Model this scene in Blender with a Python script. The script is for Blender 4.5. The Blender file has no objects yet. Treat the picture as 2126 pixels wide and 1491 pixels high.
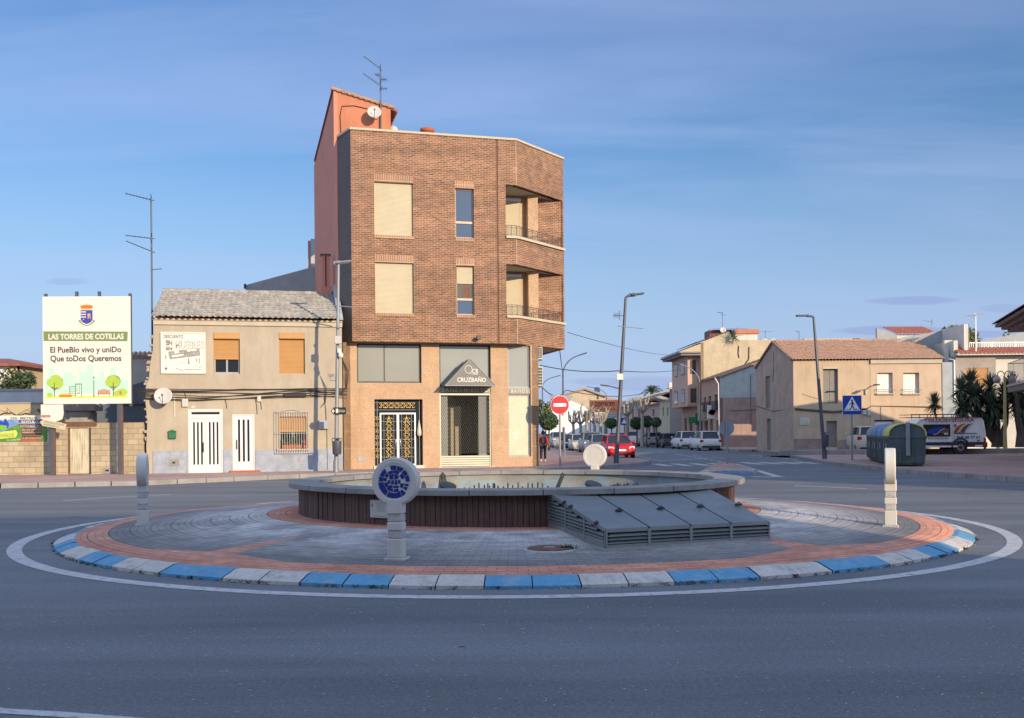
import bpy, math, random
from mathutils import Vector, Matrix
R = math.radians
random.seed(7)
S = bpy.context.scene
COL = S.collection
PI = math.pi

# ---------------------------------------------------------------- camera, world, sun, exposure
EYE = 1.6; FPX = 2100.0; CX, CY = 1063.0, 900.0; ROLL = 0.0087
cd = bpy.data.cameras.new("camera"); cam = bpy.data.objects.new("camera", cd); COL.objects.link(cam)
cd.sensor_width = 36.0; cd.lens = 36.0 * FPX / 2126.0; cd.shift_y = (CY - 745.5) / 2126.0
cd.clip_start = 0.1; cd.clip_end = 6000
cam.matrix_world = Matrix.Translation((0, 0, EYE)) @ Matrix.Rotation(R(90), 4, 'X') @ Matrix.Rotation(-ROLL, 4, 'Z')
S.camera = cam
S.render.resolution_x = 1024; S.render.resolution_y = 718

SUN_EL = R(15.5); SUN_DIR = (-0.588, 0.809)          # the way the light travels over the ground
W = bpy.data.worlds.new("World"); S.world = W; W.use_nodes = True
nt = W.node_tree; nt.nodes.clear()
def N(nt, t, **k):
    n = nt.nodes.new(t)
    for a, b in k.items(): setattr(n, a, b)
    return n
sky = N(nt, 'ShaderNodeTexSky', sky_type='NISHITA'); sky.sun_disc = False
sky.sun_elevation = SUN_EL; sky.sun_rotation = math.atan2(-SUN_DIR[0], -SUN_DIR[1])
sky.altitude = 0; sky.air_density = 1.25; sky.dust_density = 0.0; sky.ozone_density = 4.0
tc = N(nt, 'ShaderNodeTexCoord')
sx = N(nt, 'ShaderNodeSeparateXYZ'); nt.links.new(tc.outputs['Generated'], sx.inputs[0])
def VM(op, a, b=None):
    n = N(nt, 'ShaderNodeMath', operation=op)
    for i, v in enumerate((a, b)):
        if v is None: continue
        if isinstance(v, (int, float)): n.inputs[i].default_value = v
        else: nt.links.new(v, n.inputs[i])
    return n.outputs[0]
# clouds on a flat sheet high up: direction divided by its height
zz = VM('MAXIMUM', sx.outputs[2], 0.0); zz = VM('ADD', zz, 0.10)
cu = VM('DIVIDE', sx.outputs[0], zz); cv = VM('DIVIDE', sx.outputs[1], zz)
cb = N(nt, 'ShaderNodeCombineXYZ'); nt.links.new(VM('MULTIPLY', cu, 0.35), cb.inputs[0]); nt.links.new(VM('MULTIPLY', cv, 1.3), cb.inputs[1])
mp = N(nt, 'ShaderNodeMapping'); mp.inputs['Rotation'].default_value = (0, 0, 0.55); mp.inputs['Location'].default_value = (3.1, 1.2, 0)
nt.links.new(cb.outputs[0], mp.inputs[0])
n1 = N(nt, 'ShaderNodeTexNoise'); n1.inputs['Scale'].default_value = 0.9; n1.inputs['Detail'].default_value = 9; n1.inputs['Roughness'].default_value = 0.55; n1.inputs['Distortion'].default_value = 0.6
nt.links.new(mp.outputs[0], n1.inputs['Vector'])
r1 = N(nt, 'ShaderNodeValToRGB'); r1.color_ramp.elements[0].position = 0.47; r1.color_ramp.elements[1].position = 0.74
r1.color_ramp.elements[1].color = (0.42, 0.42, 0.42, 1)
nt.links.new(n1.outputs[0], r1.inputs[0])
mx = N(nt, 'ShaderNodeMix', data_type='RGBA')
nt.links.new(r1.outputs[0], mx.inputs['Factor']); nt.links.new(sky.outputs[0], mx.inputs[6])
mx.inputs[7].default_value = (4.3, 5.1, 6.9, 1)
# pale band of air low over the horizon
hb = N(nt, 'ShaderNodeMapRange', interpolation_type='SMOOTHSTEP'); nt.links.new(sx.outputs[2], hb.inputs[0])
hb.inputs[1].default_value = 0.33; hb.inputs[2].default_value = -0.02; hb.inputs[3].default_value = 0.0; hb.inputs[4].default_value = 0.92
hm = N(nt, 'ShaderNodeMix', data_type='RGBA'); nt.links.new(hb.outputs[0], hm.inputs['Factor']); nt.links.new(mx.outputs[2], hm.inputs[6]); hm.inputs[7].default_value = (3.2, 4.15, 5.95, 1)
mx = hm
# small grey-violet clouds lying low: (direction x, direction z, half width, half height)
cur = mx.outputs[2]
def low_cloud(px, py, w, h, amt=0.55):
    global cur
    ex, ez = (px - CX) / FPX, (CY - 0.0087 * (px - CX) - py) / FPX
    X = VM('DIVIDE', sx.outputs[0], VM('MAXIMUM', sx.outputs[1], 0.05)); Z = VM('DIVIDE', sx.outputs[2], VM('MAXIMUM', sx.outputs[1], 0.05))
    nz = N(nt, 'ShaderNodeTexNoise'); nz.inputs['Scale'].default_value = 34; nz.inputs['Detail'].default_value = 4
    nt.links.new(tc.outputs['Generated'], nz.inputs['Vector'])
    wob = VM('MULTIPLY', VM('SUBTRACT', nz.outputs[0], 0.5), 0.9)
    a = VM('DIVIDE', VM('SUBTRACT', X, ex), w / FPX); b = VM('DIVIDE', VM('SUBTRACT', Z, ez), h / FPX)
    d = VM('ADD', VM('ADD', VM('MULTIPLY', a, a), VM('MULTIPLY', b, b)), wob)
    f = VM('SUBTRACT', 1.0, d); f = VM('MULTIPLY', VM('MINIMUM', VM('MAXIMUM', f, 0.0), 0.55), amt / 0.55)
    f = VM('MULTIPLY', f, VM('GREATER_THAN', sx.outputs[1], 0.05))
    m = N(nt, 'ShaderNodeMix', data_type='RGBA'); nt.links.new(f, m.inputs['Factor']); nt.links.new(cur, m.inputs[6])
    m.inputs[7].default_value = (2.4, 3.0, 4.8, 1); cur = m.outputs[2]
low_cloud(1900, 624, 110, 10, .5); low_cloud(1850, 686, 130, 11, .5); low_cloud(1995, 694, 150, 9, .45)
low_cloud(1350, 800, 90, 22, .35); low_cloud(1240, 792, 70, 8, .3); low_cloud(140, 585, 50, 9, .3); low_cloud(2080, 640, 60, 10, .3)
# unseen brightness added to the sky overhead and behind the viewpoint, lifting the shade
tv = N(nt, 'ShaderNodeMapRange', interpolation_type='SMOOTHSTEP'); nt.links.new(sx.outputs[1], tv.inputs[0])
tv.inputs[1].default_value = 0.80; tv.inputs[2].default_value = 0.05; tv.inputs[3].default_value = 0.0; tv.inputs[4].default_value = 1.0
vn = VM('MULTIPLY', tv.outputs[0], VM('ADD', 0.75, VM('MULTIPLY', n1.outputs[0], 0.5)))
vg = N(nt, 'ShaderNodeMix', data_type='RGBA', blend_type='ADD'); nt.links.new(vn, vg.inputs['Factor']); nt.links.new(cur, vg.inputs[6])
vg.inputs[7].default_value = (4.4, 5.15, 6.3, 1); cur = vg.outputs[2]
bg = N(nt, 'ShaderNodeBackground'); bg.inputs[1].default_value = 0.110
hs = N(nt, 'ShaderNodeHueSaturation'); hs.inputs['Saturation'].default_value = 1.16; hs.inputs['Hue'].default_value = 0.513
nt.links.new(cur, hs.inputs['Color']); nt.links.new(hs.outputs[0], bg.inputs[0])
wo = N(nt, 'ShaderNodeOutputWorld'); nt.links.new(bg.outputs[0], wo.inputs[0])

sl = bpy.data.lights.new("sun", 'SUN'); sl.energy = 4.4; sl.angle = R(0.53); sl.color = (1.0, 0.79, 0.53)
so = bpy.data.objects.new("sun", sl); COL.objects.link(so)
ld = Vector((SUN_DIR[0] * math.cos(SUN_EL), SUN_DIR[1] * math.cos(SUN_EL), -math.sin(SUN_EL)))
so.rotation_euler = ld.to_track_quat('-Z', 'Y').to_euler()
so.location = (30, -40, 30)
S.view_settings.view_transform = 'Standard'; S.view_settings.look = 'None'
S.view_settings.exposure = 0.36; S.view_settings.gamma = 1.0
S.cycles.max_bounces = 5; S.cycles.use_denoising = True

# ---------------------------------------------------------------- pixel <-> world
def ray(px, py):
    du, dv = px - CX, CY - py
    c, s = math.cos(ROLL), math.sin(ROLL)
    return Vector((du * c + dv * s, FPX, -du * s + dv * c))
def gp(px, py, z=0.0):                                   # the point of height z seen at this pixel
    d = ray(px, py); t = (z - EYE) / d.z
    return Vector((d.x * t, d.y * t, z))
def dp(px, py, Y):                                       # the point at depth Y
    d = ray(px, py); t = Y / d.y
    return Vector((d.x * t, Y, EYE + d.z * t))
class Fac:                                               # a vertical plane: x along it, y inward, z up
    def __init__(s, x, y, ang):
        s.o = Vector((x, y, 0)); s.a = ang; s.d = Vector((math.cos(ang), math.sin(ang), 0)); s.n = Vector((-math.sin(ang), math.cos(ang), 0))
    def at(s, px, py, y=0.0):
        d = ray(px, py); o = s.o + s.n * y; E = Vector((0, 0, EYE))
        t = (o - E).dot(s.n) / d.dot(s.n); p = E + d * t - s.o
        return p.dot(s.d), p.z
    def u(s, px, py=850, y=0.0): return s.at(px, py, y)[0]
    def z(s, px, py, y=0.0): return s.at(px, py, y)[1]
    def loc(s, w): p = Vector(w) - s.o; return (p.dot(s.d), p.dot(s.n), w[2] if len(w) > 2 else 0)
    def rect(s, x0, y0, x1, y1, y=0.0):                  # pixel box -> (u0, u1, z0, z1)
        a, t = s.at((x0), (y0 + y1) / 2, y)[0], s.at((x1), (y0 + y1) / 2, y)[0]
        zt = s.at((x0 + x1) / 2, y0, y)[1]; zb = s.at((x0 + x1) / 2, y1, y)[1]
        return a, t, zb, zt

# ---------------------------------------------------------------- materials
MATS = {}
STREAK = {'stucco', 'plaster_old', 'plaster_pink', 'plaster_side', 'granite', 'render_orange_shade', 'render_orange', 'beige_rough', 'red_stucco', 'blue_stucco', 'concrete', 'skirting', 'salmon', 'wall_pink', 'wall_yellow', 'white_plaster', 'rim_stone', 'container'}
TRIM = {k: .76 for k in ('stucco', 'granite', 'cornice', 'shutter_cream', 'shutter_tan', 'tile_grey', 'door_white', 'plaster_old', 'plaster_pink', 'beige_rough', 'yellow_render', 'coping', 'render_orange', 'white_sheet', 'letter_white', 'off_white', 'curtain')}
def mat(name, col, rough=0.85, var=0.12, scale=3.0, fine=0.0, fscale=60.0, bump=0.0, bscale=40.0, metal=0.0, spec=0.5, stain=None, stain_amt=0.0, stain_scale=0.8, stretch=(1, 1, 1), coat=0.0, bdist=0.01):
    if name in MATS: return MATS[name]
    if name in TRIM: col = tuple(c * TRIM[name] for c in col); stain = stain and tuple(c * TRIM[name] for c in stain)
    m = bpy.data.materials.new(name); m.use_nodes = True; MATS[name] = m
    t = m.node_tree; b = t.nodes['Principled BSDF']
    b.inputs['Roughness'].default_value = rough; b.inputs['Metallic'].default_value = metal
    b.inputs['Specular IOR Level'].default_value = spec; b.inputs['Coat Weight'].default_value = coat
    co = N(t, 'ShaderNodeTexCoord'); mpp = N(t, 'ShaderNodeMapping'); mpp.inputs['Scale'].default_value = stretch
    t.links.new(co.outputs['Object'], mpp.inputs[0]); V = mpp.outputs[0]
    def noise(sc, det=5, r=0.55):
        n = N(t, 'ShaderNodeTexNoise'); n.inputs['Scale'].default_value = sc; n.inputs['Detail'].default_value = det; n.inputs['Roughness'].default_value = r
        t.links.new(V, n.inputs['Vector']); return n.outputs[0]
    def mr(v, a, bb, f0=0.3, f1=0.7):
        n = N(t, 'ShaderNodeMapRange'); t.links.new(v, n.inputs[0]); n.inputs[1].default_value = f0; n.inputs[2].default_value = f1
        n.inputs[3].default_value = a; n.inputs[4].default_value = bb; return n.outputs[0]
    def mul(c, f):
        n = N(t, 'ShaderNodeMix', data_type='RGBA', blend_type='MULTIPLY'); n.inputs['Factor'].default_value = 1
        if isinstance(c, tuple): n.inputs[6].default_value = c
        else: t.links.new(c, n.inputs[6])
        t.links.new(f, n.inputs[7]); return n.outputs[2]
    c = (*col, 1)
    out = mul(c, mr(noise(scale), 1 - var, 1 + var))
    if fine: out = mul(out, mr(noise(fscale, 2), 1 - fine, 1 + fine))
    if name in STREAK:
        sm = N(t, 'ShaderNodeMapping'); sm.inputs['Scale'].default_value = (1.5, 1.5, .30); t.links.new(co.outputs['Object'], sm.inputs[0])
        sn = N(t, 'ShaderNodeTexNoise'); sn.inputs['Scale'].default_value = 1.6; sn.inputs['Detail'].default_value = 7; sn.inputs['Roughness'].default_value = .65; t.links.new(sm.outputs[0], sn.inputs['Vector'])
        out = mul(out, mr(sn.outputs[0], 1.04, .86, .46, .74))
    if stain:
        n = N(t, 'ShaderNodeMix', data_type='RGBA'); t.links.new(mr(noise(stain_scale, 8, 0.65), 0, stain_amt, 0.5, 0.68), n.inputs['Factor'])
        t.links.new(out, n.inputs[6]); n.inputs[7].default_value = (*stain, 1); out = n.outputs[2]
    t.links.new(out, b.inputs['Base Color'])
    if bump:
        bn = N(t, 'ShaderNodeBump'); bn.inputs['Strength'].default_value = bump; bn.inputs['Distance'].default_value = bdist
        t.links.new(noise(bscale, 4), bn.inputs['Height']); t.links.new(bn.outputs[0], b.inputs['Normal'])
    m['V'] = 1
    return m
def brickmat(name, c1, c2, mortar, bw, bh, msize=0.008, rough=0.85, plane='xz', bump=0.4, var=0.15, off=0.5, bias=0.0, band=None, vscale=0.6):
    if name in MATS: return MATS[name]
    m = bpy.data.materials.new(name); m.use_nodes = True; MATS[name] = m
    t = m.node_tree; b = t.nodes['Principled BSDF']; b.inputs['Roughness'].default_value = rough
    co = N(t, 'ShaderNodeTexCoord'); s = N(t, 'ShaderNodeSeparateXYZ'); t.links.new(co.outputs['Object'], s.inputs[0])
    c = N(t, 'ShaderNodeCombineXYZ')
    if plane == 'xz':
        a = N(t, 'ShaderNodeMath', operation='ADD'); t.links.new(s.outputs[0], a.inputs[0]); t.links.new(s.outputs[1], a.inputs[1])
        t.links.new(a.outputs[0], c.inputs[0]); t.links.new(s.outputs[2], c.inputs[1])
    else:
        t.links.new(s.outputs[0], c.inputs[0]); t.links.new(s.outputs[1], c.inputs[1])
    br = N(t, 'ShaderNodeTexBrick'); br.offset = off
    t.links.new(c.outputs[0], br.inputs['Vector']); br.inputs['Scale'].default_value = 1.0
    br.inputs['Brick Width'].default_value = bw; br.inputs['Row Height'].default_value = bh; br.inputs['Mortar Size'].default_value = msize
    br.inputs['Mortar Smooth'].default_value = 0.15; br.inputs['Bias'].default_value = bias
    br.inputs['Color1'].default_value = (*c1, 1); br.inputs['Color2'].default_value = (*c2, 1); br.inputs['Mortar'].default_value = (*mortar, 1)
    n = N(t, 'ShaderNodeTexNoise'); n.inputs['Scale'].default_value = vscale; n.inputs['Detail'].default_value = 6; t.links.new(co.outputs['Object'], n.inputs['Vector'])
    mr = N(t, 'ShaderNodeMapRange'); t.links.new(n.outputs[0], mr.inputs[0]); mr.inputs[1].default_value = .3; mr.inputs[2].default_value = .7; mr.inputs[3].default_value = 1 - var; mr.inputs[4].default_value = 1 + var
    mm = N(t, 'ShaderNodeMix', data_type='RGBA', blend_type='MULTIPLY'); mm.inputs['Factor'].default_value = 1
    t.links.new(br.outputs['Color'], mm.inputs[6]); t.links.new(mr.outputs[0], mm.inputs[7])
    out = mm.outputs[2]
    n2 = N(t, 'ShaderNodeTexNoise'); n2.inputs['Scale'].default_value = 45; n2.inputs['Detail'].default_value = 3; t.links.new(co.outputs['Object'], n2.inputs['Vector'])
    m2 = N(t, 'ShaderNodeMapRange'); t.links.new(n2.outputs[0], m2.inputs[0]); m2.inputs[1].default_value = .3; m2.inputs[2].default_value = .7; m2.inputs[3].default_value = .88; m2.inputs[4].default_value = 1.12
    mm2 = N(t, 'ShaderNodeMix', data_type='RGBA', blend_type='MULTIPLY'); mm2.inputs['Factor'].default_value = 1
    t.links.new(out, mm2.inputs[6]); t.links.new(m2.outputs[0], mm2.inputs[7]); out = mm2.outputs[2]
    if name == 'brick':                                   # courses laid from darker and redder batches
        for sc_, lo, hi in (((.12, .12, 1.9), .80, 1.16), ((3.2, 3.2, 12.0), .84, 1.14)):
            mpq = N(t, 'ShaderNodeMapping'); mpq.inputs['Scale'].default_value = sc_; t.links.new(co.outputs['Object'], mpq.inputs[0])
            nq = N(t, 'ShaderNodeTexNoise'); nq.inputs['Scale'].default_value = 1.0; nq.inputs['Detail'].default_value = 4; t.links.new(mpq.outputs[0], nq.inputs['Vector'])
            mq = N(t, 'ShaderNodeMapRange'); t.links.new(nq.outputs[0], mq.inputs[0]); mq.inputs[1].default_value = .35; mq.inputs[2].default_value = .65; mq.inputs[3].default_value = lo; mq.inputs[4].default_value = hi
            xq = N(t, 'ShaderNodeMix', data_type='RGBA', blend_type='MULTIPLY'); xq.inputs['Factor'].default_value = 1; t.links.new(out, xq.inputs[6]); t.links.new(mq.outputs[0], xq.inputs[7]); out = xq.outputs[2]
    t.links.new(out, b.inputs['Base Color'])
    if bump:
        bn = N(t, 'ShaderNodeBump'); bn.inputs['Strength'].default_value = bump; bn.inputs['Distance'].default_value = 0.01; bn.invert = True
        t.links.new(br.outputs['Fac'], bn.inputs['Height']); t.links.new(bn.outputs[0], b.inputs['Normal'])
    return m

# ---------------------------------------------------------------- mesh builder
class MB:
    def __init__(s): s.v = []; s.f = []; s.m = []; s.sm = []; s.mn = []; s.cm = 0; s.T = None
    def use(s, m):
        if m not in s.mn: s.mn.append(m)
        s.cm = s.mn.index(m); return s
    def xf(s, T): s.T = T; return s
    def add(s, vs, fs, smooth=False):
        o = len(s.v)
        for p in vs:
            p = Vector(p)
            if s.T is not None: p = s.T @ p
            s.v.append(tuple(p))
        for f in fs: s.f.append([o + i for i in f]); s.m.append(s.cm); s.sm.append(smooth)
        return s
    def quad(s, a, b, c, d): return s.add([a, b, c, d], [(0, 1, 2, 3)])
    def box(s, x0, x1, y0, y1, z0, z1):
        x0, x1 = min(x0, x1), max(x0, x1); y0, y1 = min(y0, y1), max(y0, y1); z0, z1 = min(z0, z1), max(z0, z1)
        vs = [(x0, y0, z0), (x1, y0, z0), (x1, y1, z0), (x0, y1, z0), (x0, y0, z1), (x1, y0, z1), (x1, y1, z1), (x0, y1, z1)]
        return s.add(vs, [(0, 3, 2, 1), (4, 5, 6, 7), (0, 1, 5, 4), (1, 2, 6, 5), (2, 3, 7, 6), (3, 0, 4, 7)])
    def bbox(s, x0, x1, y0, y1, z0, z1, b=0.01):         # box with all edges cut
        x0, x1 = min(x0, x1), max(x0, x1); y0, y1 = min(y0, y1), max(y0, y1); z0, z1 = min(z0, z1), max(z0, z1)
        b = min(b, (x1 - x0) / 2.2, (y1 - y0) / 2.2, (z1 - z0) / 2.2)
        prof = [(z0, b), (z0 + b, 0), (z1 - b, 0), (z1, b)]
        rings = []
        for z, i in prof:
            a, c, d, e = x0 + i, x1 - i, y0 + i, y1 - i; k = b if i == 0 else b * .6
            rings.append([(a + k, d, z), (c - k, d, z), (c, d + k, z), (c, e - k, z), (c - k, e, z), (a + k, e, z), (a, e - k, z), (a, d + k, z)])
        vs = [p for r in rings for p in r]; fs = [tuple(range(7, -1, -1)), tuple(range(24, 32))]
        for k in range(3):
            for i in range(8): j = (i + 1) % 8; fs.append((k * 8 + i, k * 8 + j, k * 8 + 8 + j, k * 8 + 8 + i))
        return s.add(vs, fs)
    def prism(s, poly, z0, z1):                          # XY polygon, counter-clockwise, raised
        n = len(poly); A = lambda z, p: (p[0], p[1], (z(p) if callable(z) else z))
        vs = [A(z0, p) for p in poly] + [A(z1, p) for p in poly]
        return s.add(vs, [tuple(range(n - 1, -1, -1)), tuple(range(n, 2 * n))] + [(i, (i + 1) % n, n + (i + 1) % n, n + i) for i in range(n)])
    def prismy(s, poly, y0, y1):                         # XZ polygon (ccw seen from -y) pushed along y
        n = len(poly); vs = [(p[0], y0, p[1]) for p in poly] + [(p[0], y1, p[1]) for p in poly]
        return s.add(vs, [tuple(range(n)), tuple(range(2 * n - 1, n - 1, -1))] + [(i, n + i, n + (i + 1) % n, (i + 1) % n) for i in range(n)])
    def prismx(s, poly, x0, x1):                         # YZ polygon pushed along x
        n = len(poly); vs = [(x0, p[0], p[1]) for p in poly] + [(x1, p[0], p[1]) for p in poly]
        return s.add(vs, [tuple(range(n - 1, -1, -1)), tuple(range(n, 2 * n))] + [(i, (i + 1) % n, n + (i + 1) % n, n + i) for i in range(n)])
    def tube(s, pts, r, n=8, cap=True, closed=False):
        pts = [Vector(p) for p in pts]; rs = r if isinstance(r, (list, tuple)) else [r] * len(pts)
        rings = []; up = None
        for i, p in enumerate(pts):
            a = pts[i - 1] if i or closed else pts[i]; b = pts[(i + 1) % len(pts)] if i < len(pts) - 1 or closed else pts[i]
            t = (b - a).normalized() if (b - a).length > 1e-9 else Vector((0, 0, 1))
            if up is None: up = Vector((0, 0, 1)) if abs(t.z) < .9 else Vector((0, 1, 0))
            x = up.cross(t)
            if x.length < 1e-4: x = Vector((1, 0, 0)).cross(t)
            x.normalize(); y = t.cross(x).normalized(); up = y
            rings.append([p + (x * math.cos(2 * PI * k / n) + y * math.sin(2 * PI * k / n)) * rs[i] for k in range(n)])
        vs = [q for rg in rings for q in rg]; fs = []
        m = len(rings)
        for i in range(m if closed else m - 1):
            j = (i + 1) % m
            for k in range(n): l = (k + 1) % n; fs.append((i * n + k, i * n + l, j * n + l, j * n + k))
        s.add(vs, fs, n > 4)
        if cap and not closed: s.add(rings[0], [tuple(range(n - 1, -1, -1))]); s.add(rings[-1], [tuple(range(n))])
        return s
    def cyl(s, c, r, z0, z1, n=20): return s.tube([(c[0], c[1], z0), (c[0], c[1], z1)], r, n)
    def disc(s, c, r, axis, h, n=32):                    # a short cylinder along any axis
        c = Vector(c); a = Vector(axis).normalized(); return s.tube([c - a * h / 2, c + a * h / 2], r, n)
    def lathe(s, prof, n=48, a0=0.0, a1=2 * PI, c=(0, 0), smooth=True):
        full = abs(a1 - a0 - 2 * PI) < 1e-6; m = n if full else n + 1; vs = []
        for i in range(m):
            a = a0 + (a1 - a0) * i / n
            for r, z in prof: vs.append((c[0] + r * math.cos(a), c[1] + r * math.sin(a), z))
        k = len(prof); fs = []
        for i in range(n):
            j = (i + 1) % m
            for q in range(k - 1): fs.append((i * k + q, j * k + q, j * k + q + 1, i * k + q + 1))
        return s.add(vs, fs, smooth)
    def sphere(s, c, r, n=12, sz=1.0):
        prof = [(max(1e-4, r * math.sin(PI * i / n)), c[2] - r * sz * math.cos(PI * i / n)) for i in range(n + 1)]
        return s.lathe(prof, n * 2, c=(c[0], c[1]))
    def wall(s, A, B, z0, z1, holes=(), th=0.25, reveal=None):
        """wall from A to B (xy); its outer face is on the right-hand side of A->B; holes (u0,u1,z0,z1) in metres along it"""
        A = Vector((A[0], A[1])); B = Vector((B[0], B[1])); L = (B - A).length; d = (B - A) / L; n = Vector((-d.y, d.x))
        us = sorted({0.0, L, *[min(max(h[0], 0), L) for h in holes], *[min(max(h[1], 0), L) for h in holes]})
        zs = sorted({z0, z1, *[min(max(h[2], z0), z1) for h in holes], *[min(max(h[3], z0), z1) for h in holes]})
        nu, nz = len(us) - 1, len(zs) - 1
        def solid(i, j):
            if i < 0 or j < 0 or i >= nu or j >= nz: return False
            cu, cz = (us[i] + us[i + 1]) / 2, (zs[j] + zs[j + 1]) / 2
            return not any(h[0] < cu < h[1] and h[2] < cz < h[3] for h in holes)
        P = lambda u, y, z: (A.x + d.x * u + n.x * y, A.y + d.y * u + n.y * y, z)
        for i in range(nu):
            for j in range(nz):
                if not solid(i, j): continue
                a, b, c, e = us[i], us[i + 1], zs[j], zs[j + 1]
                s.quad(P(a, 0, c), P(b, 0, c), P(b, 0, e), P(a, 0, e)); s.quad(P(b, th, c), P(a, th, c), P(a, th, e), P(b, th, e))
                if not solid(i - 1, j): s.quad(P(a, th, c), P(a, 0, c), P(a, 0, e), P(a, th, e))
                if not solid(i + 1, j): s.quad(P(b, 0, c), P(b, th, c), P(b, th, e), P(b, 0, e))
                if not solid(i, j - 1): s.quad(P(a, th, c), P(b, th, c), P(b, 0, c), P(a, 0, c))
                if not solid(i, j + 1): s.quad(P(a, 0, e), P(b, 0, e), P(b, th, e), P(a, th, e))
        return s
    def frame(s, u0, u1, z0, z1, y0, y1, w):
        s.box(u0, u1, y0, y1, z0, z0 + w); s.box(u0, u1, y0, y1, z1 - w, z1)
        s.box(u0, u0 + w, y0, y1, z0 + w, z1 - w); s.box(u1 - w, u1, y0, y1, z0 + w, z1 - w); return s
    def text(s, body, x0, x1, z0, z1, y, ext=0.004, bold=0.0, shear=0.0, rot=0.0, space=1.0):
        """lettering standing in the xz plane, read from -y, fitted to the box"""
        cu = bpy.data.curves.new('t', 'FONT'); cu.body = body; cu.resolution_u = 3; cu.offset = bold; cu.shear = shear; cu.space_character = space
        o = bpy.data.objects.new('t', cu); COL.objects.link(o); bpy.context.view_layer.update()
        me = o.evaluated_get(bpy.context.evaluated_depsgraph_get()).to_mesh()
        vs = [tuple(v.co) for v in me.vertices]; fs = [tuple(p.vertices) for p in me.polygons]
        o.to_mesh_clear(); bpy.data.objects.remove(o); bpy.data.curves.remove(cu)
        if not vs: return s
        ax, bx = min(v[0] for v in vs), max(v[0] for v in vs); ay, by = min(v[1] for v in vs), max(v[1] for v in vs)
        sx_, sz_ = (x1 - x0) / (bx - ax), (z1 - z0) / max(by - ay, 1e-6)
        c, q = math.cos(rot), math.sin(rot); mx_, mz_ = (x0 + x1) / 2, (z0 + z1) / 2
        out = []
        for v in vs:
            px, pz = x0 + (v[0] - ax) * sx_ - mx_, z0 + (v[1] - ay) * sz_ - mz_
            out.append((mx_ + px * c - pz * q, y - ext, mz_ + px * q + pz * c))
        return s.add(out, fs)
    def build(s, name, parent=None, loc=None, rot=None, mats=None):
        me = bpy.data.meshes.new(name); me.from_pydata(s.v, [], s.f)
        for m in s.mn: me.materials.append(MATS[m])
        me.polygons.foreach_set('material_index', s.m); me.polygons.foreach_set('use_smooth', s.sm); me.update()
        o = bpy.data.objects.new(name, me); COL.objects.link(o)
        if parent is not None: o.parent = parent
        if loc: o.location = loc
        if rot: o.rotation_euler = rot
        return o
def tag(o, label=None, cat=None, group=None, kind=None):
    if label: o['label'] = label
    if cat: o['category'] = cat
    if group: o['group'] = group
    if kind: o['kind'] = kind
    return o
def thing(name, label, cat, loc=(0, 0, 0), rz=0.0, group=None):
    o = bpy.data.objects.new(name, None); COL.objects.link(o); o.location = loc; o.rotation_euler = (0, 0, rz); o.empty_display_size = .2
    return tag(o, label, cat, group)
def copy_tree(o, parent=None):
    c = o.copy(); COL.objects.link(c); c.parent = parent
    for ch in list(o.children): copy_tree(ch, c)
    return c
def struct(name, mb): return tag(mb.build(name), kind='structure')
def tile_roof(mb, u0, u1, y0, z0, y1, z1, pitch=0.24, row=0.42, amp=0.045, step=0.025, jit=0.01, seg=6, axis='y', thick=0.06):
    """roof of curved tiles falling from (y1,z1) to (y0,z0); rows overlap as small steps"""
    L = math.hypot(y1 - y0, z1 - z0); nr = max(2, int(round(L / row))); nc = max(2, int(round(abs(u1 - u0) / pitch)))
    dy, dz = (y1 - y0) / L, (z1 - z0) / L; ny, nz = -dz * (1 if y1 > y0 else -1), abs(dy)
    for r in range(nr):
        a, b = L * r / nr, L * (r + 1) / nr + 0.02
        vs = []; m = nc * seg
        for i in range(m + 1):
            u = u0 + (u1 - u0) * i / m; w = amp * abs(math.sin(PI * i / seg)) if True else 0
            j = random.uniform(-jit, jit) if i % seg == 0 else 0
            for t, h in ((a, step), (b, 0)):
                q = w + h + j
                p = (u, y0 + dy * t + ny * q, z0 + dz * t + nz * q)
                vs.append(p if axis == 'y' else (p[1], p[0], p[2]))
            q = w + step + j - thick * .5
            p = (u, y0 + dy * a + ny * q, z0 + dz * a + nz * q); vs.append(p if axis == 'y' else (p[1], p[0], p[2]))
        fs = []
        for i in range(m):
            k = i * 3; fs += [(k, k + 3, k + 4, k + 1), (k + 2, k + 5, k + 3, k)]
        mb.add(vs, fs, True)
    return mb
def slats(mb, u0, u1, z0, z1, y, h=0.05, d=0.012):        # a roller shutter's curtain
    n = max(2, int(round((z1 - z0) / h))); hh = (z1 - z0) / n
    for i in range(n):
        a, b = z0 + i * hh, z0 + (i + 1) * hh
        mb.add([(u0, y, a), (u1, y, a), (u0, y - d, a + hh * .25), (u1, y - d, a + hh * .25), (u0, y - d, b - hh * .2), (u1, y - d, b - hh * .2), (u0, y, b), (u1, y, b)],
               [(0, 1, 3, 2), (2, 3, 5, 4), (4, 5, 7, 6)])
    return mb
def sag(a, b, drop, n=14):
    a, b = Vector(a), Vector(b); return [a.lerp(b, i / n) - Vector((0, 0, drop * 4 * (i / n) * (1 - i / n))) for i in range(n + 1)]
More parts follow.
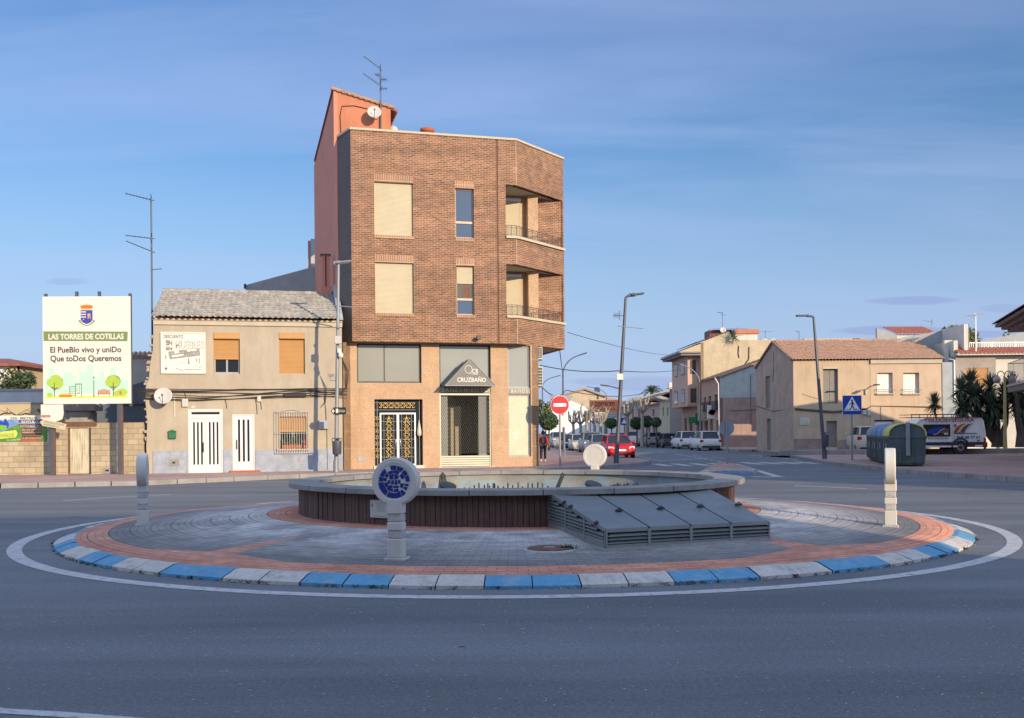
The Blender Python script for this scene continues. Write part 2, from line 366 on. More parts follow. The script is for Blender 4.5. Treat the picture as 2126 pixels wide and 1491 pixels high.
# ---------------------------------------------------------------- palette
mat('asphalt', (.130, .137, .145), .82, .10, .25, .30, 90, .55, 130, spec=.35, stain=(.160, .165, .170), stain_amt=.5, stain_scale=.22, bdist=.006)
mat('asphalt_dark', (.085, .085, .095), .85, .18, 1.2, .3, 90, .4, 130, spec=.3, bdist=.006)
mat('road_paint', (.46, .45, .43), .7, .10, 2, .16, 70, stain=(.15, .15, .16), stain_amt=.75, stain_scale=9)
mat('rim_stone', (.235, .22, .205), .85, .12, 2.5, .12, 50, .2, 60, stain=(.13, .125, .12), stain_amt=.6, stain_scale=2)
mat('concrete', (.30, .28, .255), .85, .12, 2.5, .1, 50, .2, 60, stain=(.16, .15, .14), stain_amt=.5, stain_scale=2)
mat('kerb_stone', (.27, .25, .235), .85, .15, 1.5, .15, 40, .2, 50, stain=(.12, .11, .1), stain_amt=.5)
mat('kerb_white', (.48, .45, .40), .8, .10, 3, .15, 50, .2, 50, stain=(.24, .22, .20), stain_amt=.7, stain_scale=7)
mat('kerb_blue', (.085, .26, .40), .75, .12, 3, .15, 50, .2, 50, stain=(.24, .31, .35), stain_amt=.75, stain_scale=7)
mat('joint', (.07, .065, .065), .9)
brickmat('paving_pink', (.40, .25, .20), (.35, .22, .18), (.2, .14, .12), .30, .30, .006, plane='xy', bump=.15, off=0.0, var=.18, vscale=.35)
brickmat('island_side', (.27, .12, .08), (.22, .10, .07), (.10, .06, .05), .2, .1, .005, plane='xy', bump=.15)
mat('white_plaster', (.52, .49, .43), .75, .05, 2, .04, 60, .1, 80, stain=(.55, .5, .45), stain_amt=.5, stain_scale=5)
mat('old_mortar', (.40, .38, .36), .9, .15, 12, .15, 60, .5, 60)
mat('emblem_blue', (.012, .022, .17), .45, .15, 20)
mat('wood_plank', (.10, .054, .040), .8, .25, 1.5, .25, 20, .3, 30, stretch=(9, 9, .6))
mat('wood_gap', (.015, .012, .012), .9)
mat('basin_paint', (.20, .205, .19), .8, .25, 1.6, .15, 30, .1, 40, stain=(.17, .29, .36), stain_amt=.85, stain_scale=2.2, stretch=(1, 1, 2.5))
mat('grey_steel', (.20, .205, .20), .5, .10, 2, .06, 40, metal=.25, stain=(.25, .25, .25), stain_amt=.4, stain_scale=2)
mat('louvre_dark', (.03, .03, .035), .8)
mat('dark_metal', (.045, .05, .055), .5, .15, 3, metal=.3)
mat('pole_grey', (.24, .25, .26), .5, .08, 2, metal=.35)
mat('pole_dark', (.085, .095, .11), .5, .08, 2, metal=.3)
mat('rust', (.15, .075, .05), .85, .25, 8, .2, 40, .3, 40)
mat('leaf', (.045, .085, .02), .6, .35, 3); mat('leaf_dark', (.02, .045, .018), .6, .3, 3); mat('leaf_yellow', (.15, .15, .025), .6, .3, 3); mat('leaf_grey', (.06, .085, .05), .6, .3, 3)
mat('bark', (.10, .085, .07), .9, .2, 6, .2, 30, .4, 20); mat('bark_pale', (.30, .26, .20), .9, .2, 6, .15, 30, .3, 20)
mat('white_paint', (.78, .76, .72), .5, .04, 2); mat('black', (.012, .012, .014), .5, .1, 3); mat('rubber', (.02, .02, .021), .8)
mat('white_sheet', (.82, .80, .75), .6, .03, 2); mat('off_white', (.6, .58, .52), .7, .06, 3)
mat('glass_dark', (.02, .025, .032), .08, .1, 1, spec=.4); mat('glass_shop', (.27, .28, .25), .12, .06, .5, spec=.7)
mat('red_sign', (.48, .02, .025), .4, .04, 3); mat('blue_sign', (.012, .05, .30), .4, .04, 3); mat('sign_grey', (.22, .24, .27), .55, .08, 5, metal=.3)
mat('gold', (.62, .44, .16), .35, .08, 5, metal=.7)
mat('cable', (.022, .02, .02), .7); mat('steel_bright', (.5, .5, .5), .35, .05, 3, metal=.8)

# ---------------------------------------------------------------- ground
def asphalt_mat():
    m = MATS['asphalt']; t = m.node_tree; b = t.nodes['Principled BSDF']; co = t.nodes['Texture Coordinate'].outputs['Object']; L = t.links.new
    src = b.inputs['Base Color'].links[0].from_socket
    def nz(sc, st, det=3, r=.6):
        mp_ = N(t, 'ShaderNodeMapping'); mp_.inputs['Scale'].default_value = st; mp_.inputs['Rotation'].default_value = (0, 0, .06); L(co, mp_.inputs[0]); n = N(t, 'ShaderNodeTexNoise'); n.inputs['Scale'].default_value = sc; n.inputs['Detail'].default_value = det; n.inputs['Roughness'].default_value = r; L(mp_.outputs[0], n.inputs['Vector']); return n.outputs[0]
    def mr(v, f0, f1, a, c):
        n = N(t, 'ShaderNodeMapRange'); L(v, n.inputs[0]); n.inputs[1].default_value = f0; n.inputs[2].default_value = f1; n.inputs[3].default_value = a; n.inputs[4].default_value = c; return n.outputs[0]
    def mul(c, f):
        n = N(t, 'ShaderNodeMix', data_type='RGBA', blend_type='MULTIPLY'); n.inputs['Factor'].default_value = 1; L(c, n.inputs[6]); L(f, n.inputs[7]); return n.outputs[2]
    out = mul(src, mr(nz(1.0, (.10, .9, 1), 5), .35, .65, .80, 1.16))          # bands worn by wheels
    out = mul(out, mr(nz(30, (1, 1, 1), 4, .8), .3, .7, .66, 1.38))
    v = N(t, 'ShaderNodeTexVoronoi'); v.inputs['Scale'].default_value = 26; L(co, v.inputs['Vector'])
    out = mul(out, mr(v.outputs['Distance'], .05, .13, 1.75, 1.0))            # pale stones in the tar
    v2 = N(t, 'ShaderNodeTexVoronoi'); v2.inputs['Scale'].default_value = 13; L(co, v2.inputs['Vector'])
    out = mul(out, mr(v2.outputs['Distance'], .04, .10, .55, 1.0))
    L(out, b.inputs['Base Color'])
asphalt_mat()
CI = Vector((0.02, 17.75, 0)); RK = 7.36
g = MB().use('asphalt')
def grid(mb, x0, x1, y0, y1, z=0):
    mb.quad((x0, y0, z), (x1, y0, z), (x1, y1, z), (x0, y1, z))
grid(g, -2500, 2500, -2500, 4000); struct('ground', g)
def island_mat():
    m = bpy.data.materials.new('island_paving'); m.use_nodes = True; MATS['island_paving'] = m; t = m.node_tree; b = t.nodes['Principled BSDF']; b.inputs['Roughness'].default_value = .85
    L = t.links.new
    co = N(t, 'ShaderNodeTexCoord'); s = N(t, 'ShaderNodeSeparateXYZ'); L(co.outputs['Object'], s.inputs[0])
    def M_(op, a, bb=None, cc=None):
        n = N(t, 'ShaderNodeMath', operation=op)
        for i, v in enumerate((a, bb, cc)):
            if v is None: continue
            if isinstance(v, (int, float)): n.inputs[i].default_value = v
            else: L(v, n.inputs[i])
        return n.outputs[0]
    x, y = s.outputs[0], s.outputs[1]
    r = M_('SQRT', M_('ADD', M_('MULTIPLY', x, x), M_('MULTIPLY', y, y)))
    th = M_('ARCTAN2', M_('ABSOLUTE', x), M_('ABSOLUTE', y))                 # 0 at the y axis, 90 deg at the x axis: same in each quarter
    # red wedges: centre 35.5 degrees from the y axis, widening outward
    dth = M_('ABSOLUTE', M_('SUBTRACT', th, R(34.8)))
    wid = M_('MULTIPLY', M_('SUBTRACT', r, 5.0), 0.030); wedge = M_('LESS_THAN', dth, wid)
    flare = M_('LESS_THAN', M_('ADD', dth, M_('MULTIPLY', M_('SUBTRACT', 6.65, r), .62)), .22); 
    outer = M_('GREATER_THAN', r, 6.62); inner = M_('LESS_THAN', r, 4.22)
    red = M_('MAXIMUM', M_('MAXIMUM', outer, inner), M_('MAXIMUM', wedge, flare))
    c = N(t, 'ShaderNodeCombineXYZ'); L(M_('MULTIPLY', M_('ARCTAN2', y, x), 6.0), c.inputs[0]); L(r, c.inputs[1])
    br = N(t, 'ShaderNodeTexBrick'); L(c.outputs[0], br.inputs['Vector']); br.inputs['Scale'].default_value = 1
    br.inputs['Brick Width'].default_value = .2; br.inputs['Row Height'].default_value = .1; br.inputs['Mortar Size'].default_value = .0045; br.inputs['Mortar Smooth'].default_value = .2
    br.inputs['Color1'].default_value = (1.12, 1.1, 1.08, 1); br.inputs['Color2'].default_value = (.88, .88, .9, 1); br.inputs['Mortar'].default_value = (.45, .45, .45, 1)
    def nz(sc, d=5):
        n = N(t, 'ShaderNodeTexNoise'); n.inputs['Scale'].default_value = sc; n.inputs['Detail'].default_value = d; n.inputs['Roughness'].default_value = .6; L(co.outputs['Object'], n.inputs['Vector']); return n.outputs[0]
    def rmp(v, f0, f1, a, bb):
        n = N(t, 'ShaderNodeMapRange'); L(v, n.inputs[0]); n.inputs[1].default_value = f0; n.inputs[2].default_value = f1; n.inputs[3].default_value = a; n.inputs[4].default_value = bb; return n.outputs[0]
    def mix(f, a, bb, bt='MIX'):
        n = N(t, 'ShaderNodeMix', data_type='RGBA', blend_type=bt)
        for i, v in ((0, f), (6, a), (7, bb)):
            if isinstance(v, (int, float)): n.inputs[i].default_value = v
            elif isinstance(v, tuple): n.inputs[i].default_value = (*v, 1)
            else: L(v, n.inputs[i])
        return n.outputs[2]
    # lime dust washed out of the basin lies pale on the grey setts near it
    dust = M_('MULTIPLY', rmp(M_('ADD', nz(.55), M_('MULTIPLY', nz(3.0), .25)), .40, .64, 0, 1), rmp(r, 4.9, 6.4, 1.0, .05))
    grey = mix(M_('MULTIPLY', dust, .8), (.155, .148, .14), (.54, .51, .47))
    redc = mix(rmp(nz(1.3), .3, .7, 0, 1), (.46, .195, .125), (.54, .26, .175))
    col = mix(red, grey, redc); col = mix(1.0, col, br.outputs['Color'], 'MULTIPLY')
    lines = M_('LESS_THAN', M_('FRACT', M_('DIVIDE', r, .3)), .055); col = mix(M_('MULTIPLY', lines, .55), col, (.05, .045, .045))
    col = mix(1.0, col, rmp(nz(2.2, 8), .3, .7, .82, 1.18), 'MULTIPLY')
    L(col, b.inputs['Base Color'])
    bn = N(t, 'ShaderNodeBump'); bn.invert = True; bn.inputs['Strength'].default_value = .5; bn.inputs['Distance'].default_value = .008; L(M_('ADD', br.outputs['Fac'], M_('MULTIPLY', lines, 1.5)), bn.inputs['Height']); L(bn.outputs[0], b.inputs['Normal'])
island_mat()
def isl_z(r): return .11 + (.30 - .11) * max(0, min(1, (7.08 - r) / 2.9))
i_ = MB().use('island_paving').lathe([(7.10, .0)] + [(r, isl_z(r)) for r in (7.08, 6.6, 6.0, 5.4, 4.8, 4.18, 3.6)], 144, smooth=True)
o = i_.build('roundabout_island', loc=CI); tag(o, kind='structure')
k = MB(); NB = 92; A0 = R(-90 + 1.4)
for i in range(NB):
    seg = (i // 2) % 2; da = 2 * PI / NB; a0 = A0 - da + i * da
    gap = .0007 if i % 2 else .0011; jo = random.uniform(-.004, .004); jz = random.uniform(-.004, .004)
    k.use('kerb_blue' if seg == 0 else 'kerb_white')
    prof = [(RK + jo, -.02), (RK + jo, .035 + jz), (RK - .05 + jo, .052 + jz), (7.15 + jo, .108 + jz), (7.06, .110 + jz), (7.06, .02)]
    k.lathe(prof, 3, a0 + gap, a0 + da - gap, smooth=False)
k.use('joint').lathe([(RK - .012, -.02), (RK - .012, .02), (7.07, .10), (7.06, .10)], 144)
o = k.build('island_kerb', loc=CI); tag(o, kind='structure')
def strip(mb, pts, w, z=.004):
    pts = [Vector((p[0], p[1], 0)) for p in pts]
    L_, R_ = [], []
    for i, p in enumerate(pts):
        t = (pts[min(i + 1, len(pts) - 1)] - pts[max(i - 1, 0)]).normalized(); n = Vector((-t.y, t.x, 0)) * w / 2
        L_.append(p + n); R_.append(p - n)
    for i in range(len(pts) - 1): mb.quad((R_[i].x, R_[i].y, z), (R_[i + 1].x, R_[i + 1].y, z), (L_[i + 1].x, L_[i + 1].y, z), (L_[i].x, L_[i].y, z))
    return mb
m = MB().use('road_paint').lathe([(7.77, .004), (7.97, .004)], 144, c=(CI.x, CI.y))
strip(m, [gp(-60, 1466), gp(0, 1477), gp(120, 1484), gp(300, 1498)], .10)
strip(m, [gp(130, 1040), gp(250, 1032), gp(355, 1027)], .12)
def dashes(a, b, w, on, off):
    a, b = Vector(a), Vector(b); L_ = (b - a).length; d = (b - a) / L_; t = 0
    while t < L_: strip(m, [a + d * t, a + d * min(t + on, L_)], w); t += on + off
# crossing bars
for q in range(13):
    if q in (4,): continue
    x0 = 7.15 + q * .93; yy = 47.6 + (q > 4) * .9 + q * .06
    m.quad((x0, yy, .004), (x0 + .5, yy, .004), (x0 + .32, yy + 3.4, .004), (x0 - .18, yy + 3.4, .004))
strip(m, [gp(1523, 963), gp(1622, 992)], .3); strip(m, [gp(1560, 989.5), gp(1626, 991.5)], .3); strip(m, [gp(1455, 990), gp(1480, 993)], .1)
strip(m, [gp(1372, 957), gp(1470, 951.5)], .25)
dashes(gp(1312, 943.5), gp(1374, 958), .14, .9, .8); dashes(gp(1405, 943), gp(1500, 959), .16, 1.2, 1.0); dashes(gp(1560, 945), gp(1668, 956), .16, 1.2, 1.0)
strip(m, [gp(1345, 934), gp(1405, 938.5)], .14); strip(m, [gp(1650, 1008.5), gp(1800, 1015)], .15)
dashes((12.6, 60), (9.8, 130), .12, 3, 3)
struct('road_markings', m)

def pavement(name, poly, z=.15, kw=.28, mt='paving_pink', kerb='kerb_stone'):
    """paved area with a kerb along its outline"""
    n = len(poly); P = [Vector((p[0], p[1])) for p in poly]
    area = sum(P[i].x * P[(i + 1) % n].y - P[(i + 1) % n].x * P[i].y for i in range(n))
    if area < 0: P.reverse()
    ins = []
    for i in range(n):
        a, b, c = P[i - 1], P[i], P[(i + 1) % n]; d1 = (b - a).normalized(); d2 = (c - b).normalized()
        n1 = Vector((-d1.y, d1.x)); n2 = Vector((-d2.y, d2.x)); bi = (n1 + n2).normalized(); ins.append(b + bi * kw / max(.4, bi.dot(n1)))
    mb = MB().use(mt); mb.add([(p.x, p.y, z) for p in ins], [tuple(range(n))])
    mb.use(kerb)
    for i in range(n):
        j = (i + 1) % n; a, b, c, d = P[i], P[j], ins[j], ins[i]; L_ = (b - a).length; m_ = max(1, int(L_ / 1.0))
        if L_ > 120: m_ = 1
        for q in range(m_):
            s0, s1 = q / m_ + .004, (q + 1) / m_ - .004
            w = [a.lerp(b, s0), a.lerp(b, s1), d.lerp(c, s1), d.lerp(c, s0)]; hz = z + .006 + random.uniform(0, .004)
            mb.prism([(p.x, p.y) for p in w], 0, hz)
    return tag(mb.build(name), kind='structure')
pavement('pavement', [(-60, 18), (-32, 26.5), (-16.2, 32), (-12, 33.2), (-9.8, 35.6), (-7.9, 37.6), (-5.5, 38.9), (-2, 40.2), (1.6, 41.6), (3.4, 43.4), (5.2, 46.2), (6.6, 49.5), (7.25, 53.0), (7.2, 56.2), (6.0, 58.5), (5.55, 62), (5.1, 75), (4.2, 95), (3.2, 118), (-1.5, 230), (-90, 230), (-90, 18)])
pavement('plaza_pavement', [(19.0, 78), (16.2, 57), (15.2, 50.6), (14.7, 46), (14.45, 40), (14.5, 35), (15.3, 30), (17.6, 25), (22, 20), (60, 14), (90, 14), (90, 80), (20.2, 80)], kw=.3)
pavement('pavement', [(17.9, 80), (19.0, 80.0), (60, 81), (60, 260), (10, 260), (14.2, 160), (17.2, 96)], kw=.2)
# splitter island of the crossing
sp = [(7.35, 37.4), (9.0, 37.6), (9.35, 38.3), (10.35, 47.6), (10.1, 48.3), (9.85, 48.3), (7.3, 39.0), (7.0, 38.0)]
k = MB().use('paving_pink').prism([(p[0] * .94 + .52, p[1] * .985 + .6) for p in sp], 0, .135)
for i in range(len(sp)):
    a, b = Vector(sp[i]), Vector(sp[(i + 1) % len(sp)]); L_ = (b - a).length; q = max(1, int(L_ / .8))
    d = (b - a) / L_; nn = Vector((-d.y, d.x)) * .22
    for j in range(q):
        k.use('kerb_blue' if (i == 0 and 0 < L_) or (i in (3,) and j % 2) else 'kerb_white')
        s0, s1 = a.lerp(b, j / q + .003), a.lerp(b, (j + 1) / q - .003)
        k.add([(s0.x, s0.y, 0), (s1.x, s1.y, 0), (s1.x, s1.y, .08), (s0.x, s0.y, .08), (s1.x + nn.x, s1.y + nn.y, .16), (s0.x + nn.x, s0.y + nn.y, .16), (s1.x + nn.x, s1.y + nn.y, .0), (s0.x + nn.x, s0.y + nn.y, .0)],
              [(0, 1, 2, 3), (3, 2, 4, 5), (5, 4, 6, 7), (0, 3, 5, 7), (1, 6, 4, 2)])
struct('traffic_island', k)
k = MB().use('asphalt_dark')
for i in range(5): pass

# ---------------------------------------------------------------- fountain
F = thing('fountain', 'round dry fountain basin clad in dark brown planks with a grey stone rim', 'fountain', (CI.x + .05, CI.y, 0))
RW = 3.74; k = MB(); npl = 300
for i in range(npl):
    a0, a1 = 2 * PI * i / npl, 2 * PI * (i + 1) / npl; g_ = .0010; rr = RW + random.uniform(-.006, .006)
    k.use('wood_plank').lathe([(rr - .03, .22), (rr, .22), (rr, .745 + random.uniform(-.01, .0)), (rr - .03, .745)], 1, a0 + g_, a1 - g_, smooth=False)
k.use('wood_gap').lathe([(RW - .02, .2), (RW - .02, .745)], 96); k.build('plank_cladding', F)
k = MB().use('concrete').lathe([(RW + .10, .20), (RW + .10, .285), (RW - .01, .29)], 96); k.build('plinth', F)
k = MB().use('concrete'); nr = 24
for i in range(nr):
    a0 = 2 * PI * i / nr + .09; a1 = a0 + 2 * PI / nr; z = random.uniform(-.003, .003)
    k.use('rim_stone').lathe([(3.40, .745 + z), (3.90, .745 + z), (3.905, .75 + z), (3.905, .818 + z), (3.895, .826 + z), (3.41, .826 + z), (3.40, .818 + z), (3.40, .745 + z)], 5, a0 + .0016, a1 - .0016, smooth=False)
k.use('joint').lathe([(3.42, .75), (3.89, .75), (3.89, .815), (3.42, .815)], 96); k.build('rim', F)
k = MB().use('basin_paint').lathe([(3.46, .744), (3.45, .20), (3.3, .16), (.05, .14)], 96); k.build('basin', F)
# pipes, jets and lamps left in the dry basin
for (px, py, w, hh) in ((930, 1014, .20, .0), (985, 1012, .55, 1), (1075, 1012, .55, 1), (1150, 1013, .35, 2), (1232, 1012, .2, 0)):
    Y = 18.6; p = dp(px, py, Y); bx, by = p.x - CI.x - .05, Y - CI.y
    k = MB().use('dark_metal').lathe([(w * .9, .14), (w * .85, .46), (w * .4, .58), (.02, .60)], 20, c=(bx, by))
    if hh == 1:
        for q in range(13): x = bx - w + q * 2 * w / 12; k.tube([(x, by + random.uniform(-.1, .1), .42), (x + random.uniform(-.01, .01), by, .64 + random.uniform(-.04, .06))], .013, 6)
        k.tube([(bx - w, by, .57), (bx + w, by, .57)], .03, 6)
        k.build('jet_row', F)
    elif hh == 2:
        k.tube([(bx + .0, by, .45), (bx + .18, by, .86)], .035, 8); k.build('nozzle', F)
    else:
        k.disc((bx, by - .02, .64), w * .8, (.25, -.35, 1), .05, 20); k.tube([(bx, by, .14), (bx, by, .64)], .03, 8); k.build('basin_lamp', F)
k = MB().use('dark_metal')
for s_ in (-1, 1): k.tube([(-1.45 + s_ * .12, 2.3, .15), (-1.45 + s_ * .04, 2.3, .80)], .02, 6)
k.tube([(-1.45, 2.3, .15), (-1.45, 2.3, .84)], .028, 8); k.build('nozzle', F)
k = MB().use('dark_metal')
for q in range(9): x = 1.75 + q * .06; k.box(x, x + .04, .7, 1.1, .14, .62 + .02 * (q % 3))
k.build('basin_grate', F)
# plaque
a = math.atan2(-3.18, -2.0); 
T = Matrix.Translation((math.cos(a) * 3.755, math.sin(a) * 3.755, 0)) @ Matrix.Rotation(a + PI / 2, 4, 'Z')
k = MB().xf(T).use('off_white').bbox(-.15, .17, -.02, .01, .40, .66, .008)
k.use('grey_steel')
for q in range(6): k.box(-.02, .13, -.024, -.0215, .61 - q * .022, .613 - q * .022)
k.box(-.09, .15, -.024, -.0215, .428, .432); k.use('blue_sign').box(-.115, -.095, -.024, -.0215, .56, .6)
k.build('plaque', F)
# sloping plant hatch with louvred sides
A_, B_, C_, D_ = [Vector(p) for p in ((.55, 14.05, 0), (1.10, 12.0, 0), (3.30, 13.0, 0), (2.86, 14.92, 0))]
A_ = Vector((.50, 14.02, 0))
H = thing('louvred_hatch', 'grey metal hatch with louvred sides sloping down from the fountain wall to the paving', 'hatch')
zt = {0: .76, 1: .44, 2: .43, 3: .745}; zb = {0: .29, 1: .235, 2: .225, 3: .28}
E_ = Vector((2.95, 15.35, 0)); 
k = MB().use('grey_steel')
def lerpv(a, b, t): return a + (b - a) * t
def louvre_side(k, a, b, ta, tb, ba, bb, nx, rows=5):
    d = (b - a).normalized(); n = Vector((d.y, -d.x, 0))
    P = lambda t, z, o=0.0: tuple(lerpv(a, b, t) + n * o + Vector((0, 0, z)))
    zt_ = lambda t: ta + (tb - ta) * t; zb_ = lambda t: ba + (bb - ba) * t
    k.use('louvre_dark').quad(P(0, zb_(0), -.05), P(1, zb_(1), -.05), P(1, zt_(1) - .01, -.05), P(0, zt_(0) - .01, -.05))
    k.use('grey_steel')
    def bar(t0, t1, z00, z01, z10, z11, o0=-.02, o1=.004):   # prism between two heights
        vs = [P(t0, z00, o1), P(t1, z10, o1), P(t1, z11, o1), P(t0, z01, o1), P(t0, z00, o0), P(t1, z10, o0), P(t1, z11, o0), P(t0, z01, o0)]
        k.add(vs, [(0, 1, 2, 3), (7, 6, 5, 4), (0, 4, 5, 1), (3, 2, 6, 7), (0, 3, 7, 4), (1, 5, 6, 2)])
    bar(0, 1, zt_(0) - .028, zt_(0), zt_(1) - .028, zt_(1)); bh = .03 if ta == tb or abs(ta - tb) < .05 else .08
    bar(0, 1, zb_(0) - .03, zb_(0) + bh, zb_(1) - .03, zb_(1) + bh)
    for i in range(nx + 1):
        t = i / nx; h = .02 / (b - a).length; t0, t1 = max(0, t - h), min(1, t + h); bar(t0, t1, zb_(t0), zt_(t0), zb_(t1), zt_(t1), -.02, .010)
    zlo = lambda t: zb_(t) + bh
    for i in range(nx):
        t0, t1 = i / nx, (i + 1) / nx; q = 0; z = lambda t, q: zlo(t) + .012 + q * .043
        while q < 12:
            if z(t0, q) + .03 > zt_(t0) - .03: break
            te = t1
            if z(t1, q) + .03 > zt_(t1) - .03:
                te = t0 + (t1 - t0) * .6
                if z(te, q) + .03 > zt_(te) - .03: te = t0 + (t1 - t0) * .35
            k.add([P(t0, z(t0, q), .012), P(te, z(te, q), .012), P(te, z(te, q) + .028, -.03), P(t0, z(t0, q) + .028, -.03)], [(0, 1, 2, 3)])
            k.add([P(t0, z(t0, q), .012), P(te, z(te, q), .012), P(te, z(te, q) - .006, .0), P(t0, z(t0, q) - .006, .0)], [(0, 3, 2, 1)]); q += 1
k1 = MB(); louvre_side(k1, A_, B_, .76, .44, .29, .235, 3); k1.build('louvre_panel', H)
k1 = MB(); louvre_side(k1, B_, C_, .44, .43, .235, .225, 4); k1.build('louvre_panel', H)
k1 = MB(); louvre_side(k1, C_, E_, .43, .745, .225, .28, 3); k1.build('louvre_panel', H)
for i in range(4):                                           # four lids
    t0, t1 = i / 4 + .006, (i + 1) / 4 - .006
    if i == 0: t0 = 0
    f0, f1 = lerpv(B_, C_, t0), lerpv(B_, C_, t1); b0, b1 = lerpv(A_, E_, t0), lerpv(A_, E_, t1)
    if i in (0, 1, 2, 3): pass
    zf0, zf1 = .44 - .01 * t0, .44 - .01 * t1; zb0 = .76 - .015 * t0; zb1 = .76 - .015 * t1
    vs = [(f0.x, f0.y, zf0), (f1.x, f1.y, zf1), (b1.x, b1.y, zb1), (b0.x, b0.y, zb0)]
    vs2 = [(x, y, z + .018) for x, y, z in vs]
    kk = MB().use('grey_steel').add(vs + vs2, [(3, 2, 1, 0), (4, 5, 6, 7), (0, 1, 5, 4), (1, 2, 6, 5), (2, 3, 7, 6), (3, 0, 4, 7)])
    lid = kk.build('lid', H)
    c = lerpv(lerpv(f0, f1, .9), lerpv(b0, b1, .9), .38); cz = .44 + .32 * .38 + .02
    MB().use('dark_metal').bbox(c.x - .05, c.x + .03, c.y - .02, c.y + .03, cz, cz + .03, .006).tube([(c.x - .06, c.y, cz + .01), (c.x, c.y - .02, cz + .05), (c.x + .05, c.y, cz + .01)], .008, 6).build('handle', lid)
for t in (.30, .42, .85):
    c = lerpv(A_, B_, t); zc = .76 - .32 * t
    MB().use('dark_metal').tube([(c.x - .02, c.y, zc + .01), (c.x + .01, c.y - .03, zc + .04), (c.x + .03, c.y - .02, zc + .015)], .012, 6).bbox(c.x - .03, c.x + .03, c.y - .05, c.y - .02, zc - .01, zc + .03, .004).build('hinge', H)
MB().use('louvre_dark').prism([(p.x, p.y) for p in (A_ + Vector((.08, 0, 0)), B_ + Vector((.06, .08, 0)), C_ + Vector((-.08, .05, 0)), E_ + Vector((-.1, 0, 0)))], .2, .40).build('housing', H)
MB().use('concrete').prism([(p.x, p.y) for p in (A_ + Vector((-.02, 0, 0)), B_ + Vector((-.03, -.03, 0)), C_ + Vector((.03, -.02, 0)), E_ + Vector((.03, 0, 0)))], .1, .226).build('base_slab', H)

# manhole
M0 = thing('manhole_cover', 'round rusty manhole cover in its concrete ring in front of the hatch', 'manhole', (.44, 12.15, isl_z(5.6)))
MB().use('old_mortar').lathe([(.315, -.02), (.315, .003), (.27, .006), (.27, -.02)], 40).build('ring', M0)
MB().use('rust').lathe([(.265, 0), (.265, .02), (.24, .024), (.235, .018), (.12, .018), (.115, .024), (.001, .024)], 40).use('off_white').box(-.06, .06, -.02, .02, .0245, .027).build('cover', M0)
w = MB().use('leaf')
for i in range(70):
    a = random.uniform(0, 2 * PI); l = random.uniform(.04, .1); x, y = .66 + random.gauss(0, .05), 12.12 + random.gauss(0, .03); e = random.uniform(.3, 1.3); wv = .014
    ux, uy = math.cos(a) * math.cos(e), math.sin(a) * math.cos(e); zz_ = isl_z(5.6)
    w.quad((x, y, zz_), (x + ux * l * .5 - uy * wv, y + uy * l * .5 + ux * wv, zz_ + l * .5 * math.sin(e)), (x + ux * l, y + uy * l, zz_ + l * math.sin(e)), (x + ux * l * .5 + uy * wv, y + uy * l * .5 - ux * wv, zz_ + l * .5 * math.sin(e)))
tag(w.build('weed'), 'small green weed growing beside the manhole cover', 'weed')
# weeds and grit along the kerb: nobody could count them
w = MB()
for i in range(420):
    a = random.uniform(PI, 2 * PI); r = RK + .008 + abs(random.gauss(0, .016)); cx_, cy_ = CI.x + r * math.cos(a), CI.y + r * math.sin(a)
    if random.random() < .25:
        w.use('leaf_dark')
        for q in range(8):
            b = random.uniform(0, 2 * PI); l = random.uniform(.02, .06); w.quad((cx_, cy_, 0), (cx_ + math.cos(b) * l * .5, cy_ + math.sin(b) * l * .5 - .006, l * .6), (cx_ + math.cos(b) * l, cy_ + math.sin(b) * l, l * .8), (cx_ + math.cos(b) * l * .5, cy_ + math.sin(b) * l * .5 + .006, l * .5))
    else:
        w.use('joint' if random.random() < .6 else 'old_mortar'); s_ = random.uniform(.004, .011); w.bbox(cx_ - s_, cx_ + s_, cy_ - s_, cy_ + s_, 0, s_, s_ * .4)
tag(w.build('kerb_weeds'), 'small dark weeds and grit along the foot of the painted kerb', 'weeds', kind='stuff')
w = MB()
for i in range(900):
    Y = random.uniform(4.8, 9.6); x = random.uniform(-1, 1) * Y * .55; s_ = random.uniform(.003, .008)
    w.use('old_mortar' if random.random() < .45 else 'kerb_white').bbox(x - s_, x + s_, Y - s_ * .7, Y + s_ * .7, 0, s_ * .6, s_ * .3)
tag(w.build('road_grit'), 'pale grit scattered over the asphalt of the near lane', 'grit', kind='stuff')
mat('dry_leaf', (.35, .2, .07), .7)
p = gp(958, 1343); w = MB().use('dry_leaf').add([(p.x - .03, p.y, .004), (p.x, p.y - .02, .012), (p.x + .04, p.y + .01, .006), (p.x, p.y + .02, .01)], [(0, 1, 2, 3)])
tag(w.build('dry_leaf'), 'single dry leaf lying on the near asphalt', 'leaf')

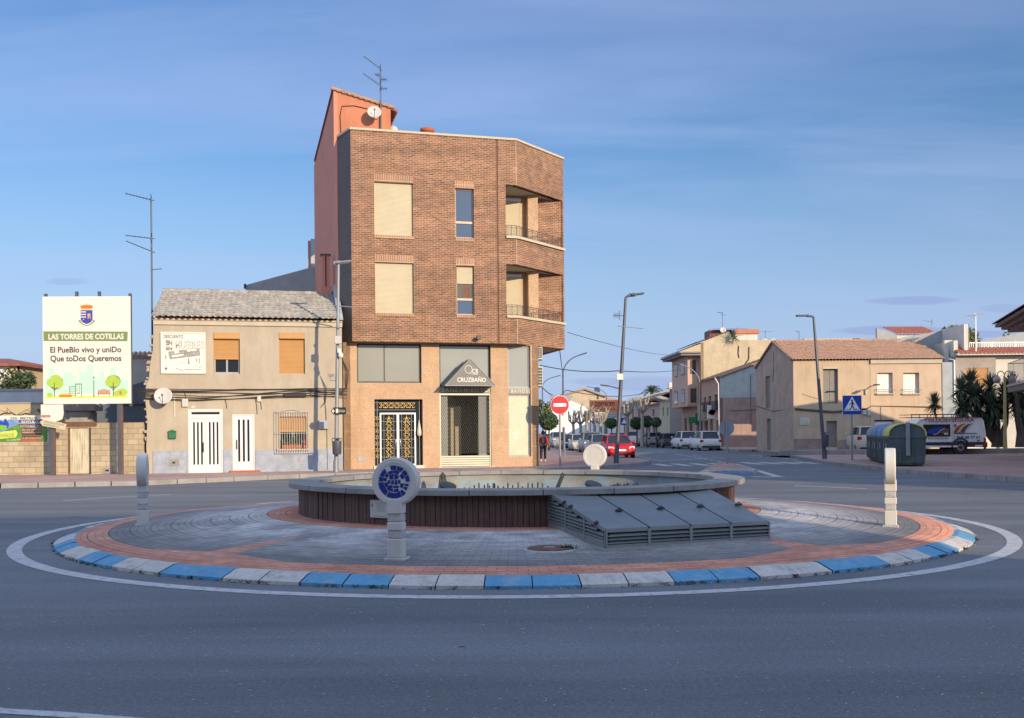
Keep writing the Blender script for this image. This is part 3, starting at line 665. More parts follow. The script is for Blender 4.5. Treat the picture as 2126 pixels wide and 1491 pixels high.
# ---------------------------------------------------------------- disc-topped white bollards
def bollard(x, y, label, emblem, face=None):
    v = Vector((x, y, 0)) - Vector((CI.x, CI.y, 0)); r = v.length; rz = (math.atan2(v.y, v.x) if face is None else R(face)) + PI / 2   # local -y looks outward
    b = thing('bollard', label, 'bollard', (x, y, isl_z(r)), rz, 'white disc bollards standing round the island')
    MB().use('old_mortar').bbox(-.125, .135, -.115, .12, -.02, .020, .01).build('base', b)
    k = MB().use('white_plaster')
    for z0, z1, w_, mt in ((.015, .24, .088, 0), (.24, .33, .0865, 1), (.33, .43, .088, 0), (.43, .52, .0865, 1), (.52, .70, .088, 0)):
        k.use('old_mortar' if mt else 'white_plaster'); dep = .104 if not mt else .094
        k.bbox(-w_, w_, -dep * .85, dep * .85, z0, z1, .012)
    k.build('post', b)
    zc = .893; k = MB().use('white_plaster'); n = 48
    prof = [(.001, -.07), (.205, -.07), (.212, -.077), (.262, -.077), (.274, -.062), (.274, .062), (.262, .077), (.212, .077), (.205, .07), (.001, .07)]
    vs = []; 
    for i in range(n):
        a = 2 * PI * i / n
        for rr, yy in prof: vs.append((rr * math.cos(a), yy, zc + rr * math.sin(a)))
    kk = len(prof); fs = [(i * kk + q, i * kk + q + 1, ((i + 1) % n) * kk + q + 1, ((i + 1) % n) * kk + q) for i in range(n) for q in range(kk - 1)]
    k.add(vs, fs); hd = k.build('disc', b)
    if emblem:                                              # broken rings of blue mosaic
        e = MB().use('emblem_blue'); rnd = random.Random(3)
        def arc(r0, r1, a0, a1):
            m_ = max(2, int((a1 - a0) / 8)); out = [(r1 * math.cos(R(a0 + (a1 - a0) * i / m_)), zc + r1 * math.sin(R(a0 + (a1 - a0) * i / m_))) for i in range(m_ + 1)]
            out += [(r0 * math.cos(R(a1 - (a1 - a0) * i / m_)), zc + r0 * math.sin(R(a1 - (a1 - a0) * i / m_))) for i in range(m_ + 1)]
            e.prismy([(p[0] + .003 * rnd.uniform(-1, 1), p[1] + .003 * rnd.uniform(-1, 1)) for p in out], -.074, -.0695)
        for a0, a1 in ((80, 104), (52, 77), (27, 49), (1, 24), (128, 159), (162, 179)): arc(.138, .188, a0, a1)
        for a0, a1 in ((182, 236), (240, 300), (302, 318)): arc(.128, .19, a0, a1)
        for a0, a1 in ((325, 338), (342, 352)): arc(.13, .175, a0, a1)
        for a0, a1 in ((97, 127), (130, 152), (60, 94), (18, 46)): arc(.096, .133, a0, a1)
        arc(.09, .133, 157, 177); arc(.082, .122, 320, 350); arc(.08, .122, 184, 214); arc(.082, .12, 218, 262); arc(.085, .12, 268, 300)
        for a0, a1 in ((92, 140), (42, 88)): arc(.058, .090, a0, a1)
        def tile(x0, x1, z0, z1): e.prismy([(x0, zc + z0), (x1, zc + z0 + .004), (x1 - .003, zc + z1), (x0 + .004, zc + z1 - .003)], -.074, -.0695)
        tile(-.056, -.004, .024, .054); tile(.002, .050, .026, .056); tile(-.080, -.042, -.026, .020); tile(-.037, .000, -.032, .020); tile(.005, .040, -.036, .022); tile(.045, .078, -.024, .024)
        tile(-.066, -.016, -.074, -.038); tile(-.010, .056, -.074, -.042)
        e.build('mosaic_emblem', b)
    return b
bollard(-1.34, 11.66, 'white disc bollard with a broken blue mosaic emblem facing the near lane', True)
bollard(-6.03, 16.5, 'grey shaded disc bollard seen edge on, nearest the billboard', True, -165)
bollard(5.64, 15.1, 'sunlit white disc bollard seen edge on in front of the waste containers', True, -20.2)
bollard(1.93, 23.6, 'sunlit disc bollard with a plain pale face behind the fountain rim', False)
# ---------------------------------------------------------------- more materials
MATS.pop('white_sheet'); mat('white_sheet', (.86, .80, .69), .6, .03, 2, stain=(.72, .66, .56), stain_amt=.35, stain_scale=1.5)
mat('stucco', (.49, .42, .315), .92, .07, 1.0, .06, 40, .35, 30, stain=(.44, .36, .26), stain_amt=.7, stain_scale=.7)
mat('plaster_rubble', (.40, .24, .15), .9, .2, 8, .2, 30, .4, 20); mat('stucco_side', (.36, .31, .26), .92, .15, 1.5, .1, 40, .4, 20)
mat('skirting', (.27, .30, .35), .85, .10, 3, .08, 60, .45, 14, stain=(.38, .40, .42), stain_amt=.6, stain_scale=3)
mat('cornice', (.58, .50, .38), .85, .08, 2, .05, 50, .1, 40)
mat('tile_grey', (.34, .32, .285), .9, .28, 3.5, .25, 14, .3, 30, stain=(.50, .47, .40), stain_amt=.8, stain_scale=2.2)
mat('tile_red', (.26, .085, .055), .8, .25, 4, .15, 20, .2, 30); mat('tile_orange', (.34, .20, .135), .85, .25, 5, .22, 18, .25, 30, stain=(.28, .22, .17), stain_amt=.6, stain_scale=1.2)
mat('shutter_tan', (.56, .30, .10), .6, .05, 2); mat('shutter_cream', (.62, .54, .37), .6, .05, 1.5); mat('shutter_white', (.72, .70, .66), .6, .05, 2)
mat('door_white', (.84, .83, .79), .4, .03, 2); mat('plastic_green', (.02, .14, .06), .4, .1, 5); mat('terracotta', (.36, .09, .035), .7, .15, 8)
mat('granite', (.56, .37, .225), .75, .10, 1.2, .30, 26, .35, 26, stain=(.46, .26, .12), stain_amt=.5, stain_scale=7)
mat('coping', (.60, .52, .39), .85, .15, 20, .25, 40, .5, 30)
mat('render_orange', (.56, .215, .115), .9, .07, 1.2, .05, 40, .25, 30); mat('render_orange_shade', (.50, .20, .13), .9, .08, 1.0, .05, 40, .2, 30)  # second copy of the orange render, with the shade's pinkish tone in it
mat('render_grey', (.30, .31, .30), .9, .1, 1.5, .08, 30, .3, 20); mat('render_bluegrey', (.33, .37, .38), .9, .1, 1.5)
brickmat('brick', (.255, .108, .056), (.125, .060, .038), (.34, .23, .145), .25, .078, .0125, var=.16, vscale=2.2)
brickmat('brick_shaded', (.10, .075, .065), (.075, .06, .055), (.14, .12, .11), .25, .075, .010, var=.1)  # darker copy of the brick, with the left chamfer's shade in its colour
brickmat('soldier', (.33, .16, .09), (.24, .12, .07), (.50, .38, .26), .075, .34, .010, off=0.0)
brickmat('block', (.44, .36, .235), (.33, .27, .18), (.22, .18, .12), .42, .215, .010, var=.16, vscale=1.0, bump=.6)
mat('corrugated', (.50, .46, .36), .55, .2, 2, .15, 20, metal=.3, stain=(.28, .20, .12), stain_amt=.6, stain_scale=2.5, stretch=(5, 1, .6))
mat('fence_dark', (.10, .115, .13), .8, .15, 1.5, .1, 30)
mat('yellow_render', (.62, .50, .30), .9, .06, 1, .04, 40, .15, 30); mat('green_band', (.155, .22, .07), .6, .03, 1); mat('ink', (.035, .035, .028), .6)
mat('mint', (.42, .66, .50), .6, .02, 1); mat('lime', (.33, .47, .055), .6, .06, 3); mat('lime_dark', (.13, .22, .045), .6); mat('grass_print', (.48, .62, .08), .6)
mat('crown_red', (.60, .13, .03), .5); mat('crown_gold', (.70, .40, .05), .5); mat('shield_blue', (.045, .055, .30), .5); mat('print_orange', (.60, .12, .03), .6); mat('print_brown', (.12, .05, .03), .6); mat('bench_red', (.50, .10, .07), .6)
mat('sky_print', (.16, .28, .48), .6, .3, 3); mat('field_print', (.09, .22, .04), .6, .35, 4); mat('logo_blue', (.02, .05, .32), .5); mat('logo_yellow', (.60, .55, .10), .5); mat('logo_green', (.16, .42, .05), .5); mat('dark_red', (.13, .03, .025), .6)

def antenna(name, label, base, h, booms, r=.02, rz=0.0, mt='pole_dark', group=None):
    """mast with yagi booms: (height, azimuth deg, length, number of rods, rod length, tilt)"""
    a = thing(name, label, 'antenna', base, rz, group)
    MB().use(mt).tube([(0, 0, 0), (.0, 0, h)], [r, r * .7], 7).build('mast', a)
    for z, az, L_, n, rl, tilt in booms:
        k = MB().use(mt); c, s_ = math.cos(R(az)), math.sin(R(az)); e = Vector((c, s_, math.tan(R(tilt)))) * L_; p = Vector((0, 0, z))
        k.tube([p - e * .12, p + e], r * .45, 5)
        for i in range(n):
            q = p + e * ((i + .5) / n); d = Vector((-s_, c, 0)) * rl / 2 * (1 - .3 * i / n); k.tube([q - d, q + d], r * .28, 4)
        if n > 4:
            for t in (-1, 1): k.tube([p + Vector((-s_, c, 0)) * rl * .4 * t + Vector((0, 0, .2)), p, p + Vector((-s_, c, 0)) * rl * .4 * t - Vector((0, 0, .2))], r * .3, 4)
        k.build('aerial', a)
    return a
def dish(label, pos, r, az, el=25, mount=None, pole_to=None):
    d = thing('satellite_dish', label, 'satellite dish', pos)
    ax = Vector((math.cos(R(az)) * math.cos(R(el)), math.sin(R(az)) * math.cos(R(el)), math.sin(R(el))))
    T = ax.to_track_quat('Z', 'Y').to_matrix().to_4x4()
    prof = [(.001, 0)] + [(r * t, .22 * r * t * t) for t in (.3, .6, .85, 1)] + [(r * 1.01, .22 * r - .01)] + [(r * t, .22 * r * t * t - .025) for t in (.85, .5, .05)]
    MB().xf(T).use('off_white').lathe(prof, 28).build('reflector', d)
    k = MB().xf(T).use('dark_metal').tube([(0, -r * .95, .1), (0, -r * .3, r * 1.0)], .012, 6).bbox(-.03, .03, -r * .38, -r * .18, r * .95, r * 1.12, .01); k.build('receiver_arm', d)
    k = MB().use('dark_metal').tube([(0, 0, 0), tuple(-ax * .12)] + ([tuple(Vector(pole_to) - Vector(pos))] if pole_to else []), .02, 6); k.build('bracket', d)
    return d

# ---------------------------------------------------------------- two-storey plastered house
HF = Fac(-14.04, 39.6, R(12.5)); hrz = HF.a
HB = thing('terraced_house', 'old beige two-storey house with grey tiled roof and white doors beside the brick building', 'house', HF.o, hrz)
uL = HF.u(303); uW = HF.u(322, 700); uR = HF.u(711, 850); zE = HF.z(500, 665)
rr = lambda *a: HF.rect(*a)
w1 = rr(443, 691, 498, 776); w2 = rr(579, 691, 633, 776); d1 = rr(391, 849, 463, 983); d2 = rr(483, 860, 529, 978); w3 = rr(580, 865, 637, 932)
d1 = (d1[0], d1[1], .12, d1[3]); d2 = (d2[0], d2[1], .22, d2[3])
k = MB().use('stucco').wall((uW, 0), (uR, 0), .1, zE, [(a - uW, b - uW, c, d) for a, b, c, d in (w1, w2, d1, d2, w3)], .3)
k.box(uW, uR, .6, 7.9, .1, zE - .1); k.build('wall', HB)
sk = HF.z(500, 934); 
for a, b in ((uL + .25, d1[0] - .01), (d1[1] + .01, d2[0] - .01), (d2[1] + .01, uR)): MB().use('skirting').box(a, b, -.028, .0, .12, sk + .02 * math.sin(a)).build('skirting', HB)
# broken edge of the fallen neighbour: ragged masonry thickening downward
k = MB().use('stucco_side'); 
zs = [.1, 1.2, 2.2, 2.9, 3.5, 3.9, 4.4, 5.0, 5.6, zE]; us = [uL + .02, uL + .0, uL + .05, uL - .02, uL + .02, uL + .1, uL + .16, uL + .28, uW - .05, uW - .04]
poly = [(uW + .002, .1)] + [(uW + .002, zE)] + [(u_ + random.uniform(-.03, .03), z_) for u_, z_ in reversed(list(zip(us, zs)))]
P_ = list(poly); P_.reverse(); k.use('stucco').prismy([(p[0], p[1]) for p in poly][::-1], .012, .30)
for i in range(34):
    z = random.uniform(1.0, 5.6); u_ = uL + .02 + (max(0, z - 3.6) * .13); s_ = random.uniform(.05, .11)
    k.use('stucco' if i % 3 else ('stucco_side' if i % 2 else 'plaster_rubble')).bbox(u_ - .08 + random.uniform(-.04, .05), u_ + s_, .02 + random.uniform(0, .05), .32, z, z + s_, .02)
k.build('broken_edge', HB)
k = MB().use('cornice').box(uW - .05, uR + .02, -.07, .0, zE - .22, zE - .04).box(uW - .08, uR + .02, -.12, 0, zE - .04, zE + .03); k.build('cornice', HB)
# roof
zr = HF.z(330, 604, 3.6); k = MB().use('tile_grey')
T0 = (uW - .12, uR - .1)
tile_roof(k, T0[0], T0[1], -.22, zE + .08, 3.9, zr + .05, pitch=.22, row=.34, amp=.03, step=.034, jit=.012)
for i in range(34):   # ridge tiles
    u = T0[0] + (T0[1] - T0[0]) * (i + .5) / 34; k.tube([(u - .15, 3.9, zr + .06), (u + .15, 3.9, zr + .06 + random.uniform(-.02, .02))], .10, 8)
k.use('stucco_side').prismx([(.0, zE), (3.9, zr - .02), (7.8, zE)], uW - .02, uW + .25)
k.use('tile_grey').add([(T0[0], 3.9, zr), (T0[1], 3.9, zr), (T0[1], 8, zE + .1), (T0[0], 8, zE + .1)], [(0, 3, 2, 1)])
rf = k.build('roof', HB)
k = MB().use('tile_red')
for i in range(int((T0[1] - T0[0]) / .22)):
    u = T0[0] + .11 + i * .22; k.tube([(u, -.26, zE + .075), (u, .05, zE + .11)], .075, 6, cap=False)
k.build('eave_tiles', rf)
pts = [(-.25, zE + .05), (.3, zE + .35), (1.2, zE + .72), (2.2, zE + 1.3), (3.0, zE + 1.95), (3.9, zr + .35), (3.9, zE)]
k = MB().use('render_bluegrey').prismx(pts, uR - .16, uR + .05); k.build('end_parapet', HB)
cu0, cu1 = HF.u(668, 560, 3.9), HF.u(684, 560, 3.9); zt_c = HF.z(676, 531, 3.9)
k = MB().use('render_orange_shade').box(cu0, cu1, 3.75, 4.1, zr - .3, zt_c).box(cu0 - .08, cu1 + .08, 3.65, 4.2, zr - .3, zr + .35); k.use('dark_metal').box(cu0 - .06, cu1 + .06, 3.7, 4.15, zt_c, zt_c + .05)
k.use('louvre_dark').box((cu0 + cu1) / 2 - .025, (cu0 + cu1) / 2 + .025, 3.735, 3.75, zr + .35, zt_c - .02); k.build('chimney', rf)
# windows and doors
def shutter_window(B, r, close, mt, y=.16, boxh=.0, frame='door_white', glass='glass_dark', fw=.05, name='window', panes=2):
    a, b, c, d = r; k = MB().use(frame).frame(a, b, c, d, y - .02, y + .05, fw)
    if panes == 2: k.box((a + b) / 2 - fw / 2, (a + b) / 2 + fw / 2, y, y + .04, c + fw, d - fw)
    w = k.build(name, B); MB().use(glass).quad((a + fw, y + .03, c + fw), (b - fw, y + .03, c + fw), (b - fw, y + .03, d - fw), (a + fw, y + .03, d - fw)).build('pane', w)
    zc = d - boxh - (d - boxh - c) * close
    k = MB().use(mt)
    if boxh: k.bbox(a, b, -.03, y - .02, d - boxh, d, .02)
    slats(k, a + .02, b - .02, zc, d - boxh, y - .035); k.box(a + .02, b - .02, y - .06, y - .03, zc - .03, zc + .02); k.build('shutter', w)
    for g0, g1 in ((a, a + .03), (b - .03, b)): MB().use(mt).box(g0, g1, y - .06, y - .02, c, d - boxh).build('guide', w)
    return w
mat('frame_grey', (.30, .31, .32), .5)
shutter_window(HB, w1, .56, 'shutter_tan', boxh=.25, frame='frame_grey', fw=.07); shutter_window(HB, w2, 1.0, 'shutter_tan', boxh=.25, frame='frame_grey')
w = shutter_window(HB, w3, .45, 'shutter_tan', boxh=.0, frame='frame_grey')
g3 = rr(571, 853, 641, 941); k = MB().use('off_white')
n = 14
for i in range(n + 1): u = g3[0] + (g3[1] - g3[0]) * i / n; k.tube([(u, -.13, g3[2]), (u, -.13, g3[3] - .05)], .010, 6)
for z in (g3[2], (g3[2] + g3[3]) / 2 - .05, g3[3] - .05): k.tube([(g3[0], -.03, z), (g3[0], -.13, z), (g3[1], -.13, z), (g3[1], -.03, z)], .011, 6)
k.tube([(g3[0], -.13, g3[3] - .05), ((g3[0] + g3[1]) / 2, -.13, g3[3] + .07), (g3[1], -.13, g3[3] - .05)], .010, 6)
k.build('grille', w)
k = MB().use('cornice').box(w3[0] - .08, w3[1] + .05, -.10, .16, w3[2] - .06, w3[2]).build('sill', w)
px_ = thing('planter_box', 'red planter box of green plants behind the window grille of the beige house', 'planter', HF.o, hrz)
MB().use('terracotta').bbox(w3[0] + .12, w3[1] - .22, -.09, .06, w3[2] + .003, w3[2] + .17, .015).build('box', px_)
k = MB()
for i in range(260):
    u = random.uniform(w3[0] + .1, w3[1] - .2); z = w3[2] + .15 + random.uniform(0, .42) * random.random() ** .4; a = random.uniform(0, 6.28); l = .05; k.use('leaf' if i % 3 else 'leaf_dark')
    y = random.uniform(-.09, .04); k.quad((u, y, z), (u + l * math.cos(a), y - .01, z + l * math.sin(a)), (u + l * math.cos(a) - .02, y - .02, z + l * math.sin(a) + .03), (u - .02, y, z + .03))
k.build('plants', px_)
fp = thing('flower_pot', 'small red pot standing beside the planter box on the sill', 'pot', HF.o, hrz); MB().use('terracotta').lathe([(.001, w3[2] + .003), (.055, w3[2] + .003), (.075, w3[2] + .15), (.06, w3[2] + .15), (.05, w3[2] + .14), (.001, w3[2] + .14)], 14, c=(w3[1] - .1, -.02)).build('pot', fp)
mat('flower', (.55, .03, .03), .6); k = MB().use('flower')
for i in range(30): k.sphere((w3[1] - .1 + random.gauss(0, .04), -.03 + random.gauss(0, .02), w3[2] + .2 + random.uniform(0, .16)), .018, 4)
k.build('flowers', fp)
def slit_door(r, leaves, slits, tr, label):
    a, b, c, d = r; k = MB().use('door_white').frame(a, b, c, d, .02, .14, .06)
    zt2 = d - .06
    if tr: k.box(a + .06, b - .06, .03, .13, d - .06 - tr - .09, d - .06 - tr)
    D = k.build('door', HB, ); D['label'] = label
    if tr: MB().use('glass_dark').box(a + .12, b - .12, .07, .09, d - tr - .04, d - .09).use('door_white').frame(a + .06, b - .06, d - .06 - tr, d - .06, .05, .11, .06).build('transom', D); zt2 = d - .06 - tr - .09
    lw = (b - a - .12) / leaves
    for L_ in range(leaves):
        x0 = a + .06 + L_ * lw; k = MB().use('door_white'); hs_ = []
        sw = lw * .115
        for s_ in range(slits):
            cx_ = x0 + lw * (.5 + (s_ - (slits - 1) / 2) * .245); hs_.append((cx_ - sw / 2, cx_ + sw / 2, c + (zt2 - c) * .16, c + (zt2 - c) * .93))
        k.wall((x0 + .004, .06), (x0 + lw - .004, .06), c + .01, zt2, [(p - x0 - .004, q - x0 - .004, e, f) for p, q, e, f in hs_], .04)
        lf = k.build('leaf', D); k = MB().use('glass_dark')
        for p, q, e, f in hs_: k.quad((p - .01, .085, e - .01), (q + .01, .085, e - .01), (q + .01, .085, f + .01), (p - .01, .085, f + .01))
        k.build('glass_strip', D)
        if L_ == 0:
            hx = x0 + lw - .09 if leaves == 2 else x0 + .10
            MB().use('dark_metal').tube([(hx, .06, c + .85), (hx, .0, c + .87), (hx, .0, c + 1.2), (hx, .06, c + 1.22)], .02, 6).build('handle', D)
slit_door(d1, 2, 3, .22, 'wide white double door with glass slits and a dark transom'); slit_door(d2, 1, 3, 0, 'narrow white door with three long glass slits')
MB().use('terracotta').box(d2[0] - .1, d2[1] + .2, -.25, .1, .14, .22).build('doorstep', HB)
# faded furniture signboard
sg = rr(334, 690, 427, 776); SB = thing('furniture_signboard', 'faded white furniture signboard with worn black lettering on the beige house wall', 'sign', HF.o, hrz)
MB().use('white_sheet').box(sg[0], sg[1], -.05, -.005, sg[2], sg[3]).frame(sg[0] - .0, sg[1] + .0, sg[2], sg[3], -.075, -.051, .05).build('panel', SB)
mat('worn_ink', (.10, .09, .07), .7, .3, 30, stain=(.6, .57, .5), stain_amt=.8, stain_scale=14); mat('pale_ink', (.22, .21, .20), .7, .3, 30, stain=(.55, .53, .48), stain_amt=.8, stain_scale=16); mat('cream_ink', (.66, .62, .52), .7)
W_, H_ = sg[1] - sg[0], sg[3] - sg[2]; X = lambda t: sg[0] + W_ * t; Z = lambda t: sg[3] - H_ * t
k = MB().use('ink').text('DESCUENTO', X(.07), X(.50), Z(.15), Z(.07), -.051, bold=.02, space=1.1)
k.use('worn_ink').text('EN', X(.12), X(.26), Z(.32), Z(.20), -.051, bold=.05).text('EN', X(.12), X(.26), Z(.44), Z(.35), -.051, bold=.05)
k.use('pale_ink').text('MUEBLES', X(.325), X(.955), Z(.40), Z(.20), -.051, bold=.03).use('cream_ink').text('MUEBLES', X(.315), X(.94), Z(.39), Z(.195), -.054, bold=.0)
k.build('lettering', SB)
k = MB().use('pale_ink'); P2 = lambda pts, o=-.0515: k.prismy([(X(a), Z(b)) for a, b in pts][::-1], o, -.0505)
P2([(.16, .47), (.86, .38), (.88, .56), (.20, .66)]); k.use('white_sheet'); P2([(.30, .46), (.40, .45), (.41, .50), (.31, .52)], -.053); P2([(.24, .56), (.5, .53), (.5, .57), (.25, .61)], -.053); P2([(.58, .42), (.8, .40), (.8, .44), (.59, .47)], -.053)
k.use('worn_ink'); P2([(.10, .55), (.12, .55), (.12, .65), (.10, .65)]); P2([(.60, .63), (.63, .63), (.64, .77), (.61, .77)]); P2([(.85, .63), (.87, .63), (.86, .75), (.84, .75)]); P2([(.79, .63), (.81, .63), (.81, .72), (.79, .70)])
P2([(.08, .85), (.14, .85), (.14, .91), (.08, .91)]); P2([(.52, .895), (.91, .90), (.91, .915), (.52, .91)]); P2([(.32, .855), (.50, .925), (.50, .94), (.32, .87)]); P2([(.85, .85), (.91, .81), (.91, .825), (.85, .865)]); P2([(.2, .71), (.28, .75), (.28, .757), (.2, .717)]); P2([(.38, .785), (.54, .71), (.54, .717), (.38, .793)])
k.build('faded_picture', SB)
# dish, letter box, meter boxes, cables
p = HF.at(339, 823, -.45); dish('white satellite dish bolted low on the beige house beside its doors', HF.o + HF.d * p[0] + HF.n * -.45 + Vector((0, 0, p[1])), .34, -78, 22, pole_to=tuple(HF.o + HF.d * (p[0] - .1) + HF.n * 0 + Vector((0, 0, p[1] - .35))))
lb = rr(350, 893, 366, 911); b = thing('letter_box', 'small green letter box on the beige wall next to the double door', 'letter box', HF.o, hrz)
MB().use('plastic_green').bbox(lb[0], lb[1], -.12, -.002, lb[2], lb[3] - .05, .015).prismy([(lb[0] - .02, lb[3] - .05), (lb[1] + .02, lb[3] - .05), ((lb[0] + lb[1]) / 2, lb[3] + .02)], -.14, -.002).build('body', b); MB().use('black').box(lb[0] + .05, lb[1] - .05, -.123, -.121, lb[3] - .12, lb[3] - .10).build('slot', b)
for (bx, lab, mt, dd) in (((351, 953, 372, 968), 'small white hatch low in the grey skirting left of the double door', 'off_white', .03), ((378, 828, 391, 845), 'white junction box under the cables above the double door', 'off_white', .10), ((661, 873, 682, 891), 'grey-green meter box on the beige wall beside the grilled window', 'frame_grey', .14), ((534, 822, 542, 834), 'tiny white junction box above the narrow white door', 'off_white', .08)):
    q = rr(*bx); o = MB().use(mt).bbox(q[0], q[1], -dd, -.03 if dd < .05 else -.003, q[2], q[3], .012); o.use('black')
    if dd < .05: o.box((q[0] + q[1]) / 2 - .06, (q[0] + q[1]) / 2 + .04, -dd - .003, -dd - .001, (q[2] + q[3]) / 2 - .04, (q[2] + q[3]) / 2 + .04)
    o = o.build('meter_box', loc=HF.o, rot=(0, 0, hrz)); tag(o, lab, 'meter box')
q = rr(398, 843, 404, 848); o = MB().use('white_sheet').box(q[0], q[1], -.02, -.002, q[2], q[3]).use('ink').text('4', q[0] + .03, q[1] - .03, q[2] + .01, q[3] - .01, -.021); o = o.build('house_number_plate', loc=HF.o, rot=(0, 0, hrz)); tag(o, 'tiny white number plate above the double door', 'number plate')
cb_ = thing('cable_bundle', 'tangled black cables running across the beige house wall above its doors', 'cables', HF.o, hrz)
for i in range(9):
    k = MB().use('cable'); z0 = HF.z(300, 806 + i * 2.6); u0, u1 = uL - .4 + .02 * i, uR + .2; pts = []
    for t in range(15):
        s_ = t / 14; pts.append((u0 + (u1 - u0) * s_, -.04 - .006 * (i % 4), z0 - (.12 if i > 3 else .05) * math.sin(s_ * PI * (1 + (i % 3) * .5)) - .02 * math.sin(7 * s_ + i) + random.uniform(-.012, .012)))
    k.tube(pts, .017 if i % 2 else .011, 5); k.build('cable', cb_)
for px, y0, y1 in ((533, 825, 860), (470, 828, 848), (676, 825, 873), (385, 810, 830), (542, 828, 850)):
    u = HF.u(px); k = MB().use('cable').tube([(u - .05, -.04, HF.z(px, y0)), (u, -.03, HF.z(px, (y0 + y1) / 2)), (u + .02, -.03, HF.z(px, y1))], .012, 5); k.build('cable', cb_)
q = rr(589, 817, 636, 825); MB().use('cable').bbox(q[0], q[1], -.12, -.05, q[2], q[3], .03).build('splice_box', cb_)
q = rr(361, 823, 364, 866); MB().use('off_white').box(q[0], q[1], -.03, -.002, q[2], q[3]).build('conduit', cb_)
u = HF.u(676, 900); MB().use('cable').tube([(u + .05, -.02, HF.z(676, 891)), (u + .06, -.04, .2)], .01, 5).build('cable', cb_)
# tall antenna left of the house roof
p = dp(316, 665, 41.5); antenna('antenna_mast', 'very tall thin antenna mast rising left of the grey tiled roof', (p.x, p.y, 3.0), dp(316, 412, 41.5).z - 3.0,
    [(dp(316, 415, 41.5).z - 3, 195, 1.0, 8, .35, 12), (dp(316, 495, 41.5).z - 3, 200, 1.0, 9, .30, 4), (dp(316, 522, 41.5).z - 3, 190, 1.0, 12, .22, 22), (dp(316, 560, 41.5).z - 3, 30, .4, 3, .3, 10)], r=.045)

# ---------------------------------------------------------------- block wall, metal gate, posters, billboard
WF = Fac(-14.04, 39.75, R(2.0)); wr = WF.a
zW = WF.z(150, 878); uA = -26.0; gz = WF.rect(142, 888, 189, 986)
BW = thing('block_wall', 'ochre concrete block wall standing behind the billboard posts', 'wall', WF.o, wr)
k = MB().use('block').wall((uA, 0), (WF.u(299), 0), .1, zW, [(gz[0] - uA, gz[1] - uA, 0, gz[3])], .2)
k.build('masonry', BW); q = WF.rect(134, 876, 201, 885); MB().use('rust').box(q[0], q[1], -.06, .24, q[2] - .0, q[3]).build('lintel', BW)
q = WF.rect(213, 971, 233, 986); MB().use('concrete').box(q[0], q[1], -.03, -.002, q[2] + .05, q[3]).use('black').box(q[0] + .12, q[1] - .12, -.034, -.031, q[2] + .14, q[3] - .08).build('meter_hatch', BW)
G = thing('corrugated_gate', 'weathered corrugated metal gate in the block wall', 'gate', WF.o, wr)
k = MB().use('corrugated'); n = 72; a, b = gz[0] + .05, gz[1] - .05; vs = []
for i in range(n + 1):
    u = a + (b - a) * i / n; y = .05 + .022 * math.sin(2 * PI * i / 6); vs += [(u, y, .17), (u, y, gz[3] - .03)]
k.add(vs, [(2 * i, 2 * i + 2, 2 * i + 3, 2 * i + 1) for i in range(n)], True); k.build('sheet', G)
MB().use('rust').box(gz[0], gz[0] + .05, -.02, .1, .15, gz[3]).use('dark_metal').box(gz[1] - .05, gz[1], -.02, .1, .15, gz[3]).build('frame', G)
# banner with shop advert
q = WF.rect(-34, 863, 101, 919); BN = thing('advert_banner', 'colourful shop advert banner with white lettering fixed to the block wall', 'banner', WF.o, wr)
X = lambda px: WF.u(px, 890); Zp = lambda py: WF.z(50, py)
MB().use('white_sheet').box(q[0], q[1], -.03, -.005, q[2], q[3]).build('backing', BN)
k = MB().use('sky_print').box(q[0] + .03, q[1] - .03, -.034, -.0305, Zp(896), Zp(871)).use('field_print').box(q[0] + .03, q[1] - .03, -.034, -.0305, Zp(918), Zp(896))
k.use('field_print').prismy([(X(8), Zp(897)), (X(101), Zp(896)), (X(98), Zp(884)), (X(86), Zp(881)), (X(70), Zp(889)), (X(40), Zp(880)), (X(22), Zp(888))], -.037, -.0345)
k.use('dark_red')
for i, y in enumerate((872, 880, 888, 893.5, 899, 905, 911)): k.box(X(40 if i < 2 else 46), X(90 - i), -.041, -.0375, Zp(y + 5), Zp(y + .5))
k.use('logo_blue').prismy([(X(-30), Zp(894)), (X(18), Zp(888)), (X(20), Zp(880)), (X(12), Zp(868)), (X(8), Zp(876)), (X(0), Zp(872)), (X(-30), Zp(876))], -.044, -.0415)
k.use('logo_green').prismy([(X(-20), Zp(896)), (X(14), Zp(892)), (X(16), Zp(884)), (X(4), Zp(882)), (X(-20), Zp(886))], -.047, -.0445)
k.use('logo_yellow').prismy([(X(-30), Zp(914)), (X(34), Zp(908)), (X(38), Zp(900)), (X(34), Zp(893)), (X(-30), Zp(900))], -.050, -.0475)
k.use('terracotta').box(X(40), X(88), -.044, -.041, Zp(917), Zp(912)); k.build('printed_picture', BN)
k = MB().use('ink').text('250', X(22), X(37), Zp(870.5), Zp(866), -.0305, bold=.02).text('METROS', X(43), X(78), Zp(870.5), Zp(866), -.0305, bold=.02)
k.use('white_sheet').text('ROTULO', X(46), X(81), Zp(878.5), Zp(873.5), -.0415, bold=.03).text('ROTULACIÓN', X(43), X(82), Zp(886), Zp(881.5), -.0415)
for t, y in (('SELLOS CAUCHO', 890), ('GRABADO LASER', 895.5), ('SUBLIMACIÓN', 907)): k.text(t, X(47), X(86), Zp(y + 4), Zp(y + .6), -.0415)
k.use('logo_green').text('OVERDE', X(-6), X(31), Zp(908), Zp(900), -.0505, bold=.03, rot=.06); k.use('white_sheet').text('de venta aquí', X(16), X(44), Zp(915.5), Zp(911), -.0505, rot=.06)
k.build('lettering', BN)
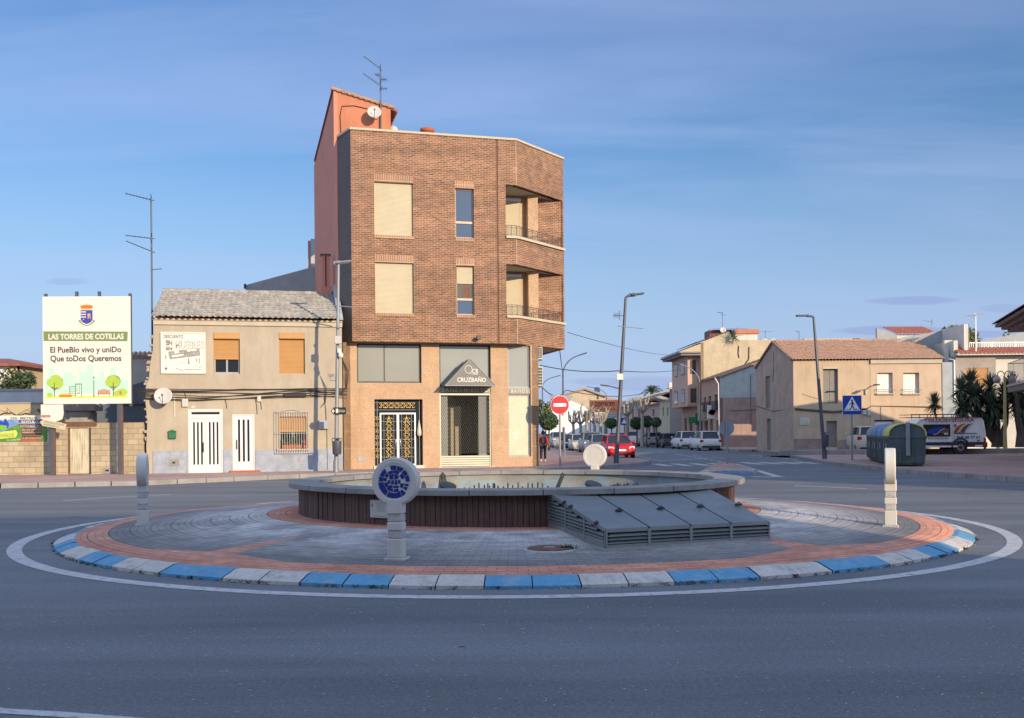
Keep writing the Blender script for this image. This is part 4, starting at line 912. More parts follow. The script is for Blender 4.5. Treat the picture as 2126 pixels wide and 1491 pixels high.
# white board and yellow arrow sign on the billboard post
q = WF.rect(86, 840, 133, 876, -.9); WB = thing('notice_board', 'torn blank white board with a red strip beneath the billboard', 'sign', WF.o, wr)
MB().use('white_sheet').prismy([(q[0], q[2] + .12), (q[1] - .3, q[2]), (q[1] - .05, q[2] + .1), (q[1], q[2] + .3), (q[1] - .02, q[3]), (q[0], q[3])], -.95, -.92).build('panel', WB)
MB().use('red_sign').box(q[0] + .02, q[0] + .35, -.956, -.951, q[2] + .17, q[2] + .26).use('white_sheet').text('SE VENDE', q[0] + .05, q[0] + .32, q[2] + .19, q[2] + .24, -.957).build('strip', WB)
AR = thing('arrow_sign', 'tilted yellow wooden arrow sign pointing past the block wall', 'sign', WF.o, wr)
p0 = WF.at(83, 876, -1.0); p1 = WF.at(138, 886, -1.0); L_ = p1[0] - p0[0]; rot_ = math.atan2(p1[1] - p0[1], L_)
T = Matrix.Translation((p0[0], -1.0, p0[1])) @ Matrix.Rotation(-rot_, 4, 'Y')
MB().xf(T).use('shutter_cream').prismy([(0, 0), (.12, -.13), (L_, -.13), (L_, .10), (.12, .12)], -.02, .02).build('board', AR)
MB().xf(T).use('ink').text('URBANIZACION', .16, L_ - .08, .01, .07, -.021, space=1.3).text('HERREROS', .16, L_ - .25, -.09, -.03, -.021, space=1.4).build('lettering', AR)
# billboard
BF = Fac(-14.0, 38.75, R(1.5)); bb = BF.rect(89, 615.5, 271, 838.5)
BB = thing('billboard', 'large white town billboard with coat of arms, green band and park drawing', 'billboard', BF.o, BF.a)
a, b, c, d = bb; W_, H_ = b - a, d - c
k = MB().use('white_sheet').box(a, b, 0, .06, c, d); k.build('panel', BB)
for px in (106, 247):
    u = BF.u(px, 900); MB().use('pole_dark').box(u - .09, u + .06, .062, .20, .13, d - .2).use('rust').box(u + .0605, u + .10, .066, .20, .13, d - .2).build('post', BB)
for px in (92.5, 157, 204, 268):
    u = BF.u(px, 610); hz = .12 if px in (92.5, 268) else .2; MB().use('pole_dark').box(u - .05, u + .05, .065, .16, c - .1, d + hz).build('rib', BB)
MB().use('pole_dark').box(a + .05, b - .05, .065, .10, c + .5, c + .58).box(a + .05, b - .05, .065, .10, d - .6, d - .52).build('brace', BB)
X = lambda t: a + W_ * t; Z = lambda t: d - H_ * t; LY = [-.001]
def lay(k, pts, y): k.prismy([(X(p), Z(q)) for p, q in pts][::-1], y - .001, y)
def box_(k, x0, x1, z0, z1, y): lay(k, [(x0, z0), (x1, z0), (x1, z1), (x0, z1)], y)
def blob(k, cx_, cz_, rx, rz_, y, n=26): lay(k, [(cx_ + rx * math.cos(2 * PI * i / n), cz_ + rz_ * math.sin(2 * PI * i / n)) for i in range(n)], y)
k = MB().use('green_band'); lay(k, [(.008, .323), (.97, .330), (.965, .42), (.01, .413)], -.002)
k.use('mint')
for x0, x1, z in ((.02, .06, .75), (.06, .125, .665), (.125, .23, .75), (.23, .33, .705), (.33, .38, .735), (.38, .41, .80), (.41, .50, .705), (.50, .575, .64), (.575, .605, .735), (.605, .64, .77), (.64, .705, .70), (.705, .765, .79), (.765, .835, .655), (.835, .91, .755), (.91, .975, .775)): box_(k, x0 + .0004, x1 - .0004, z, .905, -.002)
k.use('grass_print'); box_(k, .01, .975, .928, .945, -.0035)
k.use('lime_dark'); blob(k, .145, .800, .085, .065, -.004); blob(k, .80, .795, .085, .062, -.004)
k.use('lime'); blob(k, .145, .775, .07, .048, -.0052); blob(k, .105, .80, .065, .042, -.0062); blob(k, .165, .81, .068, .045, -.0072); blob(k, .795, .785, .06, .050, -.0052); blob(k, .765, .80, .06, .042, -.0062); blob(k, .825, .80, .055, .045, -.0072)
blob(k, .075, .915, .035, .022, -.0052); blob(k, .90, .895, .062, .035, -.0052); blob(k, .84, .905, .04, .024, -.0062)
k.use('print_brown')
for x in (.128, .80): box_(k, x - .004, x + .004, .80, .932, -.0085); lay(k, [(x, .87), (x + .03, .84), (x + .033, .844), (x, .885)], -.0085); lay(k, [(x, .88), (x - .025, .85), (x - .022, .847), (x, .875)], -.0095)
k.use('ink')
for x0 in (.30, .365, .435): box_(k, x0, x0 + .006, .84 if x0 < .36 else .815, .93, -.0052)
box_(k, .30, .365, .838, .843, -.006); box_(k, .365, .441, .812, .818, -.006)
for z in (.86, .88, .90, .92): box_(k, .306, .365, z, z + .003, -.006)
box_(k, .385, .388, .818, .90, -.006); box_(k, .415, .418, .818, .90, -.006)
box_(k, .574, .582, .775, .93, -.006); lay(k, [(.566, .76), (.578, .745), (.59, .76)], -.006); box_(k, .568, .588, .925, .932, -.0068)
k.use('off_white'); lay(k, [(.569, .762), (.587, .762), (.583, .782), (.573, .782)], -.0068)
k.use('crown_red'); box_(k, .18, .325, .918, .935, -.0052); k.use('print_orange'); box_(k, .385, .42, .898, .905, -.007); box_(k, .87, .895, .885, .918, -.0085)
k.use('crown_gold'); lay(k, [(.185, .918), (.32, .918), (.30, .90), (.2, .902)], -.0062)
k.use('bench_red')
for i in range(9): box_(k, .63 + i * .0145, .64 + i * .0145, .878 - .006 * math.sin(PI * i / 8), .905, -.006)
box_(k, .62, .765, .905, .911, -.0068); box_(k, .626, .632, .87, .93, -.0068); box_(k, .752, .758, .87, .93, -.0068); lay(k, [(.626, .878), (.69, .862), (.758, .878), (.69, .868)], -.0068)
# coat of arms
k.use('shield_blue'); lay(k, [(.435, .128), (.57, .128), (.57, .215), (.555, .238), (.525, .252), (.503, .258), (.48, .252), (.45, .238), (.435, .215)], -.002)
k.use('white_sheet')
for z in (.143, .167, .191): box_(k, .44, .496, z, z + .006, -.0035); [box_(k, .442 + i * .014, .451 + i * .014, z - .005, z + .0005, -.0045) for i in range(4)]
box_(k, .462, .472, .21, .217, -.0035); k.use('crown_gold'); lay(k, [(.512, .165), (.522, .158), (.532, .165), (.545, .158), (.545, .19), (.552, .205), (.512, .205), (.516, .19)], -.0035)
k.use('shield_blue'); lay(k, [(.5275, .182), (.5385, .182), (.5385, .205), (.5275, .205)], -.0045); lay(k, [(.4995, .13), (.5045, .13), (.5045, .256), (.4995, .256)], -.0045)
k.use('crown_red'); lay(k, [(.44, .112), (.565, .112), (.575, .093), (.545, .084), (.505, .080), (.46, .084), (.43, .093)], -.002)
k.use('crown_gold'); lay(k, [(.445, .124), (.56, .124), (.565, .112), (.44, .112)], -.002); [blob(k, .435 + i * .034, .085 - .008 * math.sin(PI * i / 4), .011, .006, -.0035, 8) for i in range(5)]; box_(k, .499, .506, .060, .078, -.0035)
k.use('green_band'); lay(k, [(.405, .228), (.43, .215), (.435, .235), (.46, .256), (.503, .268), (.545, .256), (.57, .235), (.577, .215), (.60, .228), (.585, .24), (.55, .265), (.503, .277), (.455, .265), (.42, .24)], -.0012)
k.build('printed_picture', BB)
k = MB().use('white_sheet').text('LAS TORRES DE COTILLAS', X(.065), X(.925), Z(.401), Z(.347), -.004, bold=.035)
k.use('ink').text('El PueBlo vivo y uniDo', X(.085), X(.895), Z(.54), Z(.468), -.002, bold=.022).text('Que toDos Queremos', X(.085), X(.895), Z(.615), Z(.548), -.002, bold=.022)
k.build('lettering', BB)
# things behind the wall
def simple_house(name, label, cat, F_, u0, u1, dep, z1, wallmat, roof=None, rh=1.2, rmat='tile_red', over=.25, zb=0.0, half=True, wins=(), wy=.12, wmat='glass_dark', group=None):
    H_ = thing(name, label, cat, F_.o, F_.a, group)
    k = MB().use(wallmat).wall((u0, 0), (u1, 0), zb, z1, [(a - u0, b - u0, c, d) for a, b, c, d in wins], .25)
    k.wall((u1, 0.0), (u1, dep), zb, z1, (), .25) if False else k.quad((u1, 0, zb), (u1, dep, zb), (u1, dep, z1), (u1, 0, z1))
    k.quad((u0, dep, zb), (u0, 0, zb), (u0, 0, z1), (u0, dep, z1)); k.quad((u1, dep, zb), (u0, dep, zb), (u0, dep, z1), (u1, dep, z1)); k.quad((u0, 0, z1), (u1, 0, z1), (u1, dep, z1), (u0, dep, z1)); k.quad((u0, .4, zb), (u1, .4, zb), (u1, .4, z1), (u0, .4, z1))
    if roof == 'gable':                                     # ridge along the front
        k.prismx([(0, z1), (dep, z1), (dep / 2, z1 + rh)], u0, u1)
    k.build('wall', H_)
    for a, b, c, d in wins:
        if wmat in ('shutter_white', 'shutter_tan', 'shutter_cream'): shutter_window(H_, (a, b, c, d), 1.0, wmat, y=wy)
        else:
            w = MB().use('frame_grey').frame(a, b, c, d, wy - .03, wy + .03, .05).build('window', H_); MB().use(wmat).quad((a, wy, c), (b, wy, c), (b, wy, d), (a, wy, d)).build('pane', w)
    if roof:
        k = MB().use(rmat)
        if roof == 'gable': tile_roof(k, u0 - over, u1 + over, -over, z1 - over * rh / (dep / 2) + .05, dep / 2, z1 + rh + .05); tile_roof(k, u1 + over, u0 - over, dep + over, z1 - over * rh / (dep / 2) + .05, dep / 2, z1 + rh + .05)
        elif roof == 'shed': tile_roof(k, u0 - over, u1 + over, -over, z1 + .05, dep, z1 + rh); k.quad((u1, 0, z1), (u1, dep, z1), (u1, dep, z1 + rh), (u1, 0, z1)); k.quad((u0, dep, z1), (u0, 0, z1), (u0, 0, z1), (u0, dep, z1 + rh)); k.quad((u0, dep, z1), (u0, dep, z1 + rh), (u1, dep, z1 + rh), (u1, dep, z1))
        k.build('roof', H_)
    return H_
YF = Fac(-40, 58, 0); zt_ = YF.z(10, 757)
YH = simple_house('yellow_house', 'pale yellow house with red tiled roof beyond the block wall', 'house', YF, YF.u(-200), YF.u(36, 780), 9, zt_, 'yellow_render', None, wins=[YF.rect(-20, 760, 18, 790)], wmat='shutter_white')
ya, yb = YF.u(-200), YF.u(36, 780) + .35; P_ = [(ya, -.4, zt_ + .05), (yb, -.4, zt_ + .05), (yb - 2.6, 3.6, zt_ + .62), (ya, 3.6, zt_ + .62), (yb, 9, zt_ + .05), (ya, -.4, zt_ - .1), (yb, -.4, zt_ - .1), (yb, 9, zt_ - .1)]
MB().use('tile_red').add(P_, [(0, 1, 2, 3), (1, 4, 2), (5, 6, 1, 0), (6, 7, 4, 1)]).build('roof', YH)
YF2 = Fac(-40, 64, 0); simple_house('tiled_outbuilding', 'low outbuilding with brown tiled roof between the yellow house and the billboard', 'outbuilding', YF2, YF2.u(38), YF2.u(120), 6, YF2.z(60, 779), 'fence_dark', 'shed', 1.0, 'tile_orange')
def clump(mb, c, rx, ry, rz_, n, s_, mts, seed=0, hollow=.35):
    rd = random.Random(seed)
    lobes = [(rd.uniform(-.5, .5), rd.uniform(-.5, .5), rd.uniform(-.45, .5), rd.uniform(.35, .62)) for _ in range(9)]
    for i in range(n):
        l = rd.choice(lobes)
        while True:
            v = Vector((rd.uniform(-1, 1), rd.uniform(-1, 1), rd.uniform(-1, 1)))
            if hollow < v.length < 1: break
        p = Vector((c[0] + (l[0] + v.x * l[3]) * rx, c[1] + (l[1] + v.y * l[3]) * ry, c[2] + (l[2] + v.z * l[3]) * rz_))
        a = Vector((rd.uniform(-1, 1), rd.uniform(-1, 1), rd.uniform(-1, 1))).normalized() * s_ * rd.uniform(.6, 1.3); b = a.cross(Vector((rd.uniform(-1, 1), rd.uniform(-1, 1), rd.uniform(-1, 1)))).normalized() * s_ * .55
        mb.use(mts[rd.randrange(len(mts))]); mb.quad(p - a, p - b, p + a, p + b)
    return mb
def tree(name, label, base, h, crown_r, crown_h, n, s_, mts, seed=1, cat='tree', trunk_r=.12, group=None, bark='bark'):
    t = thing(name, label, cat, base, 0, group); rd = random.Random(seed); k = MB().use(bark)
    k.tube([(0, 0, 0), (rd.uniform(-.1, .1), 0, h * .3), (rd.uniform(-.15, .15), 0, h - crown_h * .4)], [trunk_r, trunk_r * .75, trunk_r * .4], 8)
    for i in range(6):
        a = rd.uniform(0, 6.28); z = h - crown_h * rd.uniform(.6, .95); k.tube([(0, 0, z), (math.cos(a) * crown_r * .4, math.sin(a) * crown_r * .4, z + crown_h * .25), (math.cos(a) * crown_r * .8, math.sin(a) * crown_r * .8, z + crown_h * .45)], [trunk_r * .4, trunk_r * .25, trunk_r * .1], 6)
    k.build('trunk', t); clump(MB(), (0, 0, h - crown_h / 2), crown_r, crown_r, crown_h / 2, n, s_, mts, seed).build('crown', t); return t
p = dp(38, 800, 52); tree('garden_tree', 'loose green tree behind the block wall beside the yellow house', (p.x, 52, 0), dp(38, 762, 52).z, 1.0, 2.2, 2200, .10, ['leaf', 'leaf_grey', 'leaf_dark'], 5)
SF = Fac(-30, 47, 0); q = SF.rect(-60, 812, 92, 842); mat('render_pale', (.46, .45, .43), .9, .1, 1.5, .08, 30, .3, 20)
o = MB().use('render_pale').box(q[0], q[1], 0, .2, q[2], q[3]).use('render_grey').box(q[0], q[1] - 0, -.05, .25, q[3], q[3] + .1).build('garden_wall', loc=SF.o); tag(o, 'grey upper garden wall beyond the posters and below the green tree', 'wall')
SF = Fac(-30, 40.6, 0); q = SF.rect(-60, 838, 190, 980); o = MB().use('yellow_render').box(q[0], q[1], 0, .2, 0, q[3]).use('concrete').box(q[0], q[1] + .02, -.04, .24, q[3], q[3] + .05).build('garden_wall', loc=SF.o); tag(o, 'cream rendered wall rising just behind the block wall and vine', 'wall')
# dark shed roof, plastered gable, blocky tank between billboard and house
SF = Fac(-20, 44.5, R(3)); q = SF.rect(196, 842, 306, 905)
o = MB().use('fence_dark').prismy([(q[0], .1), (SF.u(310), .1), (SF.u(306), SF.z(306, 790)), (SF.u(272), SF.z(272, 800)), (SF.u(240), SF.z(240, 836)), (q[0], q[3])], 0, .25).use('dark_red').box(SF.u(245), SF.u(306), -.05, .0, SF.z(270, 841), SF.z(270, 838)); o = o.build('shed_wall', loc=SF.o, rot=(0, 0, SF.a)); tag(o, 'dark grey shed wall in the gap between billboard and beige house', 'wall')
SF = Fac(-20, 49, R(3)); o = MB().use('stucco_side').prismy([(SF.u(225), .1), (SF.u(330), .1), (SF.u(330), SF.z(320, 733)), (SF.u(272), SF.z(272, 744)), (SF.u(225), SF.z(225, 747))], 0, .3).use('tile_orange')
for i in range(8): u = SF.u(268) + i * .22; o.tube([(u, -.1, SF.z(272, 741)), (u, .4, SF.z(272, 736) + .1)], .1, 6)
o = o.build('rendered_gable', loc=SF.o, rot=(0, 0, SF.a)); tag(o, 'rough beige gable wall peeping above the shed wall beside the billboard', 'wall')
q = WF.rect(128, 840, 192, 878, .5); o = MB().use('concrete').bbox(q[0] + .1, q[1] - .1, .5, 1.3, q[2] - .1, q[3] - .25, .05).box(q[0], q[1] + .1, .45, 1.35, q[3] - .25, q[3]).build('concrete_ledge', loc=WF.o, rot=(0, 0, wr)); tag(o, 'stepped concrete ledge above the corrugated gate', 'ledge')
V_ = thing('bare_vine', 'twisted bare vine branch lying along the top of the block wall', 'vine', WF.o, wr); k = MB().use('bark'); rd = random.Random(4)
pts = []
for i in range(14): px = -30 + i * 9; pts.append((WF.u(px), .05 + rd.uniform(-.05, .05), WF.z(px, 860 - (8 if 60 < px < 80 else 0) + rd.uniform(-3, 3))))
k.tube(pts, .035, 6)
for i in range(18):
    p = Vector(pts[rd.randrange(len(pts))]); k.tube([p, p + Vector((rd.uniform(-.2, .2), rd.uniform(-.1, .1), rd.uniform(-.02, .15))), p + Vector((rd.uniform(-.4, .4), rd.uniform(-.1, .1), rd.uniform(0, .3)))], [.02, .014, .006], 5)
k.build('branches', V_)
# ---------------------------------------------------------------- grey gable and tower behind the house
SF = Fac(-9, 58, R(10)); o = MB().use('render_grey').prismy([(SF.u(512), 2), (SF.u(660), 2), (SF.u(660), SF.z(645, 553)), (SF.u(638), SF.z(638, 558)), (SF.u(512), SF.z(512, 592))], 0, 6).use('dark_metal').tube([(SF.u(511), -.1, SF.z(511, 600)), (SF.u(511), -.1, SF.z(511, 590))], .06, 6)
o = o.build('grey_gable', loc=SF.o, rot=(0, 0, SF.a)); tag(o, 'dark grey rendered gable rising behind the tiled roof of the beige house', 'building')
SF = Fac(-8, 62, R(10)); o = MB().use('render_bluegrey').box(SF.u(648), SF.u(672), 0, 5, 2, SF.z(655, 496)).use('render_orange_shade').box(SF.u(642), SF.u(647.5), .3, 5, 2, SF.z(645, 498)); o = o.build('stair_tower', loc=SF.o, rot=(0, 0, SF.a)); tag(o, 'tall narrow blue-grey tower between grey gable and shaded party wall', 'building')
# ---------------------------------------------------------------- corner building of brown brick
BR = Fac(-6.6, 42.0, R(14.8)); B = thing('brick_building', 'four-storey brown brick corner building with rounded balconies over a granite shop front', 'building', BR.o, BR.a)
u1 = BR.u(1072, 400); P2 = BR.loc((2.48, 46.9, 0)); P5 = BR.loc((-7.34, 43.2, 0)); zB = 5.48; zT = 14.28
X = BR.u
bw = [BR.rect(777, 379, 857.5, 489), BR.rect(779, 545.5, 859, 650.5)]; nw = [BR.rect(945.5, 391.5, 984, 494), BR.rect(948, 552.5, 984.5, 653.6)]
ub = X(1050, 450); bz = [(BR.z(1060, 490), BR.z(1060, 384)), (BR.z(1060, 655), BR.z(1060, 549))]
jt = X(1033, 500)
Lc = math.hypot(P2[0] - u1, P2[1])
holes = [(a, b, c, d) for a, b, c, d in bw + nw]
k = MB().use('brick').wall((0, 0), (jt - .035, 0), zB, zT - .45, holes, .3)
k.use('brick').wall((0, 0), (jt - .035, 0), zT - .45, zT, (), .3)
k.wall((jt + .035, 0), (u1, 0), zB, zT, [(ub - jt - .035, 99, z0, z1) for z0, z1 in bz], .25)
k.wall((u1, 0), (P2[0], P2[1]), zB, zT, [(-1, Lc - .10, z0, z1) for z0, z1 in bz], .25)
k.wall((P2[0], P2[1]), (P2[0], P2[1] + 12), zB, zT, (), .25)
k.use('brick_shaded').wall((P5[0], P5[1]), (0, 0), zB, zT, (), .25)
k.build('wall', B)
MB().use('rust').box(jt - .035, jt + .035, .03, .08, zB, zT).build('joint', B)
mat('mortar_light', (.55, .42, .28), .9)
k = MB().use('mortar_light')
for za, zb_ in ((zB, bz[1][0] - .12), (bz[1][1], bz[0][0] - .12), (bz[0][1], zT - .02)): k.box(u1 - .014, u1 + .006, -.006, .01, za, zb_)
k.build('corner_joint', B)
for (a, b, c, d) in bw + nw: MB().use('soldier').box(a - .02, b + .02, -.012, .0, d + .01, d + .33).build('lintel_course', B); MB().use('soldier').box(a - .02, b + .02, -.03, .28, c - .13, c - .002).build('brick_sill', B)
def sweep(k, pts, o0, o1, z0, z1, closed=False):
    P = [Vector((p[0], p[1])) for p in pts]; n = len(P); A, Bq = [], []
    for i in range(n):
        d1 = (P[i] - P[i - 1]).normalized() if i else (P[1] - P[0]).normalized(); d2 = (P[(i + 1) % n] - P[i]).normalized() if i < n - 1 else d1
        n1 = Vector((d1.y, -d1.x)); n2 = Vector((d2.y, -d2.x)); bi = (n1 + n2).normalized(); s_ = 1 / max(.5, bi.dot(n1)); A.append(P[i] + bi * o0 * s_); Bq.append(P[i] + bi * o1 * s_)
    for i in range(n - 1):
        q = [A[i], Bq[i], Bq[i + 1], A[i + 1]]; k.prism([(p.x, p.y) for p in q], z0, z1)
    return k
k = MB().use('coping'); sweep(k, [(P5[0], P5[1]), (0, 0), (u1, 0), (P2[0], P2[1]), (P2[0], P2[1] + 8)], -.3, .05, zT, zT + .09); k.build('parapet_coping', B)
for z0, z1 in bz:
    k = MB().use('coping'); sweep(k, [(ub + .003, 0), (u1, 0), (P2[0], P2[1])], -.28, .10, z0 - .11, z0 - .0); k.build('balcony_coping', B)
inner = [(ub - .4, 1.7), (X(1092, 450, 1.7), 1.7)]
k = MB().use('granite')
for z0, z1 in bz:                                           # recess: ceiling, floor, back walls
    ce = [(ub - .5, .24), (u1 + .0, .24), (P2[0] - .05, P2[1] + .1), (P2[0] - .05, P2[1] + 3), (ub - .5, 3.2)]
    k.use('cornice').prism(ce, z1, z1 + .12); k.use('concrete').prism(ce, z0 - .2, z0 - .12)
    k.use('stucco_side').box(ub - .3, ub - .02, .25, 2.6, z0 - .12, z1)
    xc = X(1083, 450, 1.9); k.use('granite').box(ub - .3, xc + .0, 2.0, 2.2, z0 - .12, z1)
    x2, x3 = X(1096, 450, 1.6), X(1118, 450, 1.5); k.box(xc, x2, 2.0, 2.2, z0 - .12, z1); k.box(x2, x3, 1.6, 2.2, z0 - .12, z1)
    k.use('brick').prism([(x3 - .02, 2.21), (P2[0] - .26, P2[1] - .02), (P2[0] - .26, P2[1] + .3), (x3 + .1, 2.6)], z0 - .12, z1)
k.build('balcony_recess', B)
for z0, z1 in bz:
    D = shutter_window(B, (ub - .1, X(1083, 450, 1.9) - .06, z0 - .1, z0 + 2.05 - .1), 1.0, 'shutter_cream', y=1.98, name='balcony_door', frame='door_white'); 
    k = MB().use('door_white').box(ub - .2, X(1083, 450, 1.9) - .02, 1.9, 2.0, z0 + 1.96, z0 + 2.1).build('lintel', D)
    rl = MB().use('dark_metal'); pts = [(ub + .02, .03), (u1, .03), (P2[0] - .05, P2[1] + .05)]; h0, h1 = z0 + .03, z0 + .46
    for z in (h0 + .02, h1 - .07, h1): rl.tube([(p[0], p[1], z) for p in pts], .014 if z == h1 else .009, 5)
    for s_ in range(2):
        a, b = Vector(pts[s_]), Vector(pts[s_ + 1]); L_ = (b - a).length; n = int(L_ / .42) + 1
        for i in range(n + 1):
            p = a.lerp(b, i / n); rl.tube([(p.x, p.y, z0), (p.x, p.y, h1)], .013, 5)
            if i < n:
                if i % 2 == 0:
                    for q in (.25, .5, .75): t = a.lerp(b, (i + q) / n); rl.tube([(t.x, t.y, h0), (t.x, t.y, h1 - .07)], .007, 4)
                else:
                    c0 = a.lerp(b, (i + .5) / n); d_ = (b - a).normalized(); rl.tube([(c0.x + d_.x * .13 * math.cos(w), c0.y + d_.y * .13 * math.cos(w), (h0 + h1) / 2 - .02 + .13 * math.sin(w)) for w in [2 * PI * j / 14 for j in range(14)]], .007, 4, closed=True)
                    rl.tube([(c0.x + d_.x * .05 * math.cos(w), c0.y + d_.y * .05 * math.cos(w), (h0 + h1) / 2 - .02 + .05 * math.sin(w)) for w in [2 * PI * j / 10 for j in range(10)]], .007, 4, closed=True)
    rl.build('balcony_railing', B)
    MB().use('black').sphere((ub + .1, 1.2, z1 - .09), .10, 8).build('ceiling_lamp', B)
for r_ in bw: shutter_window(B, r_, 1.0, 'shutter_cream', y=.16, frame='frame_grey')
mat('window_tan', (.42, .33, .23), .5); mat('glass_blue', (.05, .075, .13), .08, .05, 1, spec=.8)
for i, (a, b, c, d) in enumerate(nw):
    w = MB().use('window_tan').frame(a, b, c, d, .14, .20, .05).box(a + .05, b - .05, .14, .2, c + (d - c) * .30, c + (d - c) * .345).build('window', B)
    MB().use('glass_blue').quad((a + .04, .18, c + .04), (b - .04, .18, c + .04), (b - .04, .18, d - .04), (a + .04, .18, d - .04)).build('pane', w)
    if i: k = MB().use('shutter_cream'); slats(k, a + .03, b - .03, d - (d - c) * .36, d, .13); k.build('shutter', w); MB().use('black').quad((a + .06, .175, c + (d - c) * .35), (b - .06, .175, c + (d - c) * .35), (b - .06, .175, d - (d - c) * .36), (a + .06, .175, d - (d - c) * .36)).use('rust').box(a + .3, b - .15, .168, .173, c + (d - c) * .37, d - (d - c) * .40).build('curtain', w)
MB().use('cornice').prism([(0.05, .06), (u1, .06), (P2[0] - .06, P2[1] + .06), (P2[0] - .06, P2[1] + 11), (P5[0] + .06, P5[1] + 12), (P5[0] + .06, P5[1] + .1)], zB + .01, zB + .14).prism([(0.05, .32), (u1, .32), (P2[0] - .26, P2[1] + .2), (P2[0] - .26, P2[1] + 11), (P5[0] + .3, P5[1] + 12), (P5[0] + .3, P5[1] + .3)], zT - .4, zT - .3).build('floor_slab', B)
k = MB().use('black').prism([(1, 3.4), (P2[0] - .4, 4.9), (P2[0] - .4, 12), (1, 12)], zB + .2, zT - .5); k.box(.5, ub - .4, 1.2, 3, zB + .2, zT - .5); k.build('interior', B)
# ground floor set back .5 m
GY = .5; G_ = lambda *a: BR.rect(*a, y=GY); x0g = X(713, 850, GY); x1g = X(1118.5, 850, GY)
op = [G_(741, 713, 875, 795), G_(778, 829, 878, 972), G_(913, 713, 1019.5, 970), G_(1055, 713, 1102, 948)]
op[0] = (*op[0][:3], zB - .02); op[2] = (op[2][0], op[2][1], .16, zB - .02); op[3] = (op[3][0], op[3][1], op[3][2], zB - .02); op[1] = (op[1][0], op[1][1], .28, op[1][3])
k = MB().use('granite').wall((x0g, GY), (x1g, GY), .1, zB, [(a - x0g, b - x0g, c, d) for a, b, c, d in op], .35); k.wall((x1g, GY), (x1g - .0, GY + 11), .1, zB, (), .3); k.wall((x0g, GY + 8), (x0g, GY), .1, zB, (), .3)
sf = k.build('shop_front', B)
k = MB().use('cornice')
for py in (745, 774, 803, 858, 894, 930):
    z = BR.z(900, py, GY)
    for a, b in ((x0g, op[0][0] if z > op[0][2] else op[1][0]), (op[0][1] if z > op[0][2] else op[1][1], op[2][0]), (op[2][1], op[3][0]), (op[3][1], x1g)): k.box(a + .004, b - .004, GY - .003, GY, z, z + .012)
k.build('stone_joints', B)
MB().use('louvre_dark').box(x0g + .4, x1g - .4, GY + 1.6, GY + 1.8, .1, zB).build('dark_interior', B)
# shop windows
def glazed(r, mull, y=GY + .18, fr='dark_metal', gl='glass_shop'):
    a, b, c, d = r; w = MB().use(fr).frame(a, b, c, d, y - .04, y + .04, .07)
    for m_ in mull: w.box(a + (b - a) * m_ - .02, a + (b - a) * m_ + .02, y - .03, y + .03, c + .07, d - .07)
    w = w.build('window', B); MB().use(gl).quad((a + .06, y, c + .06), (b - .06, y, c + .06), (b - .06, y, d - .06), (a + .06, y, d - .06)).build('pane', w); return w
glazed(op[0], (.43,)); zs0, zs1 = BR.z(960, 816, GY), BR.z(960, 803, GY)
glazed((op[2][0], op[2][1], zs1, op[2][3]), ()); zr0, zr1 = BR.z(1078, 818, GY), BR.z(1078, 806, GY); glazed((op[3][0], op[3][1], zr1, op[3][3]), (), fr='frame_grey')
mat('pale_green', (.42, .45, .33), .5, .06, 1.5, stain=(.5, .52, .42), stain_amt=.4, stain_scale=1.5)
w = glazed((op[3][0], op[3][1], op[3][2], zr0), (), fr='frame_grey', gl='pale_green'); a, b = op[3][0], op[3][1]; nz_ = BR.z(1070, 906, GY); MB().use('white_sheet').box(a + .22, a + .48, GY + .165, GY + .175, nz_ - .14, nz_ + .14).use('pale_ink').text('SE ALQUILA', a + .25, a + .45, nz_ + .02, nz_ + .07, GY + .164).build('notice', w)
mat('sign_band', (.23, .225, .19), .5); mat('letter_relief', (.60, .57, .46), .5)
k = MB().use('sign_band').box(op[2][0], op[2][1], GY + .04, GY + .2, zs0, zs1).use('letter_relief').text('SANEAMIENTO', op[2][0] + .1, op[2][1] - .1, zs0 + .04, zs1 - .05, GY + .04, ext=.03, bold=.01, space=1.2).build('sign_band', B)
k = MB().use('sign_band').box(op[3][0], op[3][1], GY + .06, GY + .2, zr0, zr1).use('letter_relief').text('BAÑOS', op[3][0] + .14, op[3][1] - .14, zr0 + .04, zr1 - .03, GY + .06, ext=.03, bold=.01, space=1.2).build('sign_band', B)
# roller grille
a, b, c = op[2][0] + .05, op[2][1] - .05, op[2][2]; zk = BR.z(960, 946, GY); k = MB().use('shutter_cream')
mat('grille_metal', (.38, .36, .30), .45, .06, 3, metal=.5); k = MB().use('grille_metal'); n = 13; wst = (b - a) / n; rows = int((zs0 - zk) / .17)
hz = (zs0 - .04 - zk) / rows
for r_ in range(rows + 1):
    for ph in (0, 1):
        z = zk + r_ * hz; pts = [(a + i * wst / 2, GY + .10 - .008 * ph, z + hz * .5 * (1 if i % 2 == ph else -1)) for i in range(2 * n + 1)]
        if hz * .4 < z - zk and z < zs0 - .12: k.tube(pts, .011, 4, cap=False)
k.box(a, b, GY + .08, GY + .12, zs0 - .09, zs0 - .02); k.box(a - .05, a, GY + .05, GY + .15, c, zs0); k.box(b, b + .05, GY + .05, GY + .15, c, zs0)
k.build('roller_grille', B); k = MB().use('grille_metal'); slats(k, a, b, c + .02, zk, GY + .10, h=.10, d=.02); k.build('shutter_base', B)
mat('curtain', (.46, .40, .25), .8, .15, 1.5, stretch=(6, 1, .5)); k = MB().use('curtain')
for x0_, x1_, z1_ in ((.03, .18, .62), (.24, .30, .8), (.33, .40, .55), (.80, .90, .6)): k.box(a + (b - a) * x0_, a + (b - a) * x1_, GY + .5, GY + .6, c, c + (zs0 - c) * z1_)
